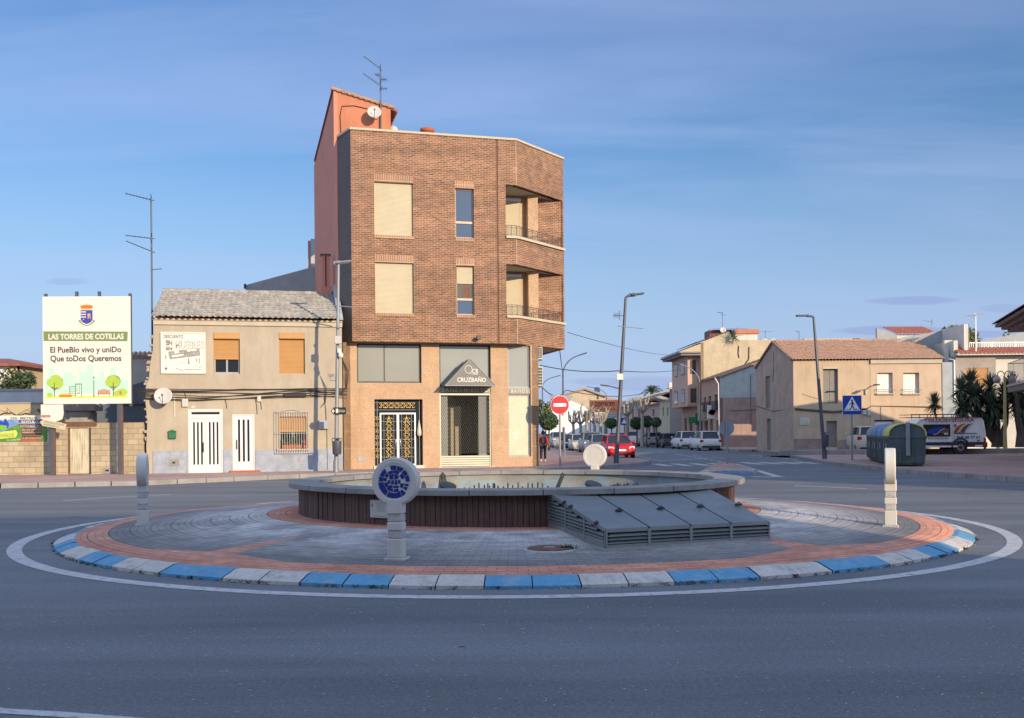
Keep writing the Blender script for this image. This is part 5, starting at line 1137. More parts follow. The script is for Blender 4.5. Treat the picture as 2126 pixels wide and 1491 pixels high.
k.build('display_stand', B); k = MB().use('glass_shop').quad((a, GY + .3, zs0), (a + .35, GY + .3, zs0), (a + .35, GY + .3, c), (a, GY + .3, c)).quad((b - .45, GY + .3, zs0), (b, GY + .3, zs0), (b, GY + .3, c), (b - .45, GY + .3, c)).build('shop_glass', B)
MB().use('white_plaster').box(op[2][0] - .1, op[2][1] + .1, GY - .12, GY + .3, .1, .17).box(op[1][0] - .05, op[1][1] + .05, GY - .06, GY + .34, .1, .28).build('threshold', B)
# pitched canopy sign
cy0 = GY - .85; cr = BR.rect(924, 745, 1029.5, 801, y=cy0); mat('canopy', (.115, .115, .105), .5, .06, 2); mid = X(976, 745, cy0)
CN = thing('canopy_sign', 'dark triangular canopy with white shop lettering above the roller grille', 'sign', BR.o, BR.a); pol = [(cr[0], cr[2]), (cr[1], cr[2]), (mid, cr[3])]
MB().use('canopy').prismy(pol, cy0, GY - .002).build('hood', CN)
k = MB().use('frame_grey')
for i in range(3): p, q = Vector((pol[i][0], cy0 - .004, pol[i][1])), Vector((pol[(i + 1) % 3][0], cy0 - .004, pol[(i + 1) % 3][1])); k.tube([p, q], .018, 5)
k.build('edge_trim', CN)
W_ = cr[1] - cr[0]; H_ = cr[3] - cr[2]; mat('letter_white', (.80, .78, .70), .5)
qx, qz = cr[0] + W_ * .455, cr[2] + H_ * .60
MB().use('letter_white').text('CRUZBAÑO', cr[0] + W_ * .235, cr[0] + W_ * .80, cr[2] + H_ * .14, cr[2] + H_ * .34, cy0 - .004, bold=.015).tube([(qx + .155 * math.cos(w), cy0 - .01, qz + .165 * math.sin(w)) for w in [2 * PI * i / 24 for i in range(24)]], .018, 5, closed=True).tube([(qx + .05, cy0 - .01, qz - .14), (qx + .16, cy0 - .01, qz - .20), (qx + .42, cy0 - .01, qz - .205)], .014, 5).text('CB', qx + .17, qx + .42, qz - .17, qz + .03, cy0 - .004, bold=.01).build('lettering', CN)
# main door with gilt scrolls
a, b, c, d = op[1]; y = GY + .22; zt_ = BR.z(820, 857, GY); xa, xb = X(790, 900, GY), X(865, 900, GY)
k = MB().use('glass_dark').box(a, b, y + .05, y + .08, c, d); D = k.build('entrance', B); D['label'] = 'black glass entrance with gilt scrollwork and grey double door'
k = MB().use('steel_bright').frame(xa, xb, c, zt_, y - .03, y + .04, .06).box((xa + xb) / 2 - .05, (xa + xb) / 2 + .05, y - .03, y + .04, c, zt_ - .06); k.build('door_frame', D)
k = MB().use('frame_grey')
for px in (785, 873): u = X(px, 900, GY); k.box(u - .008, u + .008, y + .02, y + .035, c, d)
for i in range(6):
    z = c + .35 + i * .38
    if z < zt_ - .1:
        for l, r_ in ((xa + .06, (xa + xb) / 2 - .05), ((xa + xb) / 2 + .05, xb - .06)): k.box(l, r_, y + .01, y + .025, z, z + .012)
for l, r_ in ((xa + .06, (xa + xb) / 2 - .05), ((xa + xb) / 2 + .05, xb - .06)):
    for f in (.18, .82): u = l + (r_ - l) * f; k.box(u - .006, u + .006, y + .026, y + .036, c, zt_)
for z in (zt_ + .12, d - .14): k.box(a, xb, y + .02, y + .03, z, z + .012)
k.build('glazing_bars', D)
def scroll(k, cx_, cz_, s_, y):
    for sx_ in (-1, 1):
        for sz_ in (-1, 1):
            pts = []
            for j in range(11): w = j / 10 * 1.6 * PI; rr_ = s_ * .30 * (1 - j / 10 * .55); pts.append((cx_ + sx_ * (s_ * .34 + rr_ * math.cos(w)), y, cz_ + sz_ * (s_ * .22 + rr_ * math.sin(w))))
            k.tube(pts, s_ * .055, 5)
    k.sphere((cx_, y, cz_), s_ * .12, 5)
for l, r_ in ((xa + .06, (xa + xb) / 2 - .05), ((xa + xb) / 2 + .05, xb - .06)):
    n = 7; k = MB().use('gold')
    for i in range(n): scroll(k, (l + r_) / 2, c + .45 + i * .245, .215, y - .0)
    for e, f in ((c + .18, c + .30), (zt_ - .12, zt_ - .26)): k.tube([((l + r_) / 2, y, e), ((l + r_) / 2, y, f)], [.008, .04], 6)
    k.build('gilt_scrollwork', D)
k = MB().use('gold')
for i in range(7): scroll(k, a + .07 + .06, c + .4 + i * .27, .14, y)
k.build('gilt_scrollwork', D); k = MB().use('gold')
for i in range(6): scroll(k, a + .36 + i * .25, (zt_ + d) / 2 + .03, .22, y)
k.build('gilt_scrollwork', D)
for s_ in (-1, 1): MB().use('steel_bright').tube([((xa + xb) / 2 + s_ * .08, y - .03, c + .8), ((xa + xb) / 2 + s_ * .11, y - .09, c + .95), ((xa + xb) / 2 + s_ * .08, y - .03, c + 1.12)], .018, 6).build('handle', D)
q = BR.rect(865, 872, 875, 906, y=GY + .1); bg_ = thing('hanging_bag', 'pale cloth bag hanging beside the gilt entrance door', 'bag', BR.o, BR.a)
MB().use('white_plaster').lathe([(.01, q[3]), (.05, q[3] - .2), (.10, q[2] + .2), (.10, q[2] + .06), (.03, q[2])], 12, c=((q[0] + q[1]) / 2, GY + .08)).build('bag', bg_)
q = G_(742, 947, 758, 958); o = MB().use('frame_grey').bbox(q[0], q[1], GY - .02, GY - .001, q[2], q[3], .005).build('meter_box', loc=BR.o, rot=(0, 0, BR.a)); tag(o, 'grey metal hatch in the granite left of the gilt entrance', 'meter box')
# rooftop volume in orange render, party wall in its shade-toned copy
pz = 16.95; PX, PY = P5[0], P5[1] + 1.45; xr = BR.u(811, 250, PY); zl, zr_ = BR.z(700, 187, PY), BR.z(820, 224, PY)
k = MB().use('render_orange').prismy([(PX, zT - .6), (xr, zT - .6), (xr, zr_), (PX, zl)], PY, PY + .25); k.build('stair_house', B)
k = MB().use('render_orange_shade').box(PX - .03, PX + .15, PY - .002, PY + 13, .5, zl - .02).box(PX - .03, PX + .0, P5[1] - .02, PY, .5, zT + .0).use('render_orange').prismy([(PX + .15, zT), (xr, zT), (xr, zr_ - .05), (PX + .15, zl - .05)], PY + .26, PY + 12); k.build('party_wall', B)
k = MB().use('tile_orange'); n = 11
for i in range(n): t0, t1 = i / n, (i + 1) / n; ua, ub_ = PX - .1 + (xr + .25 - PX) * t0, PX - .1 + (xr + .25 - PX) * t1; sl_ = (zr_ - zl) / (xr - PX); k.tube([(ua - .05, PY - .02, zl + sl_ * (ua - PX) + .02), (ub_, PY - .02, zl + sl_ * (ub_ - PX) + .05)], [.09, .075], 7)
sl_ = (zr_ - zl) / (xr - PX); k.use('tile_red').add([(PX - .1, PY, zl + .04), (xr + .25, PY, zl + sl_ * (xr + .25 - PX) + .02), (xr + .25, PY + 12, zl + sl_ * (xr + .25 - PX) + .02), (PX - .1, PY + 12, zl + .04), (PX - .1, PY, zl - .04), (xr + .25, PY, zl + sl_ * (xr + .25 - PX) - .08), (xr + .25, PY + 12, zl + sl_ * (xr + .25 - PX) - .08), (PX - .1, PY + 12, zl - .04)], [(0, 1, 2, 3), (4, 7, 6, 5), (0, 4, 5, 1), (1, 5, 6, 2)])
for i in range(40): k.tube([(xr + .2, PY + .1 + i * .28, zl + sl_ * (xr + .4 - PX) + .0), (xr + .34, PY + .1 + i * .28, zl + sl_ * (xr + .55 - PX) - .02)], .08, 6)
k.build('stair_house_roof', B)
p = BR.at(887, 272, 3.5); MB().use('terracotta').lathe([(.30, zT - .3), (.30, p[1] - .06), (.33, p[1] - .05), (.33, p[1] + .08), (.001, p[1] + .08)], 18, c=(p[0], 3.5)).build('chimney_pot', B)
p = BR.at(816, 268, 4.5); MB().use('off_white').sphere((p[0], 4.5, p[1] - .1), .25, 8).build('roof_vent', B)
MB().use('dark_metal').tube([(X(991, 700) - .25, -.02, BR.z(985, 706)), (X(991, 700), -.2, BR.z(990, 701))], .015, 5).bbox(X(991, 700) - .10, X(991, 700) + .10, -.32, -.16, BR.z(991, 706), BR.z(991, 699), .02).build('spotlight', B)
# air conditioners on the side wall, seen past the corner pier
for i, (py0, py1) in enumerate(((722, 748), (762, 803))):
    za, zb_ = BR.z(1127, py0, 1.6), BR.z(1127, py1, 1.6); ac = thing('air_conditioner', ['cream air conditioner tucked right under the brick overhang', 'cream air conditioner on its bracket below the upper one'][i], 'air conditioner', BR.o, BR.a, 'air conditioners on the side of the brick building')
    xx = x1g + .05; MB().use('off_white').bbox(xx, xx + .36, 1.2, 2.1, zb_, za, .02).build('casing', ac)
    k = MB().use('louvre_dark')
    for r_ in range(6):
        for q in range(3): k.box(xx + .04 + q * .10, xx + .12 + q * .10, 1.195, 1.199, zb_ + .07 + r_ * (za - zb_ - .1) / 6, zb_ + .07 + (r_ + .75) * (za - zb_ - .1) / 6)
    k.build('vent_grille', ac); MB().use('dark_metal').box(xx - .05, xx + .38, 1.3, 1.34, zb_ - .05, zb_ - .002).box(xx - .05, xx + .38, 1.9, 1.94, zb_ - .05, zb_ - .002).build('bracket', ac)
# aerials and dish on the roof
p = BR.at(791, 290, PY - .12); wp = BR.o + BR.d * p[0] + BR.n * (PY - .12); zt_ = BR.z(791, 140, PY)
antenna('roof_antenna', 'antenna mast with several aerials on the orange stair house', (wp.x, wp.y, zT + .6), zt_ - zT - .6, [(zt_ - zT - .7, 200, .75, 9, .3, 32), (zt_ - zT - 1.45, 205, .8, 9, .3, 28), (zt_ - zT - 1.2, 340, .3, 3, .6, 0), (zt_ - zT - 1.0, 170, .25, 4, .5, 10), (zt_ - zT - 1.6, 10, .3, 3, .5, 5)], r=.035)
p = BR.at(777, 234, PY - .5); wp = BR.o + BR.d * p[0] + BR.n * (PY - .5); dish('white satellite dish in front of the orange stair house wall', (wp.x, wp.y, p[1]), .31, -80, 22, pole_to=(wp.x + .25, wp.y + .3, p[1] - .05))
k = MB().use('cable').tube([(BR.u(708, 285, PY), PY - .03, BR.z(708, 285, PY)), (BR.u(706, 240, PY), PY - .03, BR.z(706, 240, PY)), (BR.u(710, 222, PY), PY - .03, BR.z(710, 221, PY)), (BR.u(735, 222, PY), PY - .03, BR.z(735, 220, PY)), (BR.u(770, 228, PY), PY - .03, BR.z(770, 228, PY))], .018, 5)
o = k.build('roof_cable', loc=BR.o, rot=(0, 0, BR.a)); tag(o, 'brown cable pinned across the orange stair house wall', 'cable')
# ---------------------------------------------------------------- street lamps, posts, signs
def lamp(label, base, h, lean=(0, 0), arm=((0, 0),), r=.075, mt='pole_dark', heads=None, group='street lamps', extras=None, name='street_lamp'):
    """arm: polyline (dx, dz) from the pole top; heads: list of (x, z, dir) led heads"""
    t = thing(name, label, 'street lamp', base, 0, group); top = Vector((lean[0], lean[1], h))
    k = MB().use(mt).tube([(0, 0, 0), tuple(top * .5), tuple(top)], [r, r * .85, r * .6], 10).cyl((0, 0), r * 1.25, 0, .45, 10)
    if len(arm) > 1: k.tube([tuple(top + Vector((a[0], 0, a[1]))) for a in arm], r * .55, 8)
    k.build('pole', t)
    for x, z, d in heads or []:
        p = top + Vector((x, 0, z)); k = MB().use('pole_dark' if mt != 'pole_grey' else 'pole_grey'); tl = d[1] if isinstance(d, tuple) else .12; dd = d[0] if isinstance(d, tuple) else d
        T = Matrix.Translation(p) @ Matrix.Rotation(-tl * dd, 4, 'Y'); k.xf(T).bbox(min(0, dd * .62), max(0, dd * .62), -.13, .13, -.035, .05, .03).bbox(min(0, -dd * .1), max(0, dd * .2), -.06, .06, -.05, .09, .02).use('off_white').box(min(dd * .12, dd * .55), max(dd * .12, dd * .55), -.09, .09, -.042, -.037); k.build('lamp_head', t)
    return t
b1 = gp(698, 977, .15); b1.y = 39.4; b1.x = (698 - CX) / FPX * 39.4 - .02
h1 = dp(706, 548, 39.4).z
L1 = lamp('grey street lamp with cameras, arrow sign and litter bin in front of the beige house', (b1.x, b1.y, .15), h1 - .15, (.17, 0), mt='pole_grey', heads=[(-.1, .02, 1)], r=.085)
def onpole(px, py): p = dp(px, py, 39.4); return p.x - b1.x, p.z - .15
k = MB().use('pole_grey'); x, z = onpole(705, 637); k.tube([(x - .25, 0, z + .05), (x + .6, 0, z - .03)], .022, 6).sphere((onpole(703, 680)[0] - .02, -.08, onpole(703, 680)[1]), .075, 8); k.build('bracket', L1)
x, z = onpole(703, 707); MB().use('off_white').bbox(x - .13, x + .14, -.22, -.08, z - .15, z + .16, .02).build('control_box', L1)
x, z = onpole(706, 733); MB().use('white_sheet').bbox(x - .08, x + .07, -.2, -.05, z - .02, z + .16, .02).sphere((x + .05, -.14, z - .10), .10, 8, 1.2).build('camera', L1)
k = MB().use('pole_grey'); x, z = onpole(698, 790); k.tube([(x, 0, z), (x - .22, 0, z), (x - .22, 0, z + .2)], .02, 6); k.box(x - .3, x - .1, -.05, .05, z + .15, z + .25); k.build('bracket', L1)
for i in range(4):
    x, z = onpole(705, 745); MB().use('cable').tube([(x + .1, -.02, z), (x + .22 + .04 * i, .05, z - .5), (x + .2 + .02 * i, .1, z - 1.1), (x + .05, .02, z - 1.35)], .012, 5).build('cable', L1)
sg_ = thing('arrow_sign', 'small black direction sign with a white arrow on the grey lamp post', 'sign', (b1.x, b1.y, .15)); xl, z0 = onpole(688, 861); xr_, z1 = onpole(719, 846)
MB().use('black').prismy([(xl, (z0 + z1) / 2), (xl + .1, z0), (xr_, z0), (xr_, z1), (xl + .1, z1)], -.13, -.10).build('panel', sg_)
MB().use('white_sheet').prismy([(xl + .04, (z0 + z1) / 2), (xl + .11, z0 + .04), (xl + .11, z1 - .04)], -.135, -.131).box(xl + .11, xl + .16, -.135, -.131, (z0 + z1) / 2 - .015, (z0 + z1) / 2 + .015).box(xl + .2, xl + .29, -.135, -.131, z0 + .06, z1 - .05).text('ESCUELA', xl + .31, xr_ - .03, z0 + .09, z1 - .09, -.131).build('lettering', sg_)
def bin_(label, pos, r=.17, z0=.45, z1=1.0):
    b = thing('litter_bin', label, 'litter bin', pos, 0, 'litter bins on lamp posts'); MB().use('pole_dark').lathe([(.001, z0), (r * .85, z0), (r, z0 + .03), (r * 1.08, z1 - .05), (r * 1.12, z1), (r * 1.0, z1), (r * .9, z0 + .05), (.001, z0 + .04)], 20).build('body', b)
    k = MB().use('pole_dark').tube([(-r * 1.1, 0, z1), (-r * 1.1, 0, z1 + .1), (r * 1.1, 0, z1 + .1), (r * 1.1, 0, z1)], .018, 6).box(-.06, .06, r * .6, r * 1.5, z1 - .3, z1 + .08).build('bracket', b); return b
x, z = onpole(702, 930); bin_('dark litter bin on the grey lamp post in front of the beige house', (b1.x + x, b1.y - .27, 0), .17, z - .25 + .15, z + .27 + .15)
# leaning lamp on the corner pavement
b2 = gp(1279.5, 962, .15); Y2 = b2.y; tp = dp(1299, 618, Y2)
L2 = lamp('tall leaning dark street lamp on the corner pavement in front of the red car', (b2.x, Y2, .15), tp.z - .15, (tp.x - b2.x, 0), arm=((0, 0), (.12, .08), (.45, .10)), heads=[(.25, .11, 1)], r=.10)
def on2(px, py): p = dp(px, py, Y2); return p.x - b2.x, p.z - .15
x, z = on2(1285, 783); MB().use('white_sheet').bbox(on2(1272, 0)[0], on2(1286, 0)[0], -.2, -.08, on2(0, 790)[1] if False else z - .15, z + .15, .02).build('control_box', L2)
x, z = on2(1278, 804); k = MB().use('pole_dark').tube([(x + .22, 0, z - .08), (x - .3, 0, z + .06)], .03, 6).xf(Matrix.Translation((x - .3, 0, z + .06)) @ Matrix.Rotation(.12, 4, 'Y')).bbox(-.42, 0, -.1, .1, -.03, .03, .02); k.build('lower_lamp_head', L2)
x, z = on2(1290, 678); MB().use('steel_bright').tube([(x - .2, 0, z + .03), (x + 1.02, -.2, z - .13)], .02, 6).build('cross_bar', L2)
an = thing('panel_aerial', 'small grid aerial clamped near the top of the leaning lamp', 'aerial', (b2.x, Y2, .15)); x, z = on2(1282, 655); k = MB().use('dark_metal').tube([(x + .36, 0, z), (x - .2, 0, z)], .015, 5).tube([(x + .1, 0, z - .22), (x + .1, 0, z + .22)], .015, 5)
for i in range(6): k.tube([(x - .18 + i * .045, 0, z - .12), (x - .18 + i * .045, 0, z + .12)], .006, 4)
k.build('aerial', an)
# curved lamps along the street
b3 = dp(1170, 929, 78); tp = dp(1171, 760, 78)
def curved(label, bx, by, zbase, ztop, dirn, reach, rise, mt='pole_dark', r=.085, head=.55):
    t = thing('street_lamp', label, 'street lamp', (bx, by, zbase), 0, 'street lamps'); h = ztop - zbase; pts = [(0, 0, 0), (0, 0, h * .55), (0, 0, h - rise)]
    for i in range(1, 9): a = i / 8 * PI * .42; pts.append((dirn * reach * (1 - math.cos(a)) / (1 - math.cos(PI * .42)), 0, h - rise + rise * math.sin(a) / math.sin(PI * .42)))
    MB().use(mt).tube(pts, [r, r * .8, r * .7] + [r * .5] * 8, 8).build('pole', t)
    e = pts[-1]; MB().xf(Matrix.Translation(e) @ Matrix.Rotation(-.3 * dirn, 4, 'Y')).use('pole_dark').bbox(min(0, dirn * head), max(0, dirn * head), -.12, .12, -.04, .05, .03).build('lamp_head', t); return t
curved('curved arm street lamp beyond the no-entry sign beside the brick building', b3.x, 78, .15, dp(1205, 737, 78).z, 1, 1.35, 1.5)
b5 = dp(1454, 895, 98); curved('pale curved street lamp beside the parked white cars', b5.x, 98, .15, dp(1415, 757, 98).z, -1, 1.9, 1.9, 'pole_grey')
b6 = dp(1127, 900, 118); curved('distant curved street lamp just right of the air conditioners', b6.x, 118, .15, dp(1160, 782, 118).z, 1, 1.6, 1.2)
b7 = dp(1260, 900, 150); curved('far curved street lamp in front of the beige gable roof', b7.x, 150, .15, dp(1222, 804, 150).z, -1, 2.4, 1.4)
# lamp in front of the beige corner house
b4 = gp(1712, 953, .15); Y4 = b4.y; tp = dp(1689, 658, Y4)
L4 = lamp('leaning dark street lamp with litter bin in front of the beige gabled house', (b4.x, Y4, .15), tp.z - .15, (tp.x - b4.x, 0), arm=((0, 0), (-.1, .03), (-.4, .06)), heads=[(-.28, .06, (-1, .0))], r=.10)
bin_('dark litter bin on the leaning lamp post before the beige gabled house', (b4.x - .02, Y4 - .2, 0), .16, dp(1712, 928, Y4).z, dp(1712, 902, Y4).z)
x, z = dp(1712, 815, Y4).x - b4.x, dp(1712, 815, Y4).z - .15; MB().use('pole_dark').tube([(x, 0, z), (x + .6, 0, z + .06)], .03, 6).bbox(x + .1, x + .62, -.08, .08, z + .0, z + .08, .02).build('lower_lamp_head', L4)
# no entry sign with the back of a yield sign
b = gp(1163, 969.5, .15); Yn = b.y
NE = thing('no_entry_sign', 'round red no-entry sign on a grey post at the corner of the brick building', 'sign', (b.x, Yn, .15), R(4)); c = dp(1162, 841, Yn).z - .15
MB().use('pole_grey').tube([(0, 0, 0), (0, 0, c + .40)], .045, 10).build('post', NE)
MB().use('red_sign').disc((0, -.07, c), .385, (0, 1, 0), .03, 40).use('white_paint').disc((0, -.062, c), .40, (0, 1, 0), .02, 40).box(-.27, .27, -.0895, -.0865, c - .07, c + .07).build('plate', NE)
tri = [(-.52, c + .38), (.52, c + .38), (.06, c - .45), (-.06, c - .45)]; tri = [(-.46, c + .42), (.50, c + .42), (.52, c + .36), (.05, c - .42), (-.03, c - .42), (-.48, c + .36)]
MB().use('sign_grey').prismy([(p[0] + .05, p[1]) for p in tri][::-1], .06, .08).use('pole_grey').box(-.42, .5, .045, .058, c + .22, c + .26).build('rear_plate', NE)
bt = gp(1173, 930, .15); WS = thing('warning_sign', 'pale triangular sign back on a thin post behind the no-entry sign', 'sign', (bt.x, 62, .15), 0); p = dp(1173, 875, 62); xo, zo = p.x - bt.x, p.z - .15; WS.location.x = dp(1172, 900, 62).x; xo = 0
MB().use('pole_grey').tube([(0, 0, 0), (0, 0, zo + .5)], .04, 8).build('post', WS); MB().use('white_paint').prismy([(-.46, zo - .35), (.46, zo - .35), (.0, zo + .50)], -.07, -.05).build('plate', WS)
# round sign back on the traffic island
b = gp(1510, 963, .13); RS = thing('roundabout_sign', 'grey back of a round sign on the traffic island post', 'sign', (b.x, b.y, .13)); c = dp(1508, 889, b.y).z - .13
MB().use('pole_grey').tube([(0, 0, 0), (-.01, 0, c + .37)], .05, 10).build('post', RS); MB().use('sign_grey').disc((0, .06, c), .345, (0, 1, 0), .02, 40).lathe([(.33, -.02)] * 2, 3) if False else MB().use('sign_grey').disc((0, .06, c), .345, (0, 1, 0), .025, 40).build('plate', RS)
# pedestrian crossing sign
b = gp(1769, 956, .15); PS = thing('crossing_sign', 'square blue pedestrian crossing sign on a grey post left of the waste containers', 'sign', (b.x, b.y, .15)); c = dp(1768, 841, b.y).z - .15; s_ = .465
MB().use('pole_grey').tube([(0, 0, 0), (0, 0, c + .42)], .045, 10).build('post', PS)
MB().use('white_paint').bbox(-s_, s_, -.075, -.05, c - s_, c + s_, .01).use('blue_sign').box(-s_ + .012, s_ - .012, -.078, -.0755, c - s_ + .012, c + s_ - .012).build('plate', PS)
k = MB().use('white_paint').prismy([(-.40, c - .28), (.40, c - .28), (0, c + .41)], -.081, -.0785)
k.use('black').disc((.0, -.084, c + .22), .045, (0, 1, 0), .004, 14)
for pl in ([(-.035, c + .16), (.05, c + .165), (.045, c - .02), (-.03, c - .02)][::-1], [(-.03, c + .13), (-.14, c + .02), (-.12, c + .0), (-.02, c + .09)], [(.04, c + .14), (.13, c + .03), (.11, c + .01), (.035, c + .09)][::-1], [(-.03, c - .02), (.02, c - .02), (-.07, c - .25), (-.12, c - .25)], [(-.01, c - .02), (.045, c - .02), (.13, c - .25), (.08, c - .25)]):
    ar = sum(pl[i - 1][0] * pl[i][1] - pl[i][0] * pl[i - 1][1] for i in range(len(pl))); k.prismy(pl if ar > 0 else pl[::-1], -.0845, -.082)
for x in (-.33, -.24, -.155, .16, .235, .32): k.prismy([(x - .03, c - .26), (x + .01, c - .26), (x + .02 - x * .15, c - .17), (x - .0 - x * .15, c - .17)], -.0845, -.082)
k.build('pictogram', PS)

# ---------------------------------------------------------------- cars
def carmat(n, c): return mat(n, c, .38, .02, 1, spec=.35, coat=.12)
carmat('paint_van', (.80, .79, .76)); carmat('paint_red', (.55, .012, .018)); carmat('paint_white', (.56, .54, .50)); carmat('paint_silver', (.25, .25, .235)); carmat('paint_black', (.02, .022, .028)); carmat('paint_cream', (.48, .42, .32)); carmat('paint_green', (.03, .05, .045)); carmat('paint_blue', (.06, .09, .15))
mat('lens', (.62, .62, .58), .15, spec=.8); mat('tail_lens', (.40, .01, .012), .2); mat('plate', (.75, .75, .72), .5); mat('rim', (.35, .35, .36), .35, metal=.7); mat('glass_car', (.02, .028, .04), .12, .05, 1, spec=.35); mat('trim', (.03, .03, .033), .6)
def wheel(root, x, y, r, w=.2):
    s_ = 1 if x > 0 else -1; o = MB().use('rubber').disc((x - s_ * w / 2, y, r), r, (1, 0, 0), w, 22).build('wheel', root); k = MB().use('rim').disc((x - s_ * .0, y, r), r * .62, (1, 0, 0), .02, 18)
    k.use('trim'); [k.bbox(x - s_ * .012 - .004, x + s_ * .012 + .004, y + r * .35 * math.cos(a) - .03, y + r * .35 * math.cos(a) + .03, r + r * .35 * math.sin(a) - .03, r + r * .35 * math.sin(a) + .03, .005) for a in [i * 2 * PI / 5 for i in range(5)]]
    k.build('rim', o); return o
def car(kind, label, pos, rz, paint, L=4.2, Wd=1.76, H=1.46, group='cars parked along the street', sun_plate=True):
    c = thing('parked_car', label, 'car', pos, rz, group); w = Wd / 2; g0 = .22
    if kind == 'suv': hood, belt, wb, wt, rt, rb, tail = .98, 1.02, -.20, -.02, .40, .475, .98
    elif kind == 'sedan': hood, belt, wb, wt, rt, rb, tail = .86, .90, -.24, -.05, .22, .38, .94
    elif kind == 'mpv': hood, belt, wb, wt, rt, rb, tail = .98, 1.0, -.30, -.10, .40, .475, 1.0
    else: hood, belt, wb, wt, rt, rb, tail = .86, .92, -.22, -.03, .36, .465, .94
    k_ = H / (1.46 if kind != 'suv' else 1.62); hood *= k_; belt *= k_; tail *= k_
    st = [(-.50, .72, g0 + .16, .50), (-.488, .88, g0, .62), (-.44, .96, g0 - .02, hood - .10), (-.36, .985, g0 - .04, hood - .03), (wb, 1, g0 - .04, belt), (-.05, 1, g0 - .04, belt + .01), (.2, 1, g0 - .04, belt + .02), (rb - .06, .99, g0 - .03, tail), (.455, .96, g0, tail - .02), (.488, .90, g0 + .02, tail - .10), (.50, .78, g0 + .12, .60)]
    if kind != 'sedan': st[-3] = (.465, .965, g0, tail); st[-2] = (.490, .92, g0 + .02, tail - .04)
    vs = []; 
    for t, ww, z0, z1 in st:
        y = t * L; W_ = w * ww; zm = z0 + (z1 - z0) * .55
        pr = [(W_ * .86, z0), (W_ * .97, z0 + .08), (W_, zm - .08), (W_ * .985, zm + .08), (W_ * .94, z1 - .05), (W_ * .86, z1), (W_ * .4, z1 + .02)]
        vs += [(x, y, z) for x, z in pr] + [(-x, y, z) for x, z in reversed(pr)]
    n = 14; fs = []
    for i in range(len(st) - 1):
        for j in range(n): fs.append((i * n + j, (i + 1) * n + j, (i + 1) * n + (j + 1) % n, i * n + (j + 1) % n))
    fs += [tuple(range(n)), tuple(range(len(st) * n - 1, (len(st) - 1) * n - 1, -1))]
    MB().use(paint).add(vs, fs, True).build('body', c)
    # greenhouse: painted roof and pillars over dark glass
    yb0, yt0, yt1, yb1 = wb * L, wt * L, rt * L, rb * L; wbt, wtp = w * .93, w * .74; zb_, zr_ = belt - .03, H
    P = {'a': (wbt * .92, yb0, zb_), 'b': (wtp * .94, yt0, zr_ - .05), 'c': (wtp * .92, yt1, zr_ - .06), 'd': (wbt * .88, yb1, zb_ + (tail - belt))}
    A = [P['a'], P['b'], P['c'], P['d']]; Bm = [(-p[0], p[1], p[2]) for p in A]
    gl = MB().use('glass_car'); gl.quad(Bm[0], A[0], A[1], Bm[1]); gl.quad(A[0], A[3], A[2], A[1]); gl.quad(Bm[3], Bm[0], Bm[1], Bm[2]); gl.quad(A[3], Bm[3], Bm[2], A[2]); gl.build('window', c)
    k = MB().use(paint); ym = (yt0 + yt1) / 2
    sec = [(yt0 - .03, zr_ - .06, .96), (yt0 + .15, zr_ - .015, 1), (ym, zr_, 1), (yt1 - .1, zr_ - .02, .98), (yt1 + .06, zr_ - .065, .94)]; vs = []
    for y, z, s_ in sec: vs += [(wtp * s_ * 1.01, y, z - .045), (wtp * s_ * .9, y, z), (0, y, z + .015), (-wtp * s_ * .9, y, z), (-wtp * s_ * 1.01, y, z - .045)]
    k.add(vs, [(i * 5 + j, i * 5 + j + 1, (i + 1) * 5 + j + 1, (i + 1) * 5 + j) for i in range(4) for j in range(4)], True)
    for s_ in (-1, 1):
        for p, q, r_ in ((A[0], A[1], .035), (A[3], A[2], .06)): k.tube([(s_ * p[0], p[1], p[2]), (s_ * q[0], q[1], q[2])], r_, 6)
        my = yb0 + (yb1 - yb0) * .50; k.use('trim').tube([(s_ * wbt * 1.0 * .95, my, zb_), (s_ * wtp * 1.0, my, zr_ - .06)], .03, 5); k.use(paint)
    k.build('roof', c)
    k = MB().use('trim'); [k.box(-w * .55, w * .55, -.502 * L, -.47 * L, z, z + .05) for z in (.34, .42)]; k.box(-w * .5, w * .5, -.503 * L, -.46 * L, .52, .60); k.build('front_grille', c)
    MB().use('trim').bbox(-w * .8, w * .8, .46 * L, .506 * L, g0 + .04, g0 + .22, .03).build('rear_bumper', c)
    for s_ in (-1, 1):
        hz = hood - .27; MB().use('lens').add([(s_ * w * .50, -.497 * L, hz), (s_ * w * .90, -.470 * L, hz + .02), (s_ * w * .93, -.440 * L, hz + .17), (s_ * w * .55, -.488 * L, hz + .13)], [(0, 1, 2, 3) if s_ > 0 else (3, 2, 1, 0)]).build('headlight', c)
        tz = tail - .30; MB().use('tail_lens').bbox(s_ * w * .66, s_ * w * .97, .455 * L, .4965 * L, tz, tz + .22, .03).build('tail_light', c)
        MB().use(paint).bbox(s_ * (w + .02), s_ * (w + .2), yb0 + .1, yb0 + .24, zb_ + .02, zb_ + .16, .04).build('mirror', c)
        for y in (-.31 * L, .30 * L): wheel(c, s_ * (w - .01), y, .32); 
    for y, s_ in ((-.505 * L, -1), (.508 * L, 1)): MB().use('plate').box(-.26, .26, y - .006, y + .006, .46 if s_ < 0 else .58, .57 if s_ < 0 else .69).build('number_plate', c)
    return c
RSt = math.atan(.045)
def place(px, Y, z=0): p = dp(px, 900, Y); return (p.x, Y, z)
car('hatch', 'bright red hatchback parked first in the row behind the leaning lamp post', place(1281, 64), R(2), 'paint_red', 4.2, 1.78, 1.46)
car('hatch', 'dark roofed silver hatchback right behind the red hatchback', place(1247, 71.5), R(2), 'paint_silver', 4.0, 1.72, 1.50)
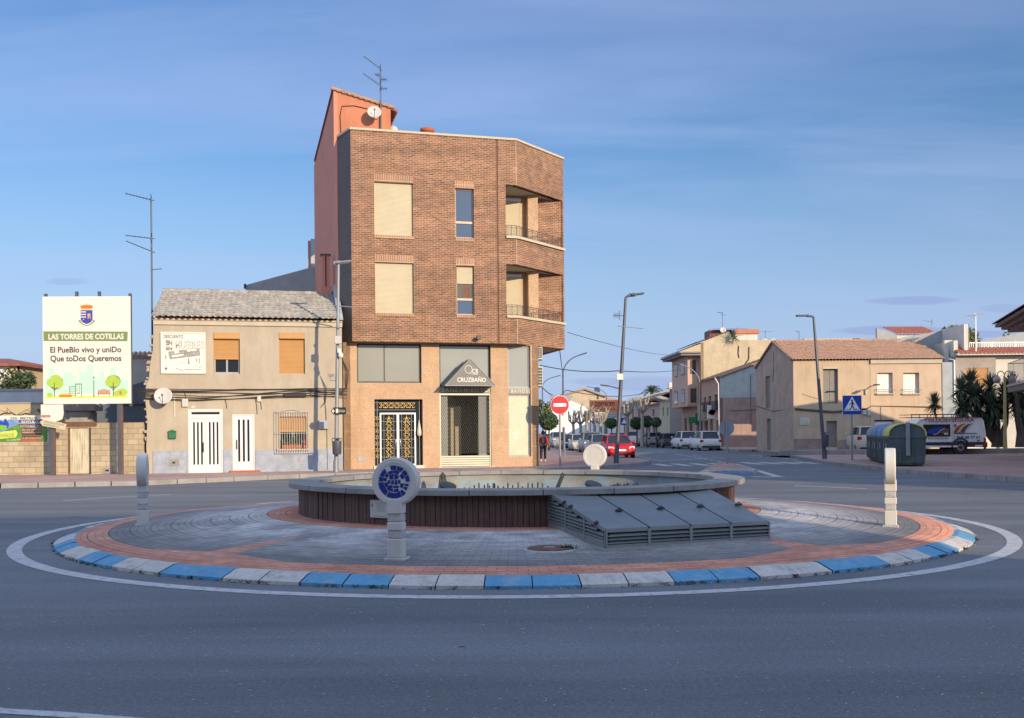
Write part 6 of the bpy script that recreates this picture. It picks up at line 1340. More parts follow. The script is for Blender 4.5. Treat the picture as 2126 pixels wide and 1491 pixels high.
car('suv', 'tall silver car standing behind the disc bollard, third in the left row', place(1229, 80), R(2), 'paint_silver', 4.5, 1.84, 1.66)
car('hatch', 'cream hatchback parked between two larger cars in the left row', place(1203, 88), R(2), 'paint_cream', 4.0, 1.72, 1.50)
car('sedan', 'dark green saloon parked beside the pole of the warning sign', place(1184, 96), R(3), 'paint_green', 4.4, 1.76, 1.48)
car('mpv', 'silver people carrier parked behind the no-entry post', place(1160, 106), R(3), 'paint_silver', 4.4, 1.8, 1.72)
car('hatch', 'blue-grey hatchback parked behind the person in the red jacket', place(1141, 116), R(3), 'paint_blue', 4.2, 1.76, 1.52)
car('suv', 'large white car seen from behind, last in the right row before the round sign', place(1463, 87), R(183), 'paint_white', 4.5, 1.9, 1.66)
car('suv', 'white car seen from behind, second from the round sign in the right row', place(1421, 95.5), R(183), 'paint_white', 4.3, 1.84, 1.66)
car('sedan', 'black saloon seen from behind between a white and a silver car', place(1386, 103), R(183), 'paint_black', 4.6, 1.8, 1.48)
car('mpv', 'silver hatchback seen from behind at the far end of the right row', place(1354, 111.5), R(183), 'paint_silver', 4.2, 1.78, 1.62)
car('mpv', 'white pickup coming up the street toward the junction', place(1311, 117), R(-6), 'paint_white', 4.9, 1.9, 1.75, group='cars driving up the street')
car('hatch', 'pale silver car turning broadside in the street behind the red hatchback', place(1276, 119), R(-52), 'paint_silver', 4.3, 1.8, 1.55, group='cars driving up the street')
car('mpv', 'small beige van seen from behind between the crossing sign and the containers', place(1796, 63, .15), R(172), 'paint_cream', 3.9, 1.7, 1.7, group='vehicles on the plaza')

# ---------------------------------------------------------------- large white works van, side on
VY = 59.0; x0, x1 = dp(1850, 900, VY).x, dp(2047, 900, VY).x; Lv = x1 - x0; zg = gp(0, 950, 0).z; VF = Fac(x0, VY, 0)
V = thing('works_van', 'long white works van with roof rack and awning lettering behind the waste containers', 'van', (x0, VY, .15))
Hh = VF.z(1960, 868) - .15; g1 = .45
def vz(py, px=1960): return VF.z(px, py) - .15
def vx(px): return VF.u(px, 900)
side = [(.05, .42), (Lv - .05, .42), (Lv, .55), (Lv - .01, 1.2), (Lv - .12, Hh - .18), (Lv - .25, Hh), (2.05, Hh), (1.75, Hh - .08), (1.0, 1.42), (.2, 1.12), (.02, .85), (0, .6)]
k = MB().use('paint_van'); n = len(side); rings = []
for y, ins in ((0.08, .12), (.0, .0), (2.0, 0), (1.92, .12)):
    cxm, czm = Lv / 2, 1.4; rings.append([(cxm + (p[0] - cxm) * (1 - ins * .12), y, czm + (p[1] - czm) * (1 - ins * .35) if p[1] > 1.5 else p[1]) for p in side])
vs = [p for r_ in rings for p in r_]; fs = [tuple(range(n)), tuple(range(4 * n - 1, 3 * n - 1, -1))]
for i in range(3):
    for j in range(n): fs.append((i * n + j, (i + 1) * n + j, (i + 1) * n + (j + 1) % n, i * n + (j + 1) % n))
k.add(vs, fs); k.build('body', V)
MB().use('trim').bbox(.0, Lv + .02, -.012, 2.01, .42, .72, .02).bbox(Lv - .2, Lv + .10, .0, 2.0, .40, .70, .03).build('lower_trim', V)
MB().use('white_paint').bbox(.5, vx(1990), -.02, .0, .42, .52, .008).bbox(vx(2024), vx(2040), -.02, .0, .44, .54, .008).build('side_step', V)
for px in (1994, 1882):
    o = MB().use('rubber').disc((vx(px), .12, .40), .40, (0, 1, 0), .25, 28).disc((vx(px), 1.85, .40), .40, (0, 1, 0), .25, 28).build('wheel', V); MB().use('rim').disc((vx(px), -.01, .40), .20, (0, 1, 0), .02, 20).use('trim').disc((vx(px), -.022, .40), .10, (0, 1, 0), .01, 14).build('rim', o)
    MB().use('trim').tube([(vx(px) + .50 * math.cos(a), -.012, .42 + .50 * math.sin(a)) for a in [PI * i / 14 for i in range(15)]], .05, 6).build('wheel_arch', V)
MB().use('tail_lens').bbox(Lv - .10, Lv + .012, -.015, .12, vz(933), vz(910), .02).build('tail_light', V)
q = (vx(1917), vx(1973), vz(906), vz(881)); w_ = MB().use('trim').box(q[0], q[1], -.006, .0, q[2], q[3]).build('window', V); MB().use('glass_car').box(q[0] + .04, q[1] - .04, -.010, -.007, q[2] + .04, q[3] - .04).build('pane', w_)
pic = MB().use('blue_sign'); pts = [(vx(1922), q[2] + .22), (vx(1935), q[2] + .12), (vx(1943), q[2] + .15), (vx(1955), q[2] + .42), (vx(1962), q[2] + .5), (vx(1950), q[2] + .55), (vx(1930), q[2] + .42)]; pic.prismy(pts, -.014, -.0105)
pic.use('dark_red').box(vx(1940), vx(1970), -.013, -.0105, q[2] + .06, q[2] + .10).use('white_sheet').box(vx(1960), vx(1968), -.013, -.0105, q[2] + .1, q[2] + .2).use('rust').prismy([(vx(1946), q[2] + .2), (vx(1970), q[2] + .12), (vx(1970), q[2] + .45), (vx(1960), q[2] + .45)], -.0125, -.0105)
pic.use('white_sheet').tube([(vx(1937), -.014, q[2] + .1), (vx(1946), -.014, q[2] + .16), (vx(1953), -.014, q[2] + .36), (vx(1962), -.014, q[2] + .47)], .015, 4); pic.build('window_picture', w_)
mat('van_red', (.30, .03, .06), .5); mat('van_blue', (.02, .03, .16), .5); mat('van_yellow', (.65, .42, .05), .5)
k = MB().use('van_red').text('TOLDOS', vx(1919), vx(1967.5), vz(876.5), vz(868.5), -.004, bold=.02).text('del', vx(1968.5), vx(1975), vz(875.5), vz(869), -.004, bold=.01, shear=.4).text('SEGURA', vx(1976), vx(2023), vz(876), vz(868), -.004, bold=.02)
k.use('van_blue').text('968 68 77 61', vx(1986), vx(2034), vz(911.5), vz(905.5), -.004, bold=.03).text('www.toldosa.com', vx(1926), vx(1969), vz(912), vz(908), -.004).text('Molina de Segura  MURCIA', vx(1926), vx(1970), vz(920.5), vz(917), -.004).text('Fax 968 38 60 28', vx(1988), vx(2010), vz(918), vz(915), -.004)
k.tube([(vx(1981), -.006, vz(911)), (vx(1980), -.006, vz(908)), (vx(1982), -.006, vz(905))], .015, 5).box(vx(1980), vx(2028), -.008, -.0045, vz(901), vz(899.5)).box(vx(2029), vx(2033), -.008, -.0045, vz(917), vz(914)).box(vx(2029), vx(2033), -.008, -.0045, vz(922), vz(919)).build('lettering', V)
k = MB()
for i, (m_, xs) in enumerate((('van_red', 1979), ('van_yellow', 1987), ('van_blue', 1995))):
    k.use(m_); a_ = [(vx(xs + 3 + 22 * t), -.008, vz(898 - 17.5 * (1 - (1 - t) ** 2.2))) for t in [j / 8 for j in range(9)]]; k.tube(a_, [.065 * (1 - j / 8.5) + .010 for j in range(9)], 6)
k.use('print_orange').disc((vx(1983), -.006, vz(884)), .10, (0, 1, 0), .006, 16); k.build('logo', V)
k = MB().use('trim')
for z in (Hh + .05, Hh + .22): k.tube([(vx(1893), .15, z), (vx(2030), .15, z)], .022, 6).tube([(vx(1893), 1.85, z), (vx(2030), 1.85, z)], .022, 6)
for i in range(9): x = vx(1895) + (vx(2028) - vx(1895)) * i / 8; k.tube([(x, .15, Hh - .04), (x, .15, Hh + .22)], .02, 6).tube([(x, .15, Hh + .05), (x, 1.85, Hh + .05)], .02, 6)
k.build('roof_rack', V)
k = MB().use('grey_steel'); k.box(vx(1977), vx(1977) + .012, -.003, .0, .75, Hh - .3); k.build('door_seam', V)

# ---------------------------------------------------------------- waste containers
mat('container', (.055, .078, .080), .55, .12, 2, .08, 40, stain=(.10, .115, .115), stain_amt=.5, stain_scale=2); mat('lid_yellow', (.50, .46, .12), .5, .08, 2); mat('lid_blue', (.07, .20, .40), .45, .08, 2); mat('lid_grey', (.22, .26, .29), .5, .1, 2)
a_ = Vector((15.0, 40.3, 0)); e_ = Vector((17.55, 50.2, 0)); dr = (e_ - a_).normalized(); rz_c = math.atan2(dr.y, dr.x) - PI / 2
def container(i, lid, label):
    o = a_ + dr * (i * 2.42); t = thing('waste_container', label, 'waste container', (o.x, o.y, .15), rz_c, 'waste containers in a row on the plaza'); W_, D_, H1, H2 = 1.40, 2.28, 1.22, 1.74
    # local x: across the row's end, y: along the row
    k = MB().use('container'); prof = [(.10, .10, .05), (.04, .06, .14), (.0, .0, H1 - .12), (-.02, -.02, H1 - .10), (-.02, -.02, H1)]
    vs = []
    for ix, iy, z in prof: vs += [(ix, iy, z), (W_ - ix, iy, z), (W_ - ix, D_ - iy, z), (ix, D_ - iy, z)]
    k.add(vs, [(3, 2, 1, 0)] + [(q * 4 + j, q * 4 + (j + 1) % 4, (q + 1) * 4 + (j + 1) % 4, (q + 1) * 4 + j) for q in range(4) for j in range(4)] + [(16, 17, 18, 19)])
    for j in range(7):
        y = .22 + j * (D_ - .44) / 6; k.bbox(-.035, .05, y - .035, y + .035, .16, H1 - .1, .015)
    for j in (0, 1): k.bbox(W_ * .30 - .02 + j * W_ * .34, W_ * .36 + j * W_ * .34 - .02, -.02 + 0, .05, .14, H1 - .4, .015)
    k.bbox(-.03, W_ + .03, -.03, D_ + .03, H1 - .10, H1 - .02, .02)
    end = [(W_ / 2 - (W_ / 2 - .02) * math.cos(a), H1 + (H2 - H1 - .06) * math.sin(a)) for a in [PI * j / 14 for j in range(15)]]
    k.prismy([(p[0], p[1]) for p in end][::-1], .02, .08); k.prismy([(p[0], p[1]) for p in end][::-1], D_ - .08, D_ - .02)
    for x in (.15, W_ - .15):
        for y in (.25, D_ - .25): k.disc((x, y, .05), .05, (1, 0, 0), .05, 10)
    k.build('body', t)
    k = MB().use(lid); vs = []; m_ = 16
    for j in range(m_ + 1):
        a = PI * j / m_; c_, s__ = math.cos(a), abs(math.sin(a)) ** .8; x, z = W_ / 2 - (W_ / 2 + .03) * c_, H1 + .0 + (H2 - H1) * s__
        vs += [(x, -.02, z), (x, D_ + .02, z), (W_ / 2 + (x - W_ / 2) * .93, D_ + .02, H1 + (z - H1) * .90), (W_ / 2 + (x - W_ / 2) * .93, -.02, H1 + (z - H1) * .90)]
    fs = []
    for j in range(m_):
        p = j * 4; fs += [(p, p + 4, p + 5, p + 1), (p + 1, p + 5, p + 6, p + 2), (p + 2, p + 6, p + 7, p + 3), (p + 3, p + 7, p + 4, p)]
    k.add(vs, fs, True); k.build('lid', t)
    MB().use('pole_grey').bbox(W_ / 2 - .06, W_ / 2 + .10, -.09, -.035, .42, H2 + .02, .012).bbox(W_ / 2 + .0, W_ / 2 + .05, -.12, -.09, H1 - .15, H1 + .1, .008).build('lifting_arm', t)
    MB().use('white_sheet').box(-.024, -.0215, D_ * .28, D_ * .36, .66, .92).use('lid_grey').box(-.04, -.036, D_ * .60, D_ * .66, .62, .98).build('sticker', t); return t
container(0, 'lid_yellow', 'nearest waste container, dark body under a yellow barrel lid'); container(1, 'lid_blue', 'blue lidded waste container directly behind the yellow one'); container(2, 'lid_blue', 'second blue lidded waste container, between the first blue and the grey one'); container(3, 'lid_grey', 'grey lidded waste container at the far end of the row')

# ---------------------------------------------------------------- beige gabled house on the right
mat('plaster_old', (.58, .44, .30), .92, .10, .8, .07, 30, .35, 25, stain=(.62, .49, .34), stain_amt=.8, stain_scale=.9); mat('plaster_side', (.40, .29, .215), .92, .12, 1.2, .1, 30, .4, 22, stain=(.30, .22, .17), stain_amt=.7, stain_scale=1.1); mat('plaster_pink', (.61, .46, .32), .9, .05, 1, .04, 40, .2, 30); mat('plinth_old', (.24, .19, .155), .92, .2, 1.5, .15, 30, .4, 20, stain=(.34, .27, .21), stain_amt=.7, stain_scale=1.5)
mat('wood_grey', (.20, .185, .165), .8, .2, 4, .15, 30, stretch=(8, 8, 1))
EF = Fac(19.5, 70.0, R(0)); EH = thing('gabled_house', 'beige two-storey house with cracked gable wall and orange tiled roof beyond the crossing', 'house', EF.o)
um, ue = EF.u(1807), EF.u(1955); ze = EF.z(1800, 747); zrd = dp(1611, 711, 74.7).z; RD = 9.0; er = lambda *a: EF.rect(*a)
wA = er(1709, 766, 1740, 838); dA = er(1716, 874, 1738, 929)
k = MB().use('plaster_old').wall((0, 0), (um, 0), .1, ze, [wA, dA], .35); k.use('plinth_old').box(-.012, dA[0] - .01, -.03, 0, .1, 1.05).box(dA[1] + .01, um, -.03, 0, .1, .95)
SFc = Fac(19.5, 70.0, PI / 2 + .045)                          # side wall frame: x runs away along the street
# side wall: outer face looks left; build from back to front
dxs = -.045 * RD; B0, B1 = (dxs, RD), (0, 0)
Ls = math.hypot(*B0)
def s_u(px):                                                   # distance from the back end
    t = (px - CX) / FPX; Y = (19.5 + .045 * 70) / (t + .045); return Ls - (Y - 70) * Ls / RD, Y
w1u, d1u = (s_u(1590)[0], s_u(1600)[0]), (s_u(1592)[0], s_u(1601)[0])
Ym = s_u(1595)[1]; w1z = (dp(1595, 848, Ym).z, dp(1595, 781, Ym).z); d1z = (.1, dp(1595, 870, Ym).z)
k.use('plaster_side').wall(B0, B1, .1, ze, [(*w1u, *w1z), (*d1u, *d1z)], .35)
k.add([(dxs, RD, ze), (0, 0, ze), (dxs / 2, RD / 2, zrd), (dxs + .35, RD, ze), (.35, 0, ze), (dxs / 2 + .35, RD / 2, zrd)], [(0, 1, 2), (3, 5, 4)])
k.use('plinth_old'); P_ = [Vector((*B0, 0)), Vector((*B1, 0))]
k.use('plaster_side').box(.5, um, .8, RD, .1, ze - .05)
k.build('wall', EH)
for (u0_, u1_), (z0_, z1_) in ((w1u, w1z), (d1u, d1z)):
    p, q = Vector(B0).lerp(Vector(B1), u0_ / Ls), Vector(B0).lerp(Vector(B1), u1_ / Ls); MB().use('wood_grey').quad((p.x + .15, p.y, z0_), (q.x + .15, q.y, z0_), (q.x + .15, q.y, z1_), (p.x + .15, p.y, z1_)).build('shutter' if z0_ > 2 else 'door', EH)
a, b, c, d = wA; w_ = MB().use('cornice').box(a - .03, b + .03, -.03, .3, d, d + .12).build('window', EH); k = MB().use('wood_grey')
for i in range(2): x = a + (b - a) * i / 2; k.box(x + .01, x + (b - a) / 2 - .01, .25, .30, c, d)
k.build('shutter', w_); a, b, c, d = dA; MB().use('wood_grey').box(a, (a + b) / 2 - .005, .2, .26, c, d).box((a + b) / 2 + .005, b, .2, .26, c, d).build('door', EH)
k = MB().use('tile_orange'); tile_roof(k, -.12, ue + .15, -.3, ze + .02, RD / 2, zrd + .06, pitch=.23, row=.36, amp=.045, step=.04, jit=.02); k.add([(dxs, RD + .3, ze), (ue, RD + .3, ze), (ue, RD / 2, zrd + .06), (dxs / 2, RD / 2, zrd + .06)], [(0, 1, 2, 3)])
for i in range(30): x = -.15 + (ue + .1) * i / 30; k.tube([(x, RD / 2, zrd + .08 + random.uniform(-.02, .03)), (x + .37, RD / 2, zrd + .08)], .10, 6)
for i in range(2 * 12): t = i / 12; y = RD * t / 2; z = ze + (zrd - ze) * (t if t < 1 else 2 - t) + .05; x = dxs * t / 2; k.use('tile_orange').tube([(x - .08, y, z), (x - .02 * 0 + dxs / 24 - .08, y + RD / 24, z + (zrd - ze) / 12 * (1 if t < 1 else -1))], .09, 6)
k.build('roof', EH)
q = er(1660, 868, 1680, 882); MB().use('white_plaster').box(q[0], q[1], -.05, -.002, q[2], q[3]).use('pale_green').box(q[0] + .06, q[1] - .06, -.053, -.051, q[2] + .06, q[3] - .06).use('logo_green').box(q[0] + .3, q[1] - .1, -.056, -.054, q[2] + .1, q[2] + .16).build('wall_plaque', EH)
MB().use('rust').tube([(EF.u(1664, 818), -.01, EF.z(1664, 818)), (EF.u(1700, 832), -.01, EF.z(1700, 829))], .015, 4).tube([(dxs / 2 - .01, RD / 2, ze + 1.0), (dxs / 2 - .005, RD / 2 - .15, ze), (dxs / 2 - .03, RD / 2 + .1, ze - 1.2)], .02, 4).build('crack', EH)
# its neighbour under the same roof
NH = thing('plain_house', 'smooth beige house with two white shuttered windows beside the gabled house', 'house', EF.o)
wn = [er(1821, 774, 1853, 817), er(1875, 774, 1908, 817)]; dn = (EF.u(1815), EF.u(1856), .1, EF.z(1835, 872))
k = MB().use('plaster_pink').wall((um + .004, -.02), (ue, -.02), .1, ze, [(a - um, b - um, c, d) for a, b, c, d in wn] + [(dn[0] - um, dn[1] - um, dn[2], dn[3])], .35); k.quad((ue, -.02, .1), (ue, RD, .1), (ue, RD, ze), (ue, -.02, ze)).box(um + .2, ue - .01, .9, RD, .1, ze - .05); k.build('wall', NH)
MB().use('cornice').box(um + .01, ue + .02, -.14, -.02, ze - .28, ze - .02).build('cornice', NH)
for r_ in wn:
    w_ = shutter_window(NH, r_, 1.0, 'shutter_white', y=.28); k = MB().use('frame_grey')
    for i in range(9): x = r_[0] - .12 + (r_[1] - r_[0] + .24) * i / 8; k.tube([(x, -.16, r_[2] - .04), (x, -.16, r_[2] + .28)], .012, 4)
    for z in (r_[2] - .02, r_[2] + .28): k.tube([(r_[0] - .12, -.02, z), (r_[0] - .12, -.16, z), (r_[1] + .12, -.16, z), (r_[1] + .12, -.02, z)], .016, 5)
    k.build('window_rail', w_); MB().use('cornice').box(r_[0] - .1, r_[1] + .1, -.18, .1, r_[2] - .08, r_[2]).build('sill', w_)
k = MB().use('shutter_white'); slats(k, dn[0], dn[1], .1, dn[3] - .1, .2, .35, .04); k.build('garage_door', NH)
WL = thing('wall_lamp', 'small bracket lamp with a long shadow on the beige house wall', 'wall lamp', EF.o); p = EF.at(1797, 812); MB().use('off_white').bbox(p[0] - .06, p[0] + .06, -.14, -.025, p[1] - .25, p[1] + .15, .02).build('bracket', WL); MB().use('pole_dark').tube([(p[0], -.1, p[1] + .1), (p[0] + .1, -.6, p[1] + .28), (p[0] + .25, -1.1, p[1] + .36)], .03, 6).bbox(p[0] + .15, p[0] + .45, -1.6, -1.05, p[1] + .32, p[1] + .42, .03).build('lamp_head', WL)
k = MB().use('cable')
for j in range(3): k.tube([(EF.u(1650, 848), -.05, EF.z(1650, 848) - .05 * j), (EF.u(1730, 852), -.05, EF.z(1730, 854) - .06 * j), (EF.u(1800, 847), -.06, EF.z(1800, 848) - .03 * j), (EF.u(1808, 843), -.06, EF.z(1808, 843)), (EF.u(1955, 843), -.06, EF.z(1955, 845) - .03 * j)], .018, 5)
k.tube([(EF.u(1650, 848), -.05, EF.z(1650, 848)), (dxs * .5 - .05, RD * .5, EF.z(1650, 851)), (dxs - .05, RD, EF.z(1650, 835))], .02, 5); k.tube([(EF.u(1828), -.06, EF.z(1828, 845)), (EF.u(1828), -.06, EF.z(1828, 872))], .015, 4)
o = k.build('house_cables', loc=EF.o); tag(o, 'black cables crossing the front of the two beige houses', 'cables')
o = MB().use('off_white').bbox(EF.u(1790), EF.u(1798), -.14, -.03, EF.z(1795, 861), EF.z(1795, 852), .02).bbox(EF.u(1800), EF.u(1806), -.14, -.03, EF.z(1795, 863), EF.z(1795, 851), .02).build('meter_box', loc=EF.o); tag(o, 'pair of pale meter boxes beside the blue crossing sign', 'meter box')

# ---------------------------------------------------------------- white terrace house at the right
TF = Fac(dp(1985, 850, 70.2).x, 70.2, R(-1)); TH = thing('terrace_house', 'white house with red tiled canopy, orange shutter and white roof railing', 'house', TF.o, TF.a); tr_ = lambda *a: TF.rect(*a)
brickmat('grey_brick', (.30, .26, .22), (.25, .215, .19), (.36, .33, .29), .25, .07, .01)
zc = TF.z(2050, 738); wT = tr_(2005, 764, 2052, 806); Lt = TF.u(2300)
k = MB().use('grey_brick').wall((0, 0), (TF.u(2068), 0), TF.z(2030, 828), zc, [(wT[0], wT[1], wT[2], wT[3])], .3); k.use('white_plaster').box(TF.u(2068), Lt, 1.2, 1.4, 2.6, zc).box(0, Lt, .02, .3, .1, TF.z(2030, 828)).box(0, Lt, .3, 8, .1, zc - .05)
k.box(-.0, .28, .3, 8, .1, TF.z(2000, 706)); k.build('wall', TH); shutter_window(TH, wT, 1.0, 'shutter_tan', y=.1, fw=.10)
k = MB().use('white_plaster').box(-.05, Lt, -.45, .0, TF.z(2050, 738), TF.z(2050, 735) + .05).box(TF.u(1972, 700), TF.u(1990, 700), .9, 1.3, 4, TF.z(1980, 704)).box(-.1, Lt, .9, 1.1, 6, TF.z(2050, 725)); k.build('cornice', TH)
k = MB().use('tile_red'); tile_roof(k, .05, Lt, -.5, TF.z(2050, 736), .9, TF.z(2050, 720), pitch=.26, row=.4, amp=.06, step=.03); k.build('roof', TH)
k = MB().use('white_paint'); z0_, z1_ = TF.z(2050, 724), TF.z(2050, 709)
for z in (z0_ + .06, z1_): k.box(0, Lt, .95, 1.0, z - .03, z + .03)
x = .1
while x < Lt: k.box(x - .018, x + .018, .96, .99, z0_, z1_); x += .13
for px in (1976, 2022, 2074, 2122): x = TF.u(px); k.box(x - .05, x + .05, .93, 1.02, z0_ - .1, z1_ + .06)
k.build('roof_railing', TH)
k = MB().use('white_paint').tube([(-.35, .3, TF.z(1975, 745)), (-.12, -.05, TF.z(1975, 748)), (-.12, -.05, TF.z(1975, 835))], .06, 8); k.build('downpipe', TH)
MB().use('plaster_side').box(TF.u(1957), -.02, 1.1, 1.3, .1, TF.z(1970, 748)).use('render_bluegrey').box(TF.u(1957), -.02, .0, 1.08, .1, TF.z(1970, 752)).build('side_wall', TH)
MB().use('off_white').box(2.9, Lt, -.2, .0, .1, TF.z(2100, 870)).use('white_plaster').box(TF.u(2068), Lt, -.3, .0, TF.z(2100, 835), TF.z(2100, 826)).build('garage', TH)
# parapet with curved top and roof structure behind the gabled house
PFc = Fac(0, 74, 0); o = MB().use('render_grey').prismx([(70.4, 5.5), (79, 5.5), (79, 9.0), (76, 9.1), (73, 8.7), (70.6, 9.2)], ue + .0, ue + .3)
o = MB().use('render_grey').prismy([(PFc.u(1850), 5.5), (PFc.u(1958), 5.5), (PFc.u(1958), PFc.z(1958, 686)), (PFc.u(1915), PFc.z(1915, 694)), (PFc.u(1880), PFc.z(1880, 700)), (PFc.u(1862), PFc.z(1862, 708)), (PFc.u(1850), PFc.z(1850, 712))], 0, .3)
o.use('white_plaster').box(PFc.u(1957), PFc.u(1967.5), -3.6, .3, 5.0, PFc.z(1960, 684)); o = o.build('parapet_wall', loc=PFc.o); tag(o, 'grey curved parapet wall with white end rising behind the orange tiled roof', 'wall')
KF = Fac(0, 84, 0); K_ = thing('rooftop_room', 'rooftop room with bright red tiled roof behind the beige houses', 'building', KF.o); MB().use('render_grey').prismy([(KF.u(1800), 5), (KF.u(1864), 5), (KF.u(1864), KF.z(1864, 695)), (KF.u(1822), KF.z(1822, 681)), (KF.u(1822), KF.z(1822, 702)), (KF.u(1800), KF.z(1800, 710))], 0, .3).use('white_plaster').box(KF.u(1864), KF.u(1950), .1, 5, 5, KF.z(1900, 694)).build('wall', K_)
k = MB().use('tile_red'); u0_, u1_ = KF.u(1865), KF.u(1945); tile_roof(k, u0_ - .1, u1_ + .2, -.2, KF.z(1900, 694), 3.2, KF.z(1900, 680) + .35, pitch=.28, row=.45, amp=.06, step=.03); k.build('roof', K_)
KF = Fac(0, 86, 0); o = MB().use('white_plaster').box(KF.u(1672), KF.u(1793), 0, 3, 5, KF.z(1730, 705)).use('cornice').box(KF.u(1670), KF.u(1795), -.1, 3, KF.z(1730, 705), KF.z(1730, 703)).build('rooftop_wall', loc=KF.o); tag(o, 'low cream rooftop wall just above the ridge of the gabled house', 'wall')
p = dp(1935, 690, 80); antenna('roof_antenna', 'small antenna behind the grey curved parapet', (p.x, 80, 8), dp(1935, 664, 80).z - 8, [(dp(1935, 668, 80).z - 8, 170, .7, 7, .5, 10)], r=.03, mt='pole_grey')
p = dp(2026, 712, 70); antenna('roof_antenna', 'white antenna mast on the terrace above the red tiled canopy', (p.x, 70, 7), dp(2026, 650, 70).z - 7, [(dp(2026, 655, 70).z - 7, 180, .6, 6, .9, 0), (dp(2026, 652, 70).z - 7, 0, .5, 5, .9, 0)], r=.05, mt='white_paint')
p = dp(1659, 705, 86); antenna('roof_antenna', 'thin antenna left of the low cream rooftop wall', (p.x, 86, 7), dp(1659, 688, 86).z - 7, [(dp(1659, 690, 86).z - 7, 200, .3, 3, .3, 20)], r=.03)
for (px, pyb, pyt, rx, n_, sd, lab) in ((1985, 712, 674, 2.1, 2600, 3, 'rounded yellow-green tree crown behind the terrace railing'), (2035, 715, 690, 1.6, 1100, 8, 'lower green tree crown right of the white antenna'), (2095, 700, 676, 1.4, 160, 12, 'thin yellow-green treetop under the dark eaves')):
    p = dp(px, pyb, 95); tree('background_tree', lab, (p.x, 95, 0), dp(px, pyt, 95).z, rx * 1.15, 3.4, n_, .16, ['leaf_yellow', 'leaf_yellow', 'leaf'], sd)
o = MB().use('render_grey').prismy([(dp(2030, 0, 85).x, 5), (dp(2150, 0, 85).x, 5), (dp(2150, 0, 85).x, dp(2126, 684, 85).z), (dp(2030, 0, 85).x, dp(2050, 708, 85).z)], 85, 85.3).build('grey_gable'); tag(o, 'pale grey sloping wall behind the terrace under the dark eaves', 'wall')

# ---------------------------------------------------------------- building whose dark eaves enter at the right (its body shades the plaza)
EB = thing('corner_block', 'dark eaves and balcony of the block at the far right above the van', 'building', (28.6, 56, 0), math.atan2(-.957, -.29))
mat('eave_wood', (.20, .13, .11), .8, .1, 2)
Lb = 37.5; k = MB().use('plaster_side').wall((0, 0), (Lb, 0), 0, 7.0, [(6 + i * 4, 7.6 + i * 4, 1.0, 2.4) for i in range(7)] + [(6 + i * 4, 7.6 + i * 4, 4.2, 6.2) for i in range(7)], .3); k.box(.0, Lb, .35, 14, 0, 7.0); k.build('wall', EB)
k = MB().use('eave_wood')
for i, (o_, z0_, z1_) in enumerate(((1.6, 7.3, 7.46), (1.3, 7.14, 7.298), (1.0, 6.98, 7.138))): k.box(-.0 - .1 * (3 - i), Lb + .2, -o_, 14, z0_, z1_)
k.build('eaves', EB); k = MB().use('tile_red'); tile_roof(k, -.4, Lb + .4, -1.75, 7.47, 5, 8.9, pitch=.3, row=.5); k.use('tile_red').add([(-.4, -1.7, 7.47), (-.4, 5, 8.9), (-.4, 14, 7.47)], [(0, 1, 2)]).add([(-.4, 14, 7.47), (Lb, 14, 7.47), (Lb, 5, 8.9), (-.4, 5, 8.9)], [(0, 1, 2, 3)]); k.build('roof', EB)
k = MB().use('eave_wood').box(2.5, 8.2, -1.45, -.01, 3.55, 3.85).use('cornice').box(2.5, 8.2, -1.5, -.01, 3.85, 3.95); k.build('balcony', EB)
k = MB().use('pole_grey')
for i in range(23): x = 2.52 + i * .25; k.tube([(x, -1.42, 3.95), (x, -1.42, 5.1)], .010, 4)
for i in range(6): k.tube([(2.52, -1.42 + i * .26, 3.95), (2.52, -1.42 + i * .26, 5.1)], .010, 4)
for z in (4.0, 5.1): k.tube([(2.52, -.02, z), (2.52, -1.42, z), (8.2, -1.42, z)], .02, 5)
k.build('balcony_railing', EB)
# blocks behind the viewer: their shadow lies over the near road and the island
S1 = thing('apartment_block', 'plain rendered apartment block standing behind the viewpoint', 'building', (21.1, -8, 0), PI)
k = MB().use('plaster_pink').wall((0, 0), (80, 0), 0, 9.6, [(2 + i * 4, 3.4 + i * 4, 1 + 3 * j, 2.4 + 3 * j) for i in range(19) for j in range(3)], .3); k.box(0.0, 80, .31, 12, 0, 9.6); k.build('wall', S1); MB().use('tile_red').box(-.0, 80, -.05, 12, 9.6, 9.7).build('roof', S1)

# ---------------------------------------------------------------- planter wall, palm-leaved trees, globe lamp
PW = Fac(dp(2040, 940, 60.5).x, 60.5, R(-2)); o = MB().use('kerb_stone').bbox(-12, 14, 0, .35, .1, PW.z(2080, 931), .03).use('plinth_old').box(-12, 14, .35, 5, .1, PW.z(2080, 931) - .12).build('planter_wall', loc=PW.o, rot=(0, 0, PW.a)); tag(o, 'low stone planter wall running past the back of the white van', 'wall')
mat('yucca_leaf', (.085, .12, .065), .5, .3, 3)
def rosette(k, c, r, n, rd, mts):
    for i in range(n):
        a = rd.uniform(0, 2 * PI); e = rd.uniform(-.9, 1.45); l = r * rd.uniform(.75, 1.1); wv = r * .055
        d = Vector((math.cos(a) * math.cos(e), math.sin(a) * math.cos(e), math.sin(e))); s_ = Vector((-math.sin(a), math.cos(a), 0)) * wv
        m_ = c + d * l * .55; t = c + d * l - Vector((0, 0, l * .12 * math.cos(e))); k.use(mts[rd.randrange(len(mts))]); k.add([c - s_ * .5, c + s_ * .5, m_ + s_, m_ - s_, t], [(0, 1, 2, 3), (3, 2, 4)])
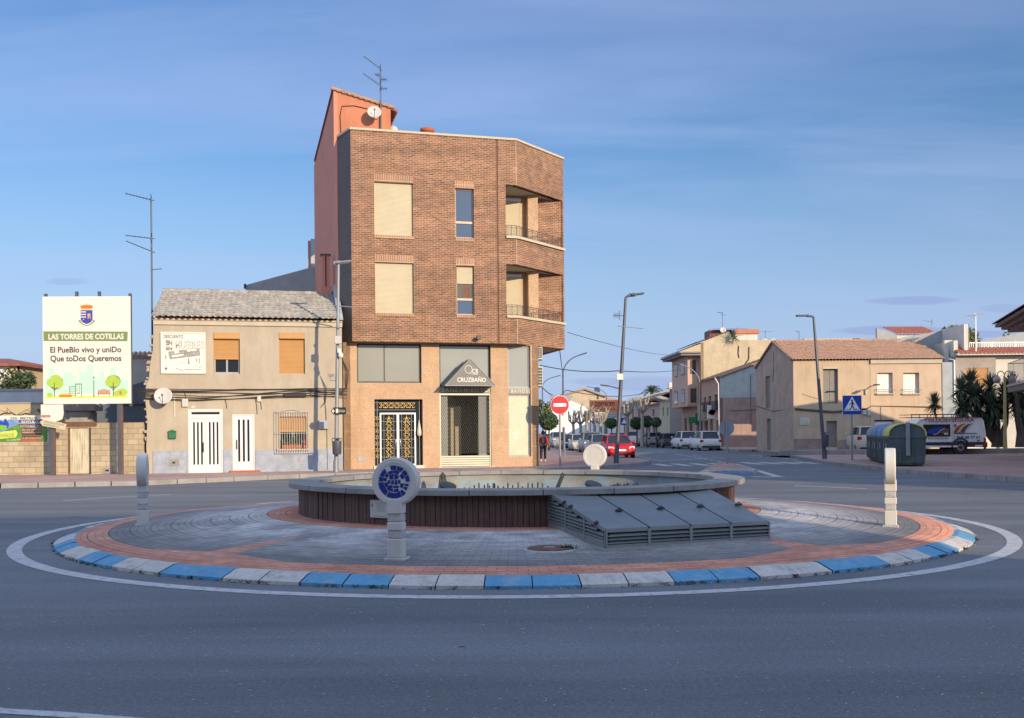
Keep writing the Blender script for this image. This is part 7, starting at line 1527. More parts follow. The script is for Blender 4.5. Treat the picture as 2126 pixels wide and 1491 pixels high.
def yucca(label, px, pyb, Y, heads, trunks, seed, tr=.28):
    b = dp(px, pyb, Y); b.z = .8; t = thing('yucca_tree', label, 'yucca tree', b, 0, 'yucca trees in the planter'); rd = random.Random(seed); k = MB().use('bark')
    for i, (hx, hy) in enumerate(heads):
        h = dp(hx, hy, Y) - b; yo = rd.uniform(-.7, .7); f = rd.choice(trunks); f = Vector((f, 0, 0)); mid = Vector((f.x * 1.0 + h.x * .35, yo * .3, h.z * .42)); k.tube([f * .3, mid, h + Vector((0, yo, -.25))], [tr * .75, tr * .5, tr * .28], 7)
    k.tube([(0, 0, -.3), (0, 0, .8)], [tr * 1.3, tr * .95], 9); k.build('trunk', t)
    k = MB(); rd = random.Random(seed)
    for i, (hx, hy) in enumerate(heads):
        h = dp(hx, hy, Y) - b; yo = rd.uniform(-.7, .7); rd.choice(trunks); rosette(k, h + Vector((0, yo, 0)), rd.uniform(.85, 1.1), 120, rd, ['yucca_leaf', 'yucca_leaf', 'leaf_grey']); rosette(k, h + Vector((0, yo, -.45)), rd.uniform(.6, .8), 70, rd, ['leaf_dark', 'leaf_dark', 'bark'])
    k.build('crown', t); return t
yucca('small spiky yucca standing alone behind the van roof rack', 1948, 930, 64, [(1949, 838)], [0], 2, .12)
yucca('many-headed yucca with a thick trunk behind the white van', 2072, 930, 62, [(1990, 810), (1996, 845), (2010, 822), (2022, 795), (2035, 818), (2030, 850), (2050, 806), (2062, 826), (2058, 860), (2076, 815), (2085, 845), (2005, 862), (2095, 822), (2046, 842)], [-.5, -.2, .3], 4, .30)
yucca('dark yucca trunk and crown cut off at the far right', 2124, 930, 61, [(2108, 800), (2122, 822), (2100, 812), (2134, 806), (2118, 845), (2140, 835)], [-.1, .1], 6, .34)
p = dp(2087, 930, 59.5); gl_ = thing('globe_lamp', 'ornate yellow lamp post with round globes among the yuccas', 'street lamp', (p.x, 59.5, .7)); hh = dp(2087, 770, 59.5).z - .7
mat('pole_yellow', (.40, .32, .12), .6, .1, 4); mat('globe', (.32, .27, .22), .25, .05, 3); k = MB().use('pole_yellow').tube([(0, 0, -.3), (0, 0, .5), (0, 0, hh - .35)], [.13, .10, .07], 10)
for s_ in (-1, 1): k.tube([(0, 0, hh - .5)] + [(s_ * (.22 - .22 * math.cos(a)) * 1.0, 0, hh - .3 + .28 * math.sin(a)) for a in [PI * i / 10 for i in range(11)]] , .03, 6)
k.build('pole', gl_)
for s_ in (-1, 1): MB().use('globe').sphere((s_ * .46, 0, hh - .52), .22, 10).use('pole_yellow').cyl((s_ * .46, 0), .10, hh - .33, hh - .26, 12).build('globe', gl_)
# ---------------------------------------------------------------- houses along the right side of the street
mat('blue_stucco', (.34, .37, .33), .92, .12, 1.5, .1, 20, .5, 8, stain=(.42, .44, .38), stain_amt=.6, stain_scale=2); mat('red_stucco', (.30, .20, .165), .92, .15, 1.2, .1, 20, .5, 10, stain=(.38, .27, .22), stain_amt=.7, stain_scale=1.5)
mat('beige_rough', (.58, .48, .32), .92, .10, 1.2, .08, 20, .7, 5, stain=(.48, .38, .26), stain_amt=.4, stain_scale=.8, bdist=.05); mat('salmon', (.44, .26, .18), .9, .06, 1); mat('salmon_light', (.50, .34, .25), .9, .06, 1)
mat('stone_wall', (.26, .21, .18), .92, .3, 4, .3, 12, .8, 8, bdist=.04); mat('wall_yellow', (.46, .40, .26), .9, .08, 1); mat('wall_pink', (.40, .29, .24), .9, .1, 1); mat('window_brown', (.07, .045, .035), .6)
def sidewall_x(Y): return 19.3 - .045 * (Y - 94)
def street_x(px): t = (px - CX) / FPX; return (19.3 + .045 * 94) / (t + .045)         # depth of a point of the building line seen at px
RW_A = PI / 2 + .045
def street_house(name, label, pxn, pxf, ze, wm, wins, dep=9, sidemat=None, roof=None, rm='tile_orange', rise=1.2, front_profile=None, wmat='window_brown', group='old houses along the street'):
    """house on the building line between image columns pxn (near) and pxf (far); local x runs away from us along the street, y to the left"""
    Yn, Yf = street_x(pxn), street_x(pxf); t = thing(name, label, 'house', (sidewall_x(Yn), Yn, 0), RW_A, group); Lh = (Yf - Yn) * 1.001 - .02
    hs_ = []
    for (pa, pb, py0, py1) in wins:
        Ya, Yb = street_x(pa), street_x(pb); Ym = (Ya + Yb) / 2; hs_.append((Ya - Yn, Yb - Yn, dp(pa, py1, Ym).z, dp(pa, py0, Ym).z))
    k = MB().use(wm).wall((Lh, 0), (0, 0), .1, ze, [(Lh - b, Lh - a, c, d) for a, b, c, d in hs_], .3)
    k.quad((Lh, -dep, .1), (Lh, 0, .1), (Lh, 0, ze), (Lh, -dep, ze)); k.box(.4, Lh - .02, -dep, -.8, .1, ze - .05); k.build('wall', t)
    for a, b, c, d in hs_:
        w = MB().use('cornice').box(a - .08, b + .08, -.02, .02, d, d + .1).build('window', t); MB().use(wmat).quad((b, -.18, c), (a, -.18, c), (a, -.18, d), (b, -.18, d)).use('frame_grey').box((a + b) / 2 - .03, (a + b) / 2 + .03, -.18, -.15, c, d).build('pane', w)
    if sidemat:
        k = MB().use(sidemat[0]); prof = front_profile or [(0, ze), (dep, ze)]; pts = [(0, .1)] + [(-0, .1)]
        poly = [(0.0, -0.0, .1)] ; P_ = [(.0, .0 - 0, .1)] 
        ring = [(0, 0, .1)] + [(0, -y, z) for y, z in prof] + [(0, -prof[-1][0], .1)]
        n = len(ring); k.add(ring + [(.3, p[1], p[2]) for p in ring], [tuple(range(n - 1, -1, -1)), tuple(range(n, 2 * n))] + [(i, (i + 1) % n, n + (i + 1) % n, n + i) for i in range(n)])
        k.build('side_wall', t)
    if roof:
        k = MB().use(rm)                                      # falls toward the street: eave at y=+.35, ridge at y=-dep/2
        tile_roof(k, -.1, Lh + .05, .4, ze + .02, -dep / 2, ze + rise, pitch=.28, row=.5, seg=4); k.quad((-.1, -dep / 2, ze + rise), (Lh + .05, -dep / 2, ze + rise), (Lh + .05, -dep, ze + .2), (-.1, -dep, ze + .2)); k.build('roof', t)
    return t, Yn, Yf, Lh
# D: low house with patched blue and red side wall
YD = street_x(1495); zD = dp(1493, 784, YD).z; sl = (dp(1577, 754, YD).z - zD) / (dp(1577, 754, YD).x - sidewall_x(YD))
D_, Yn, Yf, Lh = street_house('patched_house', 'low house with patched blue and red rendered side wall behind the round sign', 1495, 1457, zD, 'salmon', [(1490, 1484, 819, 846), (1477, 1472, 822, 848), (1466, 1462, 825, 850), (1493, 1487, 872, 930), (1480, 1474, 868, 930), (1470, 1463, 872, 930)], dep=9, sidemat=('red_stucco',), front_profile=[(0, zD), (7, zD + sl * 7), (9, zD + sl * 7)])
zm = dp(1530, 826, YD).z; k = MB().use('blue_stucco').add([(-.012, -.02, zm), (-.012, -7, zm + .1), (-.012, -7, zD + sl * 7 - .05), (-.012, -.02, zD - .05)], [(3, 2, 1, 0)]); k.build('render_patch', D_)
k = MB().use('tile_orange'); tile_roof(k, -.15, Lh, .4, zD + .02, -7, zD + sl * 7 + .1, pitch=.28, row=.5, seg=4)
for i in range(20): y = -7 * i / 20; k.tube([(-.1, y, zD + sl * -y + .08), (-.1, y - .37, zD + sl * (-y + .37) + .1)], .1, 5)
k.build('roof', D_)
for pa, pb in ((1492, 1483), (1479, 1471), (1468, 1461)): Ya, Yb = street_x(pa) - Yn, street_x(pb) - Yn; zz_ = dp(1480, 850, Yn + 3).z; MB().use('window_brown').box(Ya - .1, Yb + .1, .02, .35, zz_ - .1, zz_ + .75).build('balcony', D_)
MB().use('white_paint').tube([(.05, .45, zD), (.05, .1, zD - .6), (.05, .06, .2)], .05, 6).build('downpipe', D_); MB().use('cable').tube([(-.05, -1.0, zm - 1.2), (-.05, -4, zm - 1.1), (-.05, -6, zm - .4)], .02, 4).tube([(-.05, -2.9, zD + .3), (-.05, -2.9, zm - 2.5)], .02, 4).build('cable', D_)
p = dp(1487, 856, 96); cs = thing('round_shop_sign', 'white shop sign with a dark red blot above the parked white car', 'sign', (p.x - .5, 95.6, 0), 0); MB().use('white_sheet').bbox(-.45, .45, -.06, .06, p.z - .65, p.z + .65, .04).build('panel', cs); MB().use('dark_red').disc((0, -.075, p.z), .30, (0, 1, 0), .02, 16).prismy([(-.42, p.z - .12), (.1, p.z - .2), (.42, p.z + .14), (-.1, p.z + .2)], -.085, -.08).build('emblem', cs)
p = dp(1471, 858, 99); cs = thing('shop_signboard', 'pale yellow shop signboard projecting left of the round shop sign', 'sign', (p.x - .3, 99, 0)); MB().use('wall_yellow').bbox(-.75, .55, -.08, .08, p.z - .75, p.z + .8, .03).build('panel', cs); MB().use('ink').text('BAR', -.3, .4, p.z + .1, p.z + .4, -.085).box(-.2, .45, -.09, -.083, p.z - .5, p.z - .45).build('lettering', cs)
p = dp(1447, 872, 100); cs = thing('pharmacy_sign', 'dark green cross sign on a post beside the parked white cars', 'sign', (p.x, 100, 0)); MB().use('plastic_green').bbox(-.85, .5, -.1, .1, p.z - .3, p.z + .3, .03).bbox(-.2, .35, -.11, .11, p.z - .5, p.z + .7, .03).build('cross', cs); MB().use('pole_dark').tube([(.5, 0, p.z), (.5, 0, .15)], .05, 6).build('post', cs)
# C: tall house with rough beige side wall, bay and deep eaves
YC = street_x(1456); XC = sidewall_x(YC); zc_ = lambda px, py: dp(px, py, YC).z; xc_ = lambda px: dp(px, 700, YC).x - XC
prof = [(0, zc_(1456, 711)), (xc_(1514), zc_(1514, 688)), (xc_(1528), zc_(1528, 706)), (xc_(1616), zc_(1616, 704.7)), (xc_(1640), zc_(1616, 704.7))]
C_, Yn, Yf, Lh = street_house('tall_house', 'tall house with rough beige gable wall and boxed bay above the parked cars', 1456, 1415, prof[0][1], 'salmon', [(1449, 1441, 717, 726), (1430, 1423, 728, 735), (1452, 1446, 868, 925), (1438, 1431, 868, 925), (1426, 1421, 868, 925)], dep=12, sidemat=('beige_rough',), front_profile=prof)
k = MB().use('cornice'); 
ze_ = dp(1440, 745, (Yn + Yf) / 2).z; bx0, bx1 = 1.0, Lh - .5; zb0 = dp(1440, 842, (Yn + Yf) / 2).z
wz = [(dp(1440, 780, Yn + 4).z, dp(1440, 752, Yn + 4).z), (dp(1440, 838, Yn + 4).z, dp(1440, 809, Yn + 4).z)]
k = MB().use('salmon_light').box(bx0, bx1, .002, 1.1, zb0, ze_); k.use('salmon').box(bx0 - .05, bx1 + .05, .0, 1.15, zb0 - .2, zb0)
for z0_, z1_ in wz:
    for f in (.18, .62): a = bx0 + (bx1 - bx0) * f; k.use('window_brown').box(a, a + (bx1 - bx0) * .22, 1.1, 1.12, z0_, z1_).use('glass_dark').box(a + .1, a + (bx1 - bx0) * .22 - .1, 1.12, 1.13, z0_ + .1, z1_ - .1)
    k.use('window_brown').box(bx0 - .02, bx0, .25, .85, z0_, z1_)
k.build('bay', C_)
k = MB().use('wood_grey').box(-.1, Lh + .2, .0, 2.0, ze_, ze_ + .22).box(-.3, Lh + .3, .0, 2.2, ze_ + .22, ze_ + .36).use('yellow_render').prismx([(.05, ze_ + .36), (2.2, ze_ + .36), (.05, ze_ + 1.15)], -.3, -.1); k.use('tile_grey'); tile_roof(k, -.1, Lh + .3, 2.2, ze_ + .38, .1, ze_ + 1.2, pitch=.3, row=.5, seg=4); k.build('eaves', C_)
k = MB().use('tile_grey'); tile_roof(k, -.15, Lh, .5, prof[0][1] - .05, -xc_(1514), prof[1][1] + .05, pitch=.3, row=.5, seg=4); k.build('roof', C_)
k = MB().use('cable').tube([(-.05, -xc_(1534), zc_(1534, 718)), (-.05, -xc_(1533), zc_(1533, 735)), (-.05, -xc_(1535), zc_(1535, 743))], .05, 5).tube([(-.05, -xc_(1556), zc_(1556, 720)), (-.05, -xc_(1555), zc_(1555, 745)), (-.05, -xc_(1545), zc_(1545, 759))], .05, 5).build('pipe', C_)
SF = Fac(0, 112, 0); RR_ = thing('rooftop_room', 'white rooftop room with red fascia and solar panels behind the tall beige gable', 'building', SF.o); MB().use('white_plaster').box(SF.u(1528), SF.u(1574), 0, 4, 8, SF.z(1550, 693)).use('render_orange').box(SF.u(1526), SF.u(1577), -.2, 4, SF.z(1550, 693), SF.z(1550, 684)).use('dark_red').box(SF.u(1478), SF.u(1524), 1, 4, 8, SF.z(1490, 683)).build('wall', RR_); MB().use('glass_blue').add([(SF.u(1488), .0, SF.z(1500, 684)), (SF.u(1566), .0, SF.z(1550, 684)), (SF.u(1560), 3, SF.z(1550, 676)), (SF.u(1488), 3, SF.z(1500, 676))], [(0, 1, 2, 3)]).build('solar_panel', RR_)
p = dp(1501, 690, 105); dish('white satellite dish on the ridge of the tall beige gable', (p.x, 105, dp(1501, 686, 105).z), .32, -85, 20)
antenna('roof_antenna', 'antenna mast above the satellite dish on the tall beige gable', (dp(1500, 690, 106).x, 106, dp(1500, 688, 106).z), 2.0, [(1.9, 200, .6, 6, .5, 10), (1.7, 350, .4, 4, .5, 0)], r=.03)
k = MB().use('leaf_grey'); rd = random.Random(3); c = Vector(dp(1523, 700, YC - .5)); 
for i in range(60):
    a = rd.uniform(0, 6.28); e = rd.uniform(-1.2, 1.5); l = rd.uniform(.4, 1.1); d = Vector((math.cos(a) * math.cos(e), .3 * math.sin(a), math.sin(e) * 1.1)); k.tube([c, c + d * l], [.03, .008], 4)
tag(k.build('dry_shrub'), 'dry spiky shrub growing from the top of the tall beige gable', 'shrub')
antenna('roof_antenna', 'thin antenna beside the water tanks on the flat roof', (dp(1589, 705, 106).x, 106, 10), dp(1589, 688, 106).z - 10, [(dp(1589, 689, 106).z - 10, 180, .8, 6, .3, 0), (dp(1589, 689, 106).z - 10, 0, .8, 6, .3, 0)], r=.03)
for i, px in enumerate((1585, 1603)):
    p = dp(px, 704, 106); o = MB().use('off_white').sphere((p.x, 106, p.z - .35), .55, 8, .8).build('water_tank'); tag(o, ['pale domed water tank beside the thin roof antenna', 'pale domed water tank at the outer end of the flat roof'][i], 'water tank', 'water tanks on the flat roof')
# further houses
zf = lambda px, py: dp(px, py, street_x(px)).z
street_house('stone_house', 'narrow rough stone house next to the boxed bay', 1415, 1391, zf(1403, 806), 'stone_wall', [(1402, 1398, 824, 846), (1412, 1408, 905, 921), (1405, 1400, 905, 921), (1397, 1393, 905, 921)], roof=True, rm='tile_grey', rise=1.1)
street_house('yellow_house', 'narrow pale yellow house between stone house and pink house', 1391, 1370, zf(1380, 832), 'wall_yellow', [(1388, 1385, 846, 864), (1379, 1376, 846, 864)], roof=True, rm='tile_grey', rise=1.0)
street_house('pink_house', 'pink house with red tiled roof behind the clipped round trees', 1370, 1340, zf(1355, 842), 'wall_pink', [(1359, 1355, 850, 864), (1361, 1355, 885, 913), (1350, 1345, 885, 913)], roof=True, rm='tile_red', rise=1.2)
street_house('long_roofed_house', 'long low house with grey roof at the far end of the right row', 1340, 1300, zf(1322, 838), 'wall_pink', [(1329, 1325, 848, 872), (1316, 1313, 850, 872)], roof=True, rm='tile_orange', rise=1.6)
street_house('corner_house', 'small far house behind the pollarded trees at the street end', 1300, 1270, zf(1285, 848), 'wall_yellow', [(1292, 1289, 856, 872)], roof=True, rise=1.0)
SF = Fac(18, 150, 0); o = MB().use('render_grey').prismy([(SF.u(1300), 2), (SF.u(1415), 2), (SF.u(1415), SF.z(1415, 803)), (SF.u(1380), SF.z(1380, 812)), (SF.u(1300), SF.z(1300, 832))], 0, 8).build('grey_building', loc=SF.o); tag(o, 'grey building with long sloping roof line behind the street houses', 'building')
p = dp(1392, 800, 150); o = MB().use('white_plaster').bbox(p.x - .25, p.x + .25, 150, 150.8, dp(1392, 808, 150).z, dp(1392, 794, 150).z, .05).build('chimney'); tag(o, 'small white chimney above the far grey roofs', 'chimney')
# ---------------------------------------------------------------- the end of the street
SF = Fac(0, 165, 0); H2 = thing('beige_house', 'beige house with gabled roof closing the street above the white wall', 'house', SF.o); k = MB().use('beige_rough').prismy([(SF.u(1150), 0), (SF.u(1256), 0), (SF.u(1256), SF.z(1256, 824)), (SF.u(1214), SF.z(1214, 808)), (SF.u(1172), SF.z(1172, 820)), (SF.u(1150), SF.z(1150, 826))], 0, 9); k.build('wall', H2); MB().use('window_brown').box(SF.u(1239), SF.u(1243), -.05, -.002, SF.z(1240, 829), SF.z(1240, 819)).build('window', H2)
MB().use('tile_orange').prismy([(SF.u(1148), SF.z(1150, 828)), (SF.u(1172), SF.z(1172, 821)), (SF.u(1214), SF.z(1214, 809)), (SF.u(1258), SF.z(1256, 825)), (SF.u(1258), SF.z(1256, 822)), (SF.u(1214), SF.z(1214, 806)), (SF.u(1172), SF.z(1172, 818)), (SF.u(1148), SF.z(1150, 825))], -.4, 9.2).build('roof', H2)
o = MB().use('glass_blue').add([(SF.u(1235), .5, SF.z(1235, 812)), (SF.u(1247), .5, SF.z(1247, 815)), (SF.u(1247), 2, SF.z(1247, 803)), (SF.u(1236), 2, SF.z(1236, 803))], [(0, 1, 2, 3)]).build('solar_panel', loc=SF.o); tag(o, 'dark solar panel on the roof of the far beige house', 'solar panel')
SF = Fac(0, 150, 0); o = MB().use('white_paint').prismy([(SF.u(1130), 0), (SF.u(1295), 0), (SF.u(1295), SF.z(1290, 866)), (SF.u(1226), SF.z(1226, 850)), (SF.u(1185), SF.z(1185, 832)), (SF.u(1155), SF.z(1155, 836)), (SF.u(1130), SF.z(1130, 848))], 0, .5).build('white_hall', loc=SF.o); tag(o, 'long white gabled hall at the end of the street behind the trees', 'building')
SF = Fac(0, 200, 0); o = MB().use('tile_orange').prismy([(SF.u(1250), 0), (SF.u(1312), 0), (SF.u(1312), SF.z(1310, 836)), (SF.u(1290), SF.z(1290, 830)), (SF.u(1262), SF.z(1262, 826)), (SF.u(1250), SF.z(1250, 828))], 0, 5).build('distant_roofs', loc=SF.o); tag(o, 'strip of distant orange roofs above the orange street banner', 'building')
SF = Fac(0, 120, 0)
BN2 = thing('street_banner', 'orange banner with white and dark lettering hung across the street end', 'banner', SF.o); q = SF.rect(1225, 831, 1286, 856); mat('banner_orange', (.78, .22, .08), .6, .05, 2)
MB().use('banner_orange').bbox(q[0], q[1], -.04, .04, q[2], q[3], .03).build('cloth', BN2); MB().use('dark_red').text('consum', q[0] + .55, q[0] + 2.9, q[2] + .68, q[3] - .22, -.045, bold=.02).use('dark_red').text('Calle Justicia', q[0] + .5, q[1] - .5, q[2] + .18, q[2] + .5, -.045).tube([(q[0] + .15 + .0, -.05, q[2] + .75), (q[0] + .4, -.05, q[2] + .7), (q[0] + .45, -.05, q[2] + .95), (q[0] + .2, -.05, q[2] + 1.05)], .04, 5).build('lettering', BN2)
for u in (q[0], q[1]): MB().use('pole_dark').tube([(u, .1, .1), (u, .1, q[3] + .1)], .05, 6).build('post', BN2)
SF = Fac(0, 112, 0); HS = thing('hospital_sign', 'grey direction sign for the health centre beneath the orange banner', 'sign', SF.o); q = SF.rect(1226, 857, 1291, 868.5); MB().use('frame_grey').bbox(q[0], q[1], -.04, .04, q[2], q[3], .02).use('off_white').box(q[0] + .04, q[1] - .04, -.045, -.041, q[2] + .04, q[3] - .04).build('panel', HS)
MB().use('black').text('centro de salud', q[0] + 1.35, q[1] - .2, (q[2] + q[3]) / 2 + .05, q[3] - .1, -.046).text('servicio de urgencias', q[0] + .95, q[1] - .2, q[2] + .1, (q[2] + q[3]) / 2 - .05, -.046).use('van_blue').disc((q[0] + .25, -.05, (q[2] + q[3]) / 2), .13, (0, 1, 0), .006, 12).use('red_sign').box(q[0] + .5, q[0] + .62, -.05, -.046, q[2] + .12, q[3] - .12).box(q[0] + .44, q[0] + .68, -.055, -.0505, (q[2] + q[3]) / 2 - .05, (q[2] + q[3]) / 2 + .05).build('lettering', HS)
for u in (q[0] + .5, q[1] - .5): MB().use('pole_grey').tube([(u, .06, .15), (u, .06, q[2])], .04, 6).build('post', HS)
# small far crossing sign and pipes
p = dp(1296, 875, 110); cs = thing('crossing_sign', 'tiny blue crossing sign far down the street', 'sign', (p.x, 110, 0)); MB().use('blue_sign').box(-.4, .4, -.02, .02, p.z - .4, p.z + .4).use('white_paint').prismy([(-.28, p.z - .22), (.28, p.z - .22), (0, p.z + .3)], -.028, -.022).build('plate', cs); MB().use('pole_grey').tube([(0, .05, .1), (0, .05, p.z)], .04, 6).build('post', cs)
# ---------------------------------------------------------------- trees of the street
def topiary(label, px, py0, py1, Y, r=None, seed=1):
    p = dp(px, (py0 + py1) / 2, Y); rr_ = r or (py1 - py0) / 2 * Y / FPX; t = thing('clipped_tree', label, 'tree', (p.x, Y, .1), 0, 'clipped round street trees'); MB().use('bark').tube([(0, 0, 0), (.04, 0, p.z - rr_)], [.09, .07], 7).build('trunk', t)
    rd = random.Random(seed); k = MB()
    for i in range(1500):
        v = Vector((rd.gauss(0, 1), rd.gauss(0, 1), rd.gauss(0, 1))).normalized() * rr_ * rd.uniform(.78, 1.04); v.x *= 1.08; c = Vector((0, 0, p.z - .1)) + v; a = Vector((rd.gauss(0, 1), rd.gauss(0, 1), rd.gauss(0, 1))).normalized() * .10; b = a.cross(v).normalized() * .07; k.use(['leaf', 'leaf_dark', 'leaf'][i % 3]).quad(c - a, c - b, c + a, c + b)
    k.use('leaf_dark').sphere((0, 0, p.z - .1), rr_ * .8, 8); k.build('crown', t)
topiary('clipped round tree just past the corner pier, trunk behind the person', 1139, 857, 893, 85, seed=2); topiary('clipped round tree in the middle of the far street', 1269, 868, 890, 118, seed=3)
topiary('clipped round tree nearest the white pickup', 1322, 866, 892, 112, seed=4); topiary('clipped round tree in the middle of the three by the pink house', 1342, 863, 887, 108, seed=5); topiary('clipped round tree nearest the yellow house', 1362, 867, 887, 104, seed=6)
def pollard(label, px, Y, h, seed, n=7):
    p = dp(px, 900, Y); t = thing('pollarded_tree', label, 'tree', (p.x, Y, .1), 0, 'bare pollarded plane trees'); rd = random.Random(seed); k = MB().use('bark_pale').tube([(0, 0, 0), (.05, 0, h * .5), (0, 0, h * .62)], [.22, .17, .2], 8)
    for i in range(n):
        a = 2 * PI * i / n + rd.uniform(-.3, .3); o_ = Vector((0, 0, h * .6)); L_ = rd.uniform(.7, 1.3); d = Vector((math.cos(a) * .8, math.sin(a) * .8, .7)); m_ = o_ + d * L_ * .6; e = m_ + Vector((d.x * .3 + rd.uniform(-.2, .2), d.y * .3, 1.0)).normalized() * L_ * .8
        k.tube([o_, m_, e], [.13, .10, .09], 6); k.sphere(tuple(e), .13, 5)
        for j in range(3): f = e + Vector((rd.uniform(-.4, .4), rd.uniform(-.4, .4), rd.uniform(.2, .6))); k.tube([e, f], [.05, .02], 5)
    k.build('trunk', t)
for i, (px, Y, h, lab) in enumerate(((1205, 125, 4.2, 'bare pollarded tree above the cream hatchback'), (1218, 112, 4.6, 'bare pollarded tree left of the orange banner'), (1234, 130, 4.4, 'bare pollarded tree under the orange banner'), (1246, 108, 4.0, 'bare pollarded tree behind the tall silver car'), (1190, 135, 4.4, 'bare pollarded tree beside the warning sign'), (1302, 110, 5.4, 'tall bare pollarded tree beside the far crossing sign'), (1333, 106, 5.8, 'tall bare pollarded tree with pale limbs above the clipped trees'), (1256, 122, 4.3, 'bare pollarded tree behind the health centre sign'))): pollard(lab, px, Y, h, i + 2)
p = dp(1133, 880, 135); tree('street_tree', 'leafy green tree beside the distant lamp by the brick building', (p.x, 135, 0), dp(1130, 822, 135).z, 1.9, 4.0, 1500, .16, ['leaf', 'leaf_yellow', 'leaf_grey'], 9)
# palm behind the roofs
p = dp(1353, 850, 185); PT = thing('palm_tree', 'palm crown rising above the far grey roofs', 'palm tree', (p.x, 185, 0)); zt_ = dp(1353, 812, 185).z; MB().use('bark').tube([(0, 0, 0), (0, 0, zt_)], [.3, .25], 8).build('trunk', PT); rd = random.Random(5); k = MB()
for i in range(34):
    a = rd.uniform(0, 2 * PI); e = rd.uniform(-.1, 1.3); l = rd.uniform(2.1, 2.7); pts = [Vector((math.cos(a) * math.cos(e) * l * s_, math.sin(a) * math.cos(e) * l * s_, zt_ + l * s_ * math.sin(e) - 1.3 * s_ ** 2.5)) for s_ in (0, .25, .5, .75, 1)]; k.use('leaf_grey' if i % 2 else 'leaf'); sd_ = Vector((-math.sin(a), math.cos(a), 0))
    for j in range(4):
        for q in range(4):
            b = pts[j].lerp(pts[j + 1], q / 4); wv = .55 * (1 - .5 * j / 4)
            for s_ in (-1, 1): k.add([b, b + (pts[j + 1] - pts[j]) * .2, b + sd_ * s_ * wv + (pts[j + 1] - pts[j]) * .4 - Vector((0, 0, .18))], [(0, 1, 2)])
k.build('crown', PT)
# ---------------------------------------------------------------- person at the corner
p = gp(1128, 957.5, .15); PE = thing('person', 'person in a red jacket and black trousers with a black backpack, seen from behind', 'person', (p.x, p.y, .15), R(4)); sc = 1.52 / 1.7
mat('skin', (.45, .27, .19), .6); mat('jacket', (.45, .02, .03), .8, .1, 6); mat('trousers', (.015, .015, .02), .85, .1, 6); mat('hair', (.03, .015, .012), .7); mat('backpack', (.02, .025, .035), .7); mat('shoes', (.6, .6, .6), .6)
def skinned(name, verts, edges, radii, m, parent, root=0, sub=1):
    me = bpy.data.meshes.new(name); me.from_pydata([tuple(Vector(v) * sc) for v in verts], edges, []); me.materials.append(MATS[m]); o = bpy.data.objects.new(name, me); COL.objects.link(o); o.parent = parent
    md = o.modifiers.new('s', 'SKIN'); md.use_smooth_shade = True
    for i, v in enumerate(me.skin_vertices[0].data): r_ = radii[i]; v.radius = ((r_ if isinstance(r_, tuple) else (r_, r_))[0] * sc, (r_ if isinstance(r_, tuple) else (r_, r_))[1] * sc); v.use_root = (i == root)
    s_ = o.modifiers.new('d', 'SUBSURF'); s_.levels = sub; s_.render_levels = sub; return o
V_ = [(0, 0, .92), (0, .0, 1.15), (0, 0, 1.38), (0, -.01, 1.48), (0, -.02, 1.57), (0, -.02, 1.66), (-.09, 0, .86), (-.10, -.02, .48), (-.10, .04, .09), (-.10, -.10, .04), (.09, 0, .86), (.12, .05, .48), (.13, .16, .10), (.13, .04, .04), (-.19, 0, 1.38), (-.24, .0, 1.12), (-.25, -.08, .88), (-.25, -.11, .80), (.19, 0, 1.38), (.24, .02, 1.12), (.24, -.08, .90), (.24, -.11, .82)]
E_2 = [(0, 1), (1, 2), (2, 3), (3, 4), (4, 5), (0, 6), (6, 7), (7, 8), (8, 9), (0, 10), (10, 11), (11, 12), (12, 13), (2, 14), (14, 15), (15, 16), (16, 17), (2, 18), (18, 19), (19, 20), (20, 21)]
skinned('body', V_, E_2, [.13, .12, .13, .06, .085, .07, .085, .06, .04, .03, .085, .06, .04, .03, .05, .042, .033, .03, .05, .042, .033, .03], 'skin', PE)
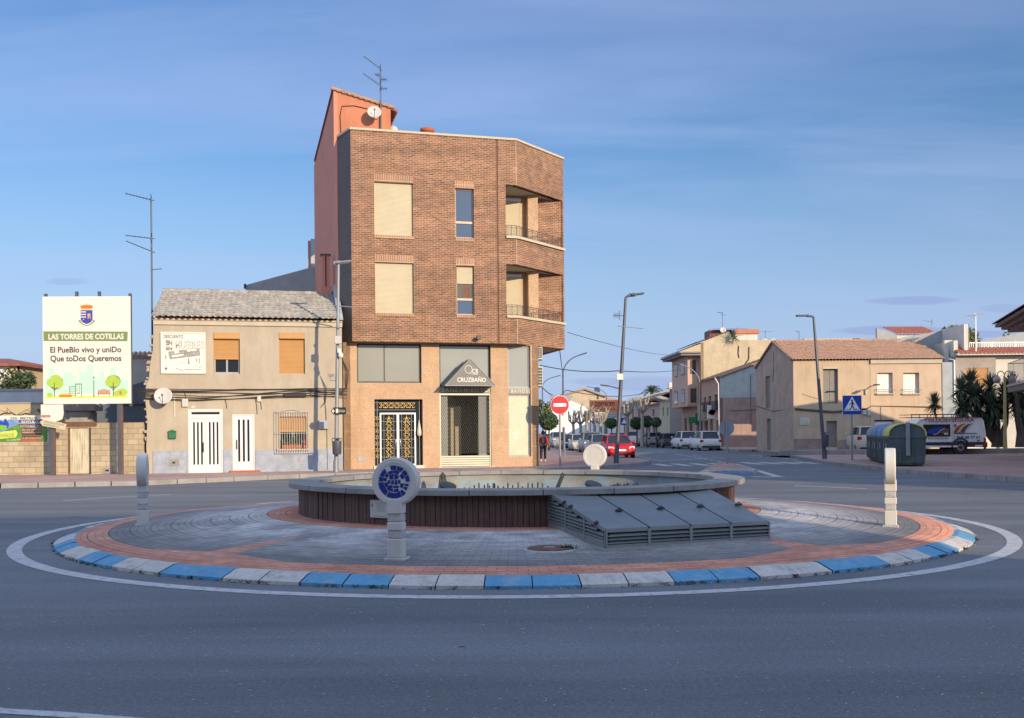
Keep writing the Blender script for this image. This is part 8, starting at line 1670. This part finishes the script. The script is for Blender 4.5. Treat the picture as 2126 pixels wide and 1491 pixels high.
skinned('jacket', [(0, 0, .90), (0, 0, 1.15), (0, 0, 1.38), (0, -.0, 1.47), (-.19, 0, 1.37), (-.25, 0, 1.12), (-.26, -.08, .90), (.19, 0, 1.37), (.25, .02, 1.12), (.25, -.08, .92)], [(0, 1), (1, 2), (2, 3), (2, 4), (4, 5), (5, 6), (2, 7), (7, 8), (8, 9)], [(.19, .15), (.18, .145), (.17, .13), .08, .08, .07, .055, .08, .07, .055], 'jacket', PE)
skinned('trousers', [(0, 0, .93), (-.10, 0, .84), (-.11, -.02, .48), (-.105, .04, .10), (.10, 0, .84), (.13, .05, .48), (.135, .16, .11)], [(0, 1), (1, 2), (2, 3), (0, 4), (4, 5), (5, 6)], [(.17, .14), .11, .085, .07, .11, .085, .07], 'trousers', PE)
MB().use('shoes').bbox(-.16 * sc, -.05 * sc, -.16 * sc, .08 * sc, .0, .08, .02).bbox(.08 * sc, .19 * sc, -.02 * sc, .20 * sc, .0, .08, .02).build('shoes', PE)
MB().use('hair').sphere((0, .015, 1.66 * sc), .115 * sc, 8, 1.05).use('hair').sphere((0, .10, 1.67 * sc), .05 * sc, 6).build('hair', PE); MB().use('skin').bbox(-.02, .02, -.13, -.09, 1.58 * sc, 1.64 * sc, .01).sphere((-.10 * sc, -.01, 1.60 * sc), .025, 5).sphere((.10 * sc, -.01, 1.60 * sc), .025, 5).build('face', PE)
bp = thing('backpack', 'small black backpack worn over the red jacket', 'backpack', (p.x, p.y, .15), R(4)); MB().use('backpack').bbox(-.14, .14, -.24, -.12, .88, 1.26, .06).build('bag', bp)
PE.rotation_euler = (0, 0, R(184)); 
# ---------------------------------------------------------------- overhead cables
def wire(label, pts, drop, r=.02): 
    k = MB().use('cable')
    for a, b in zip(pts, pts[1:]): k.tube(sag(a, b, drop), r, 4)
    tag(k.build('overhead_cable'), label, 'cable', 'overhead cables across the street')
wire('overhead cable from the brick corner past the leaning lamp to the boxed bay', [dp(1120, 758, 49), dp(1283, 770, 47.9), dp(1412, 767, 105)], .15); wire('low overhead cable crossing the street behind the leaning lamp', [dp(1122, 800, 50), dp(1175, 810, 78), dp(1345, 814, 120)], .5, .03); wire('thin high overhead cable fading toward the tall house', [dp(1178, 690, 47.2), dp(1402, 738, 105)], .25, .014)
k = MB().use('cable').tube([dp(1162, 727, 48), dp(1169, 782, 76)], .02, 4); tag(k.build('stay_wire'), 'steep dark stay wire from the brick overhang to the curved lamp', 'cable')
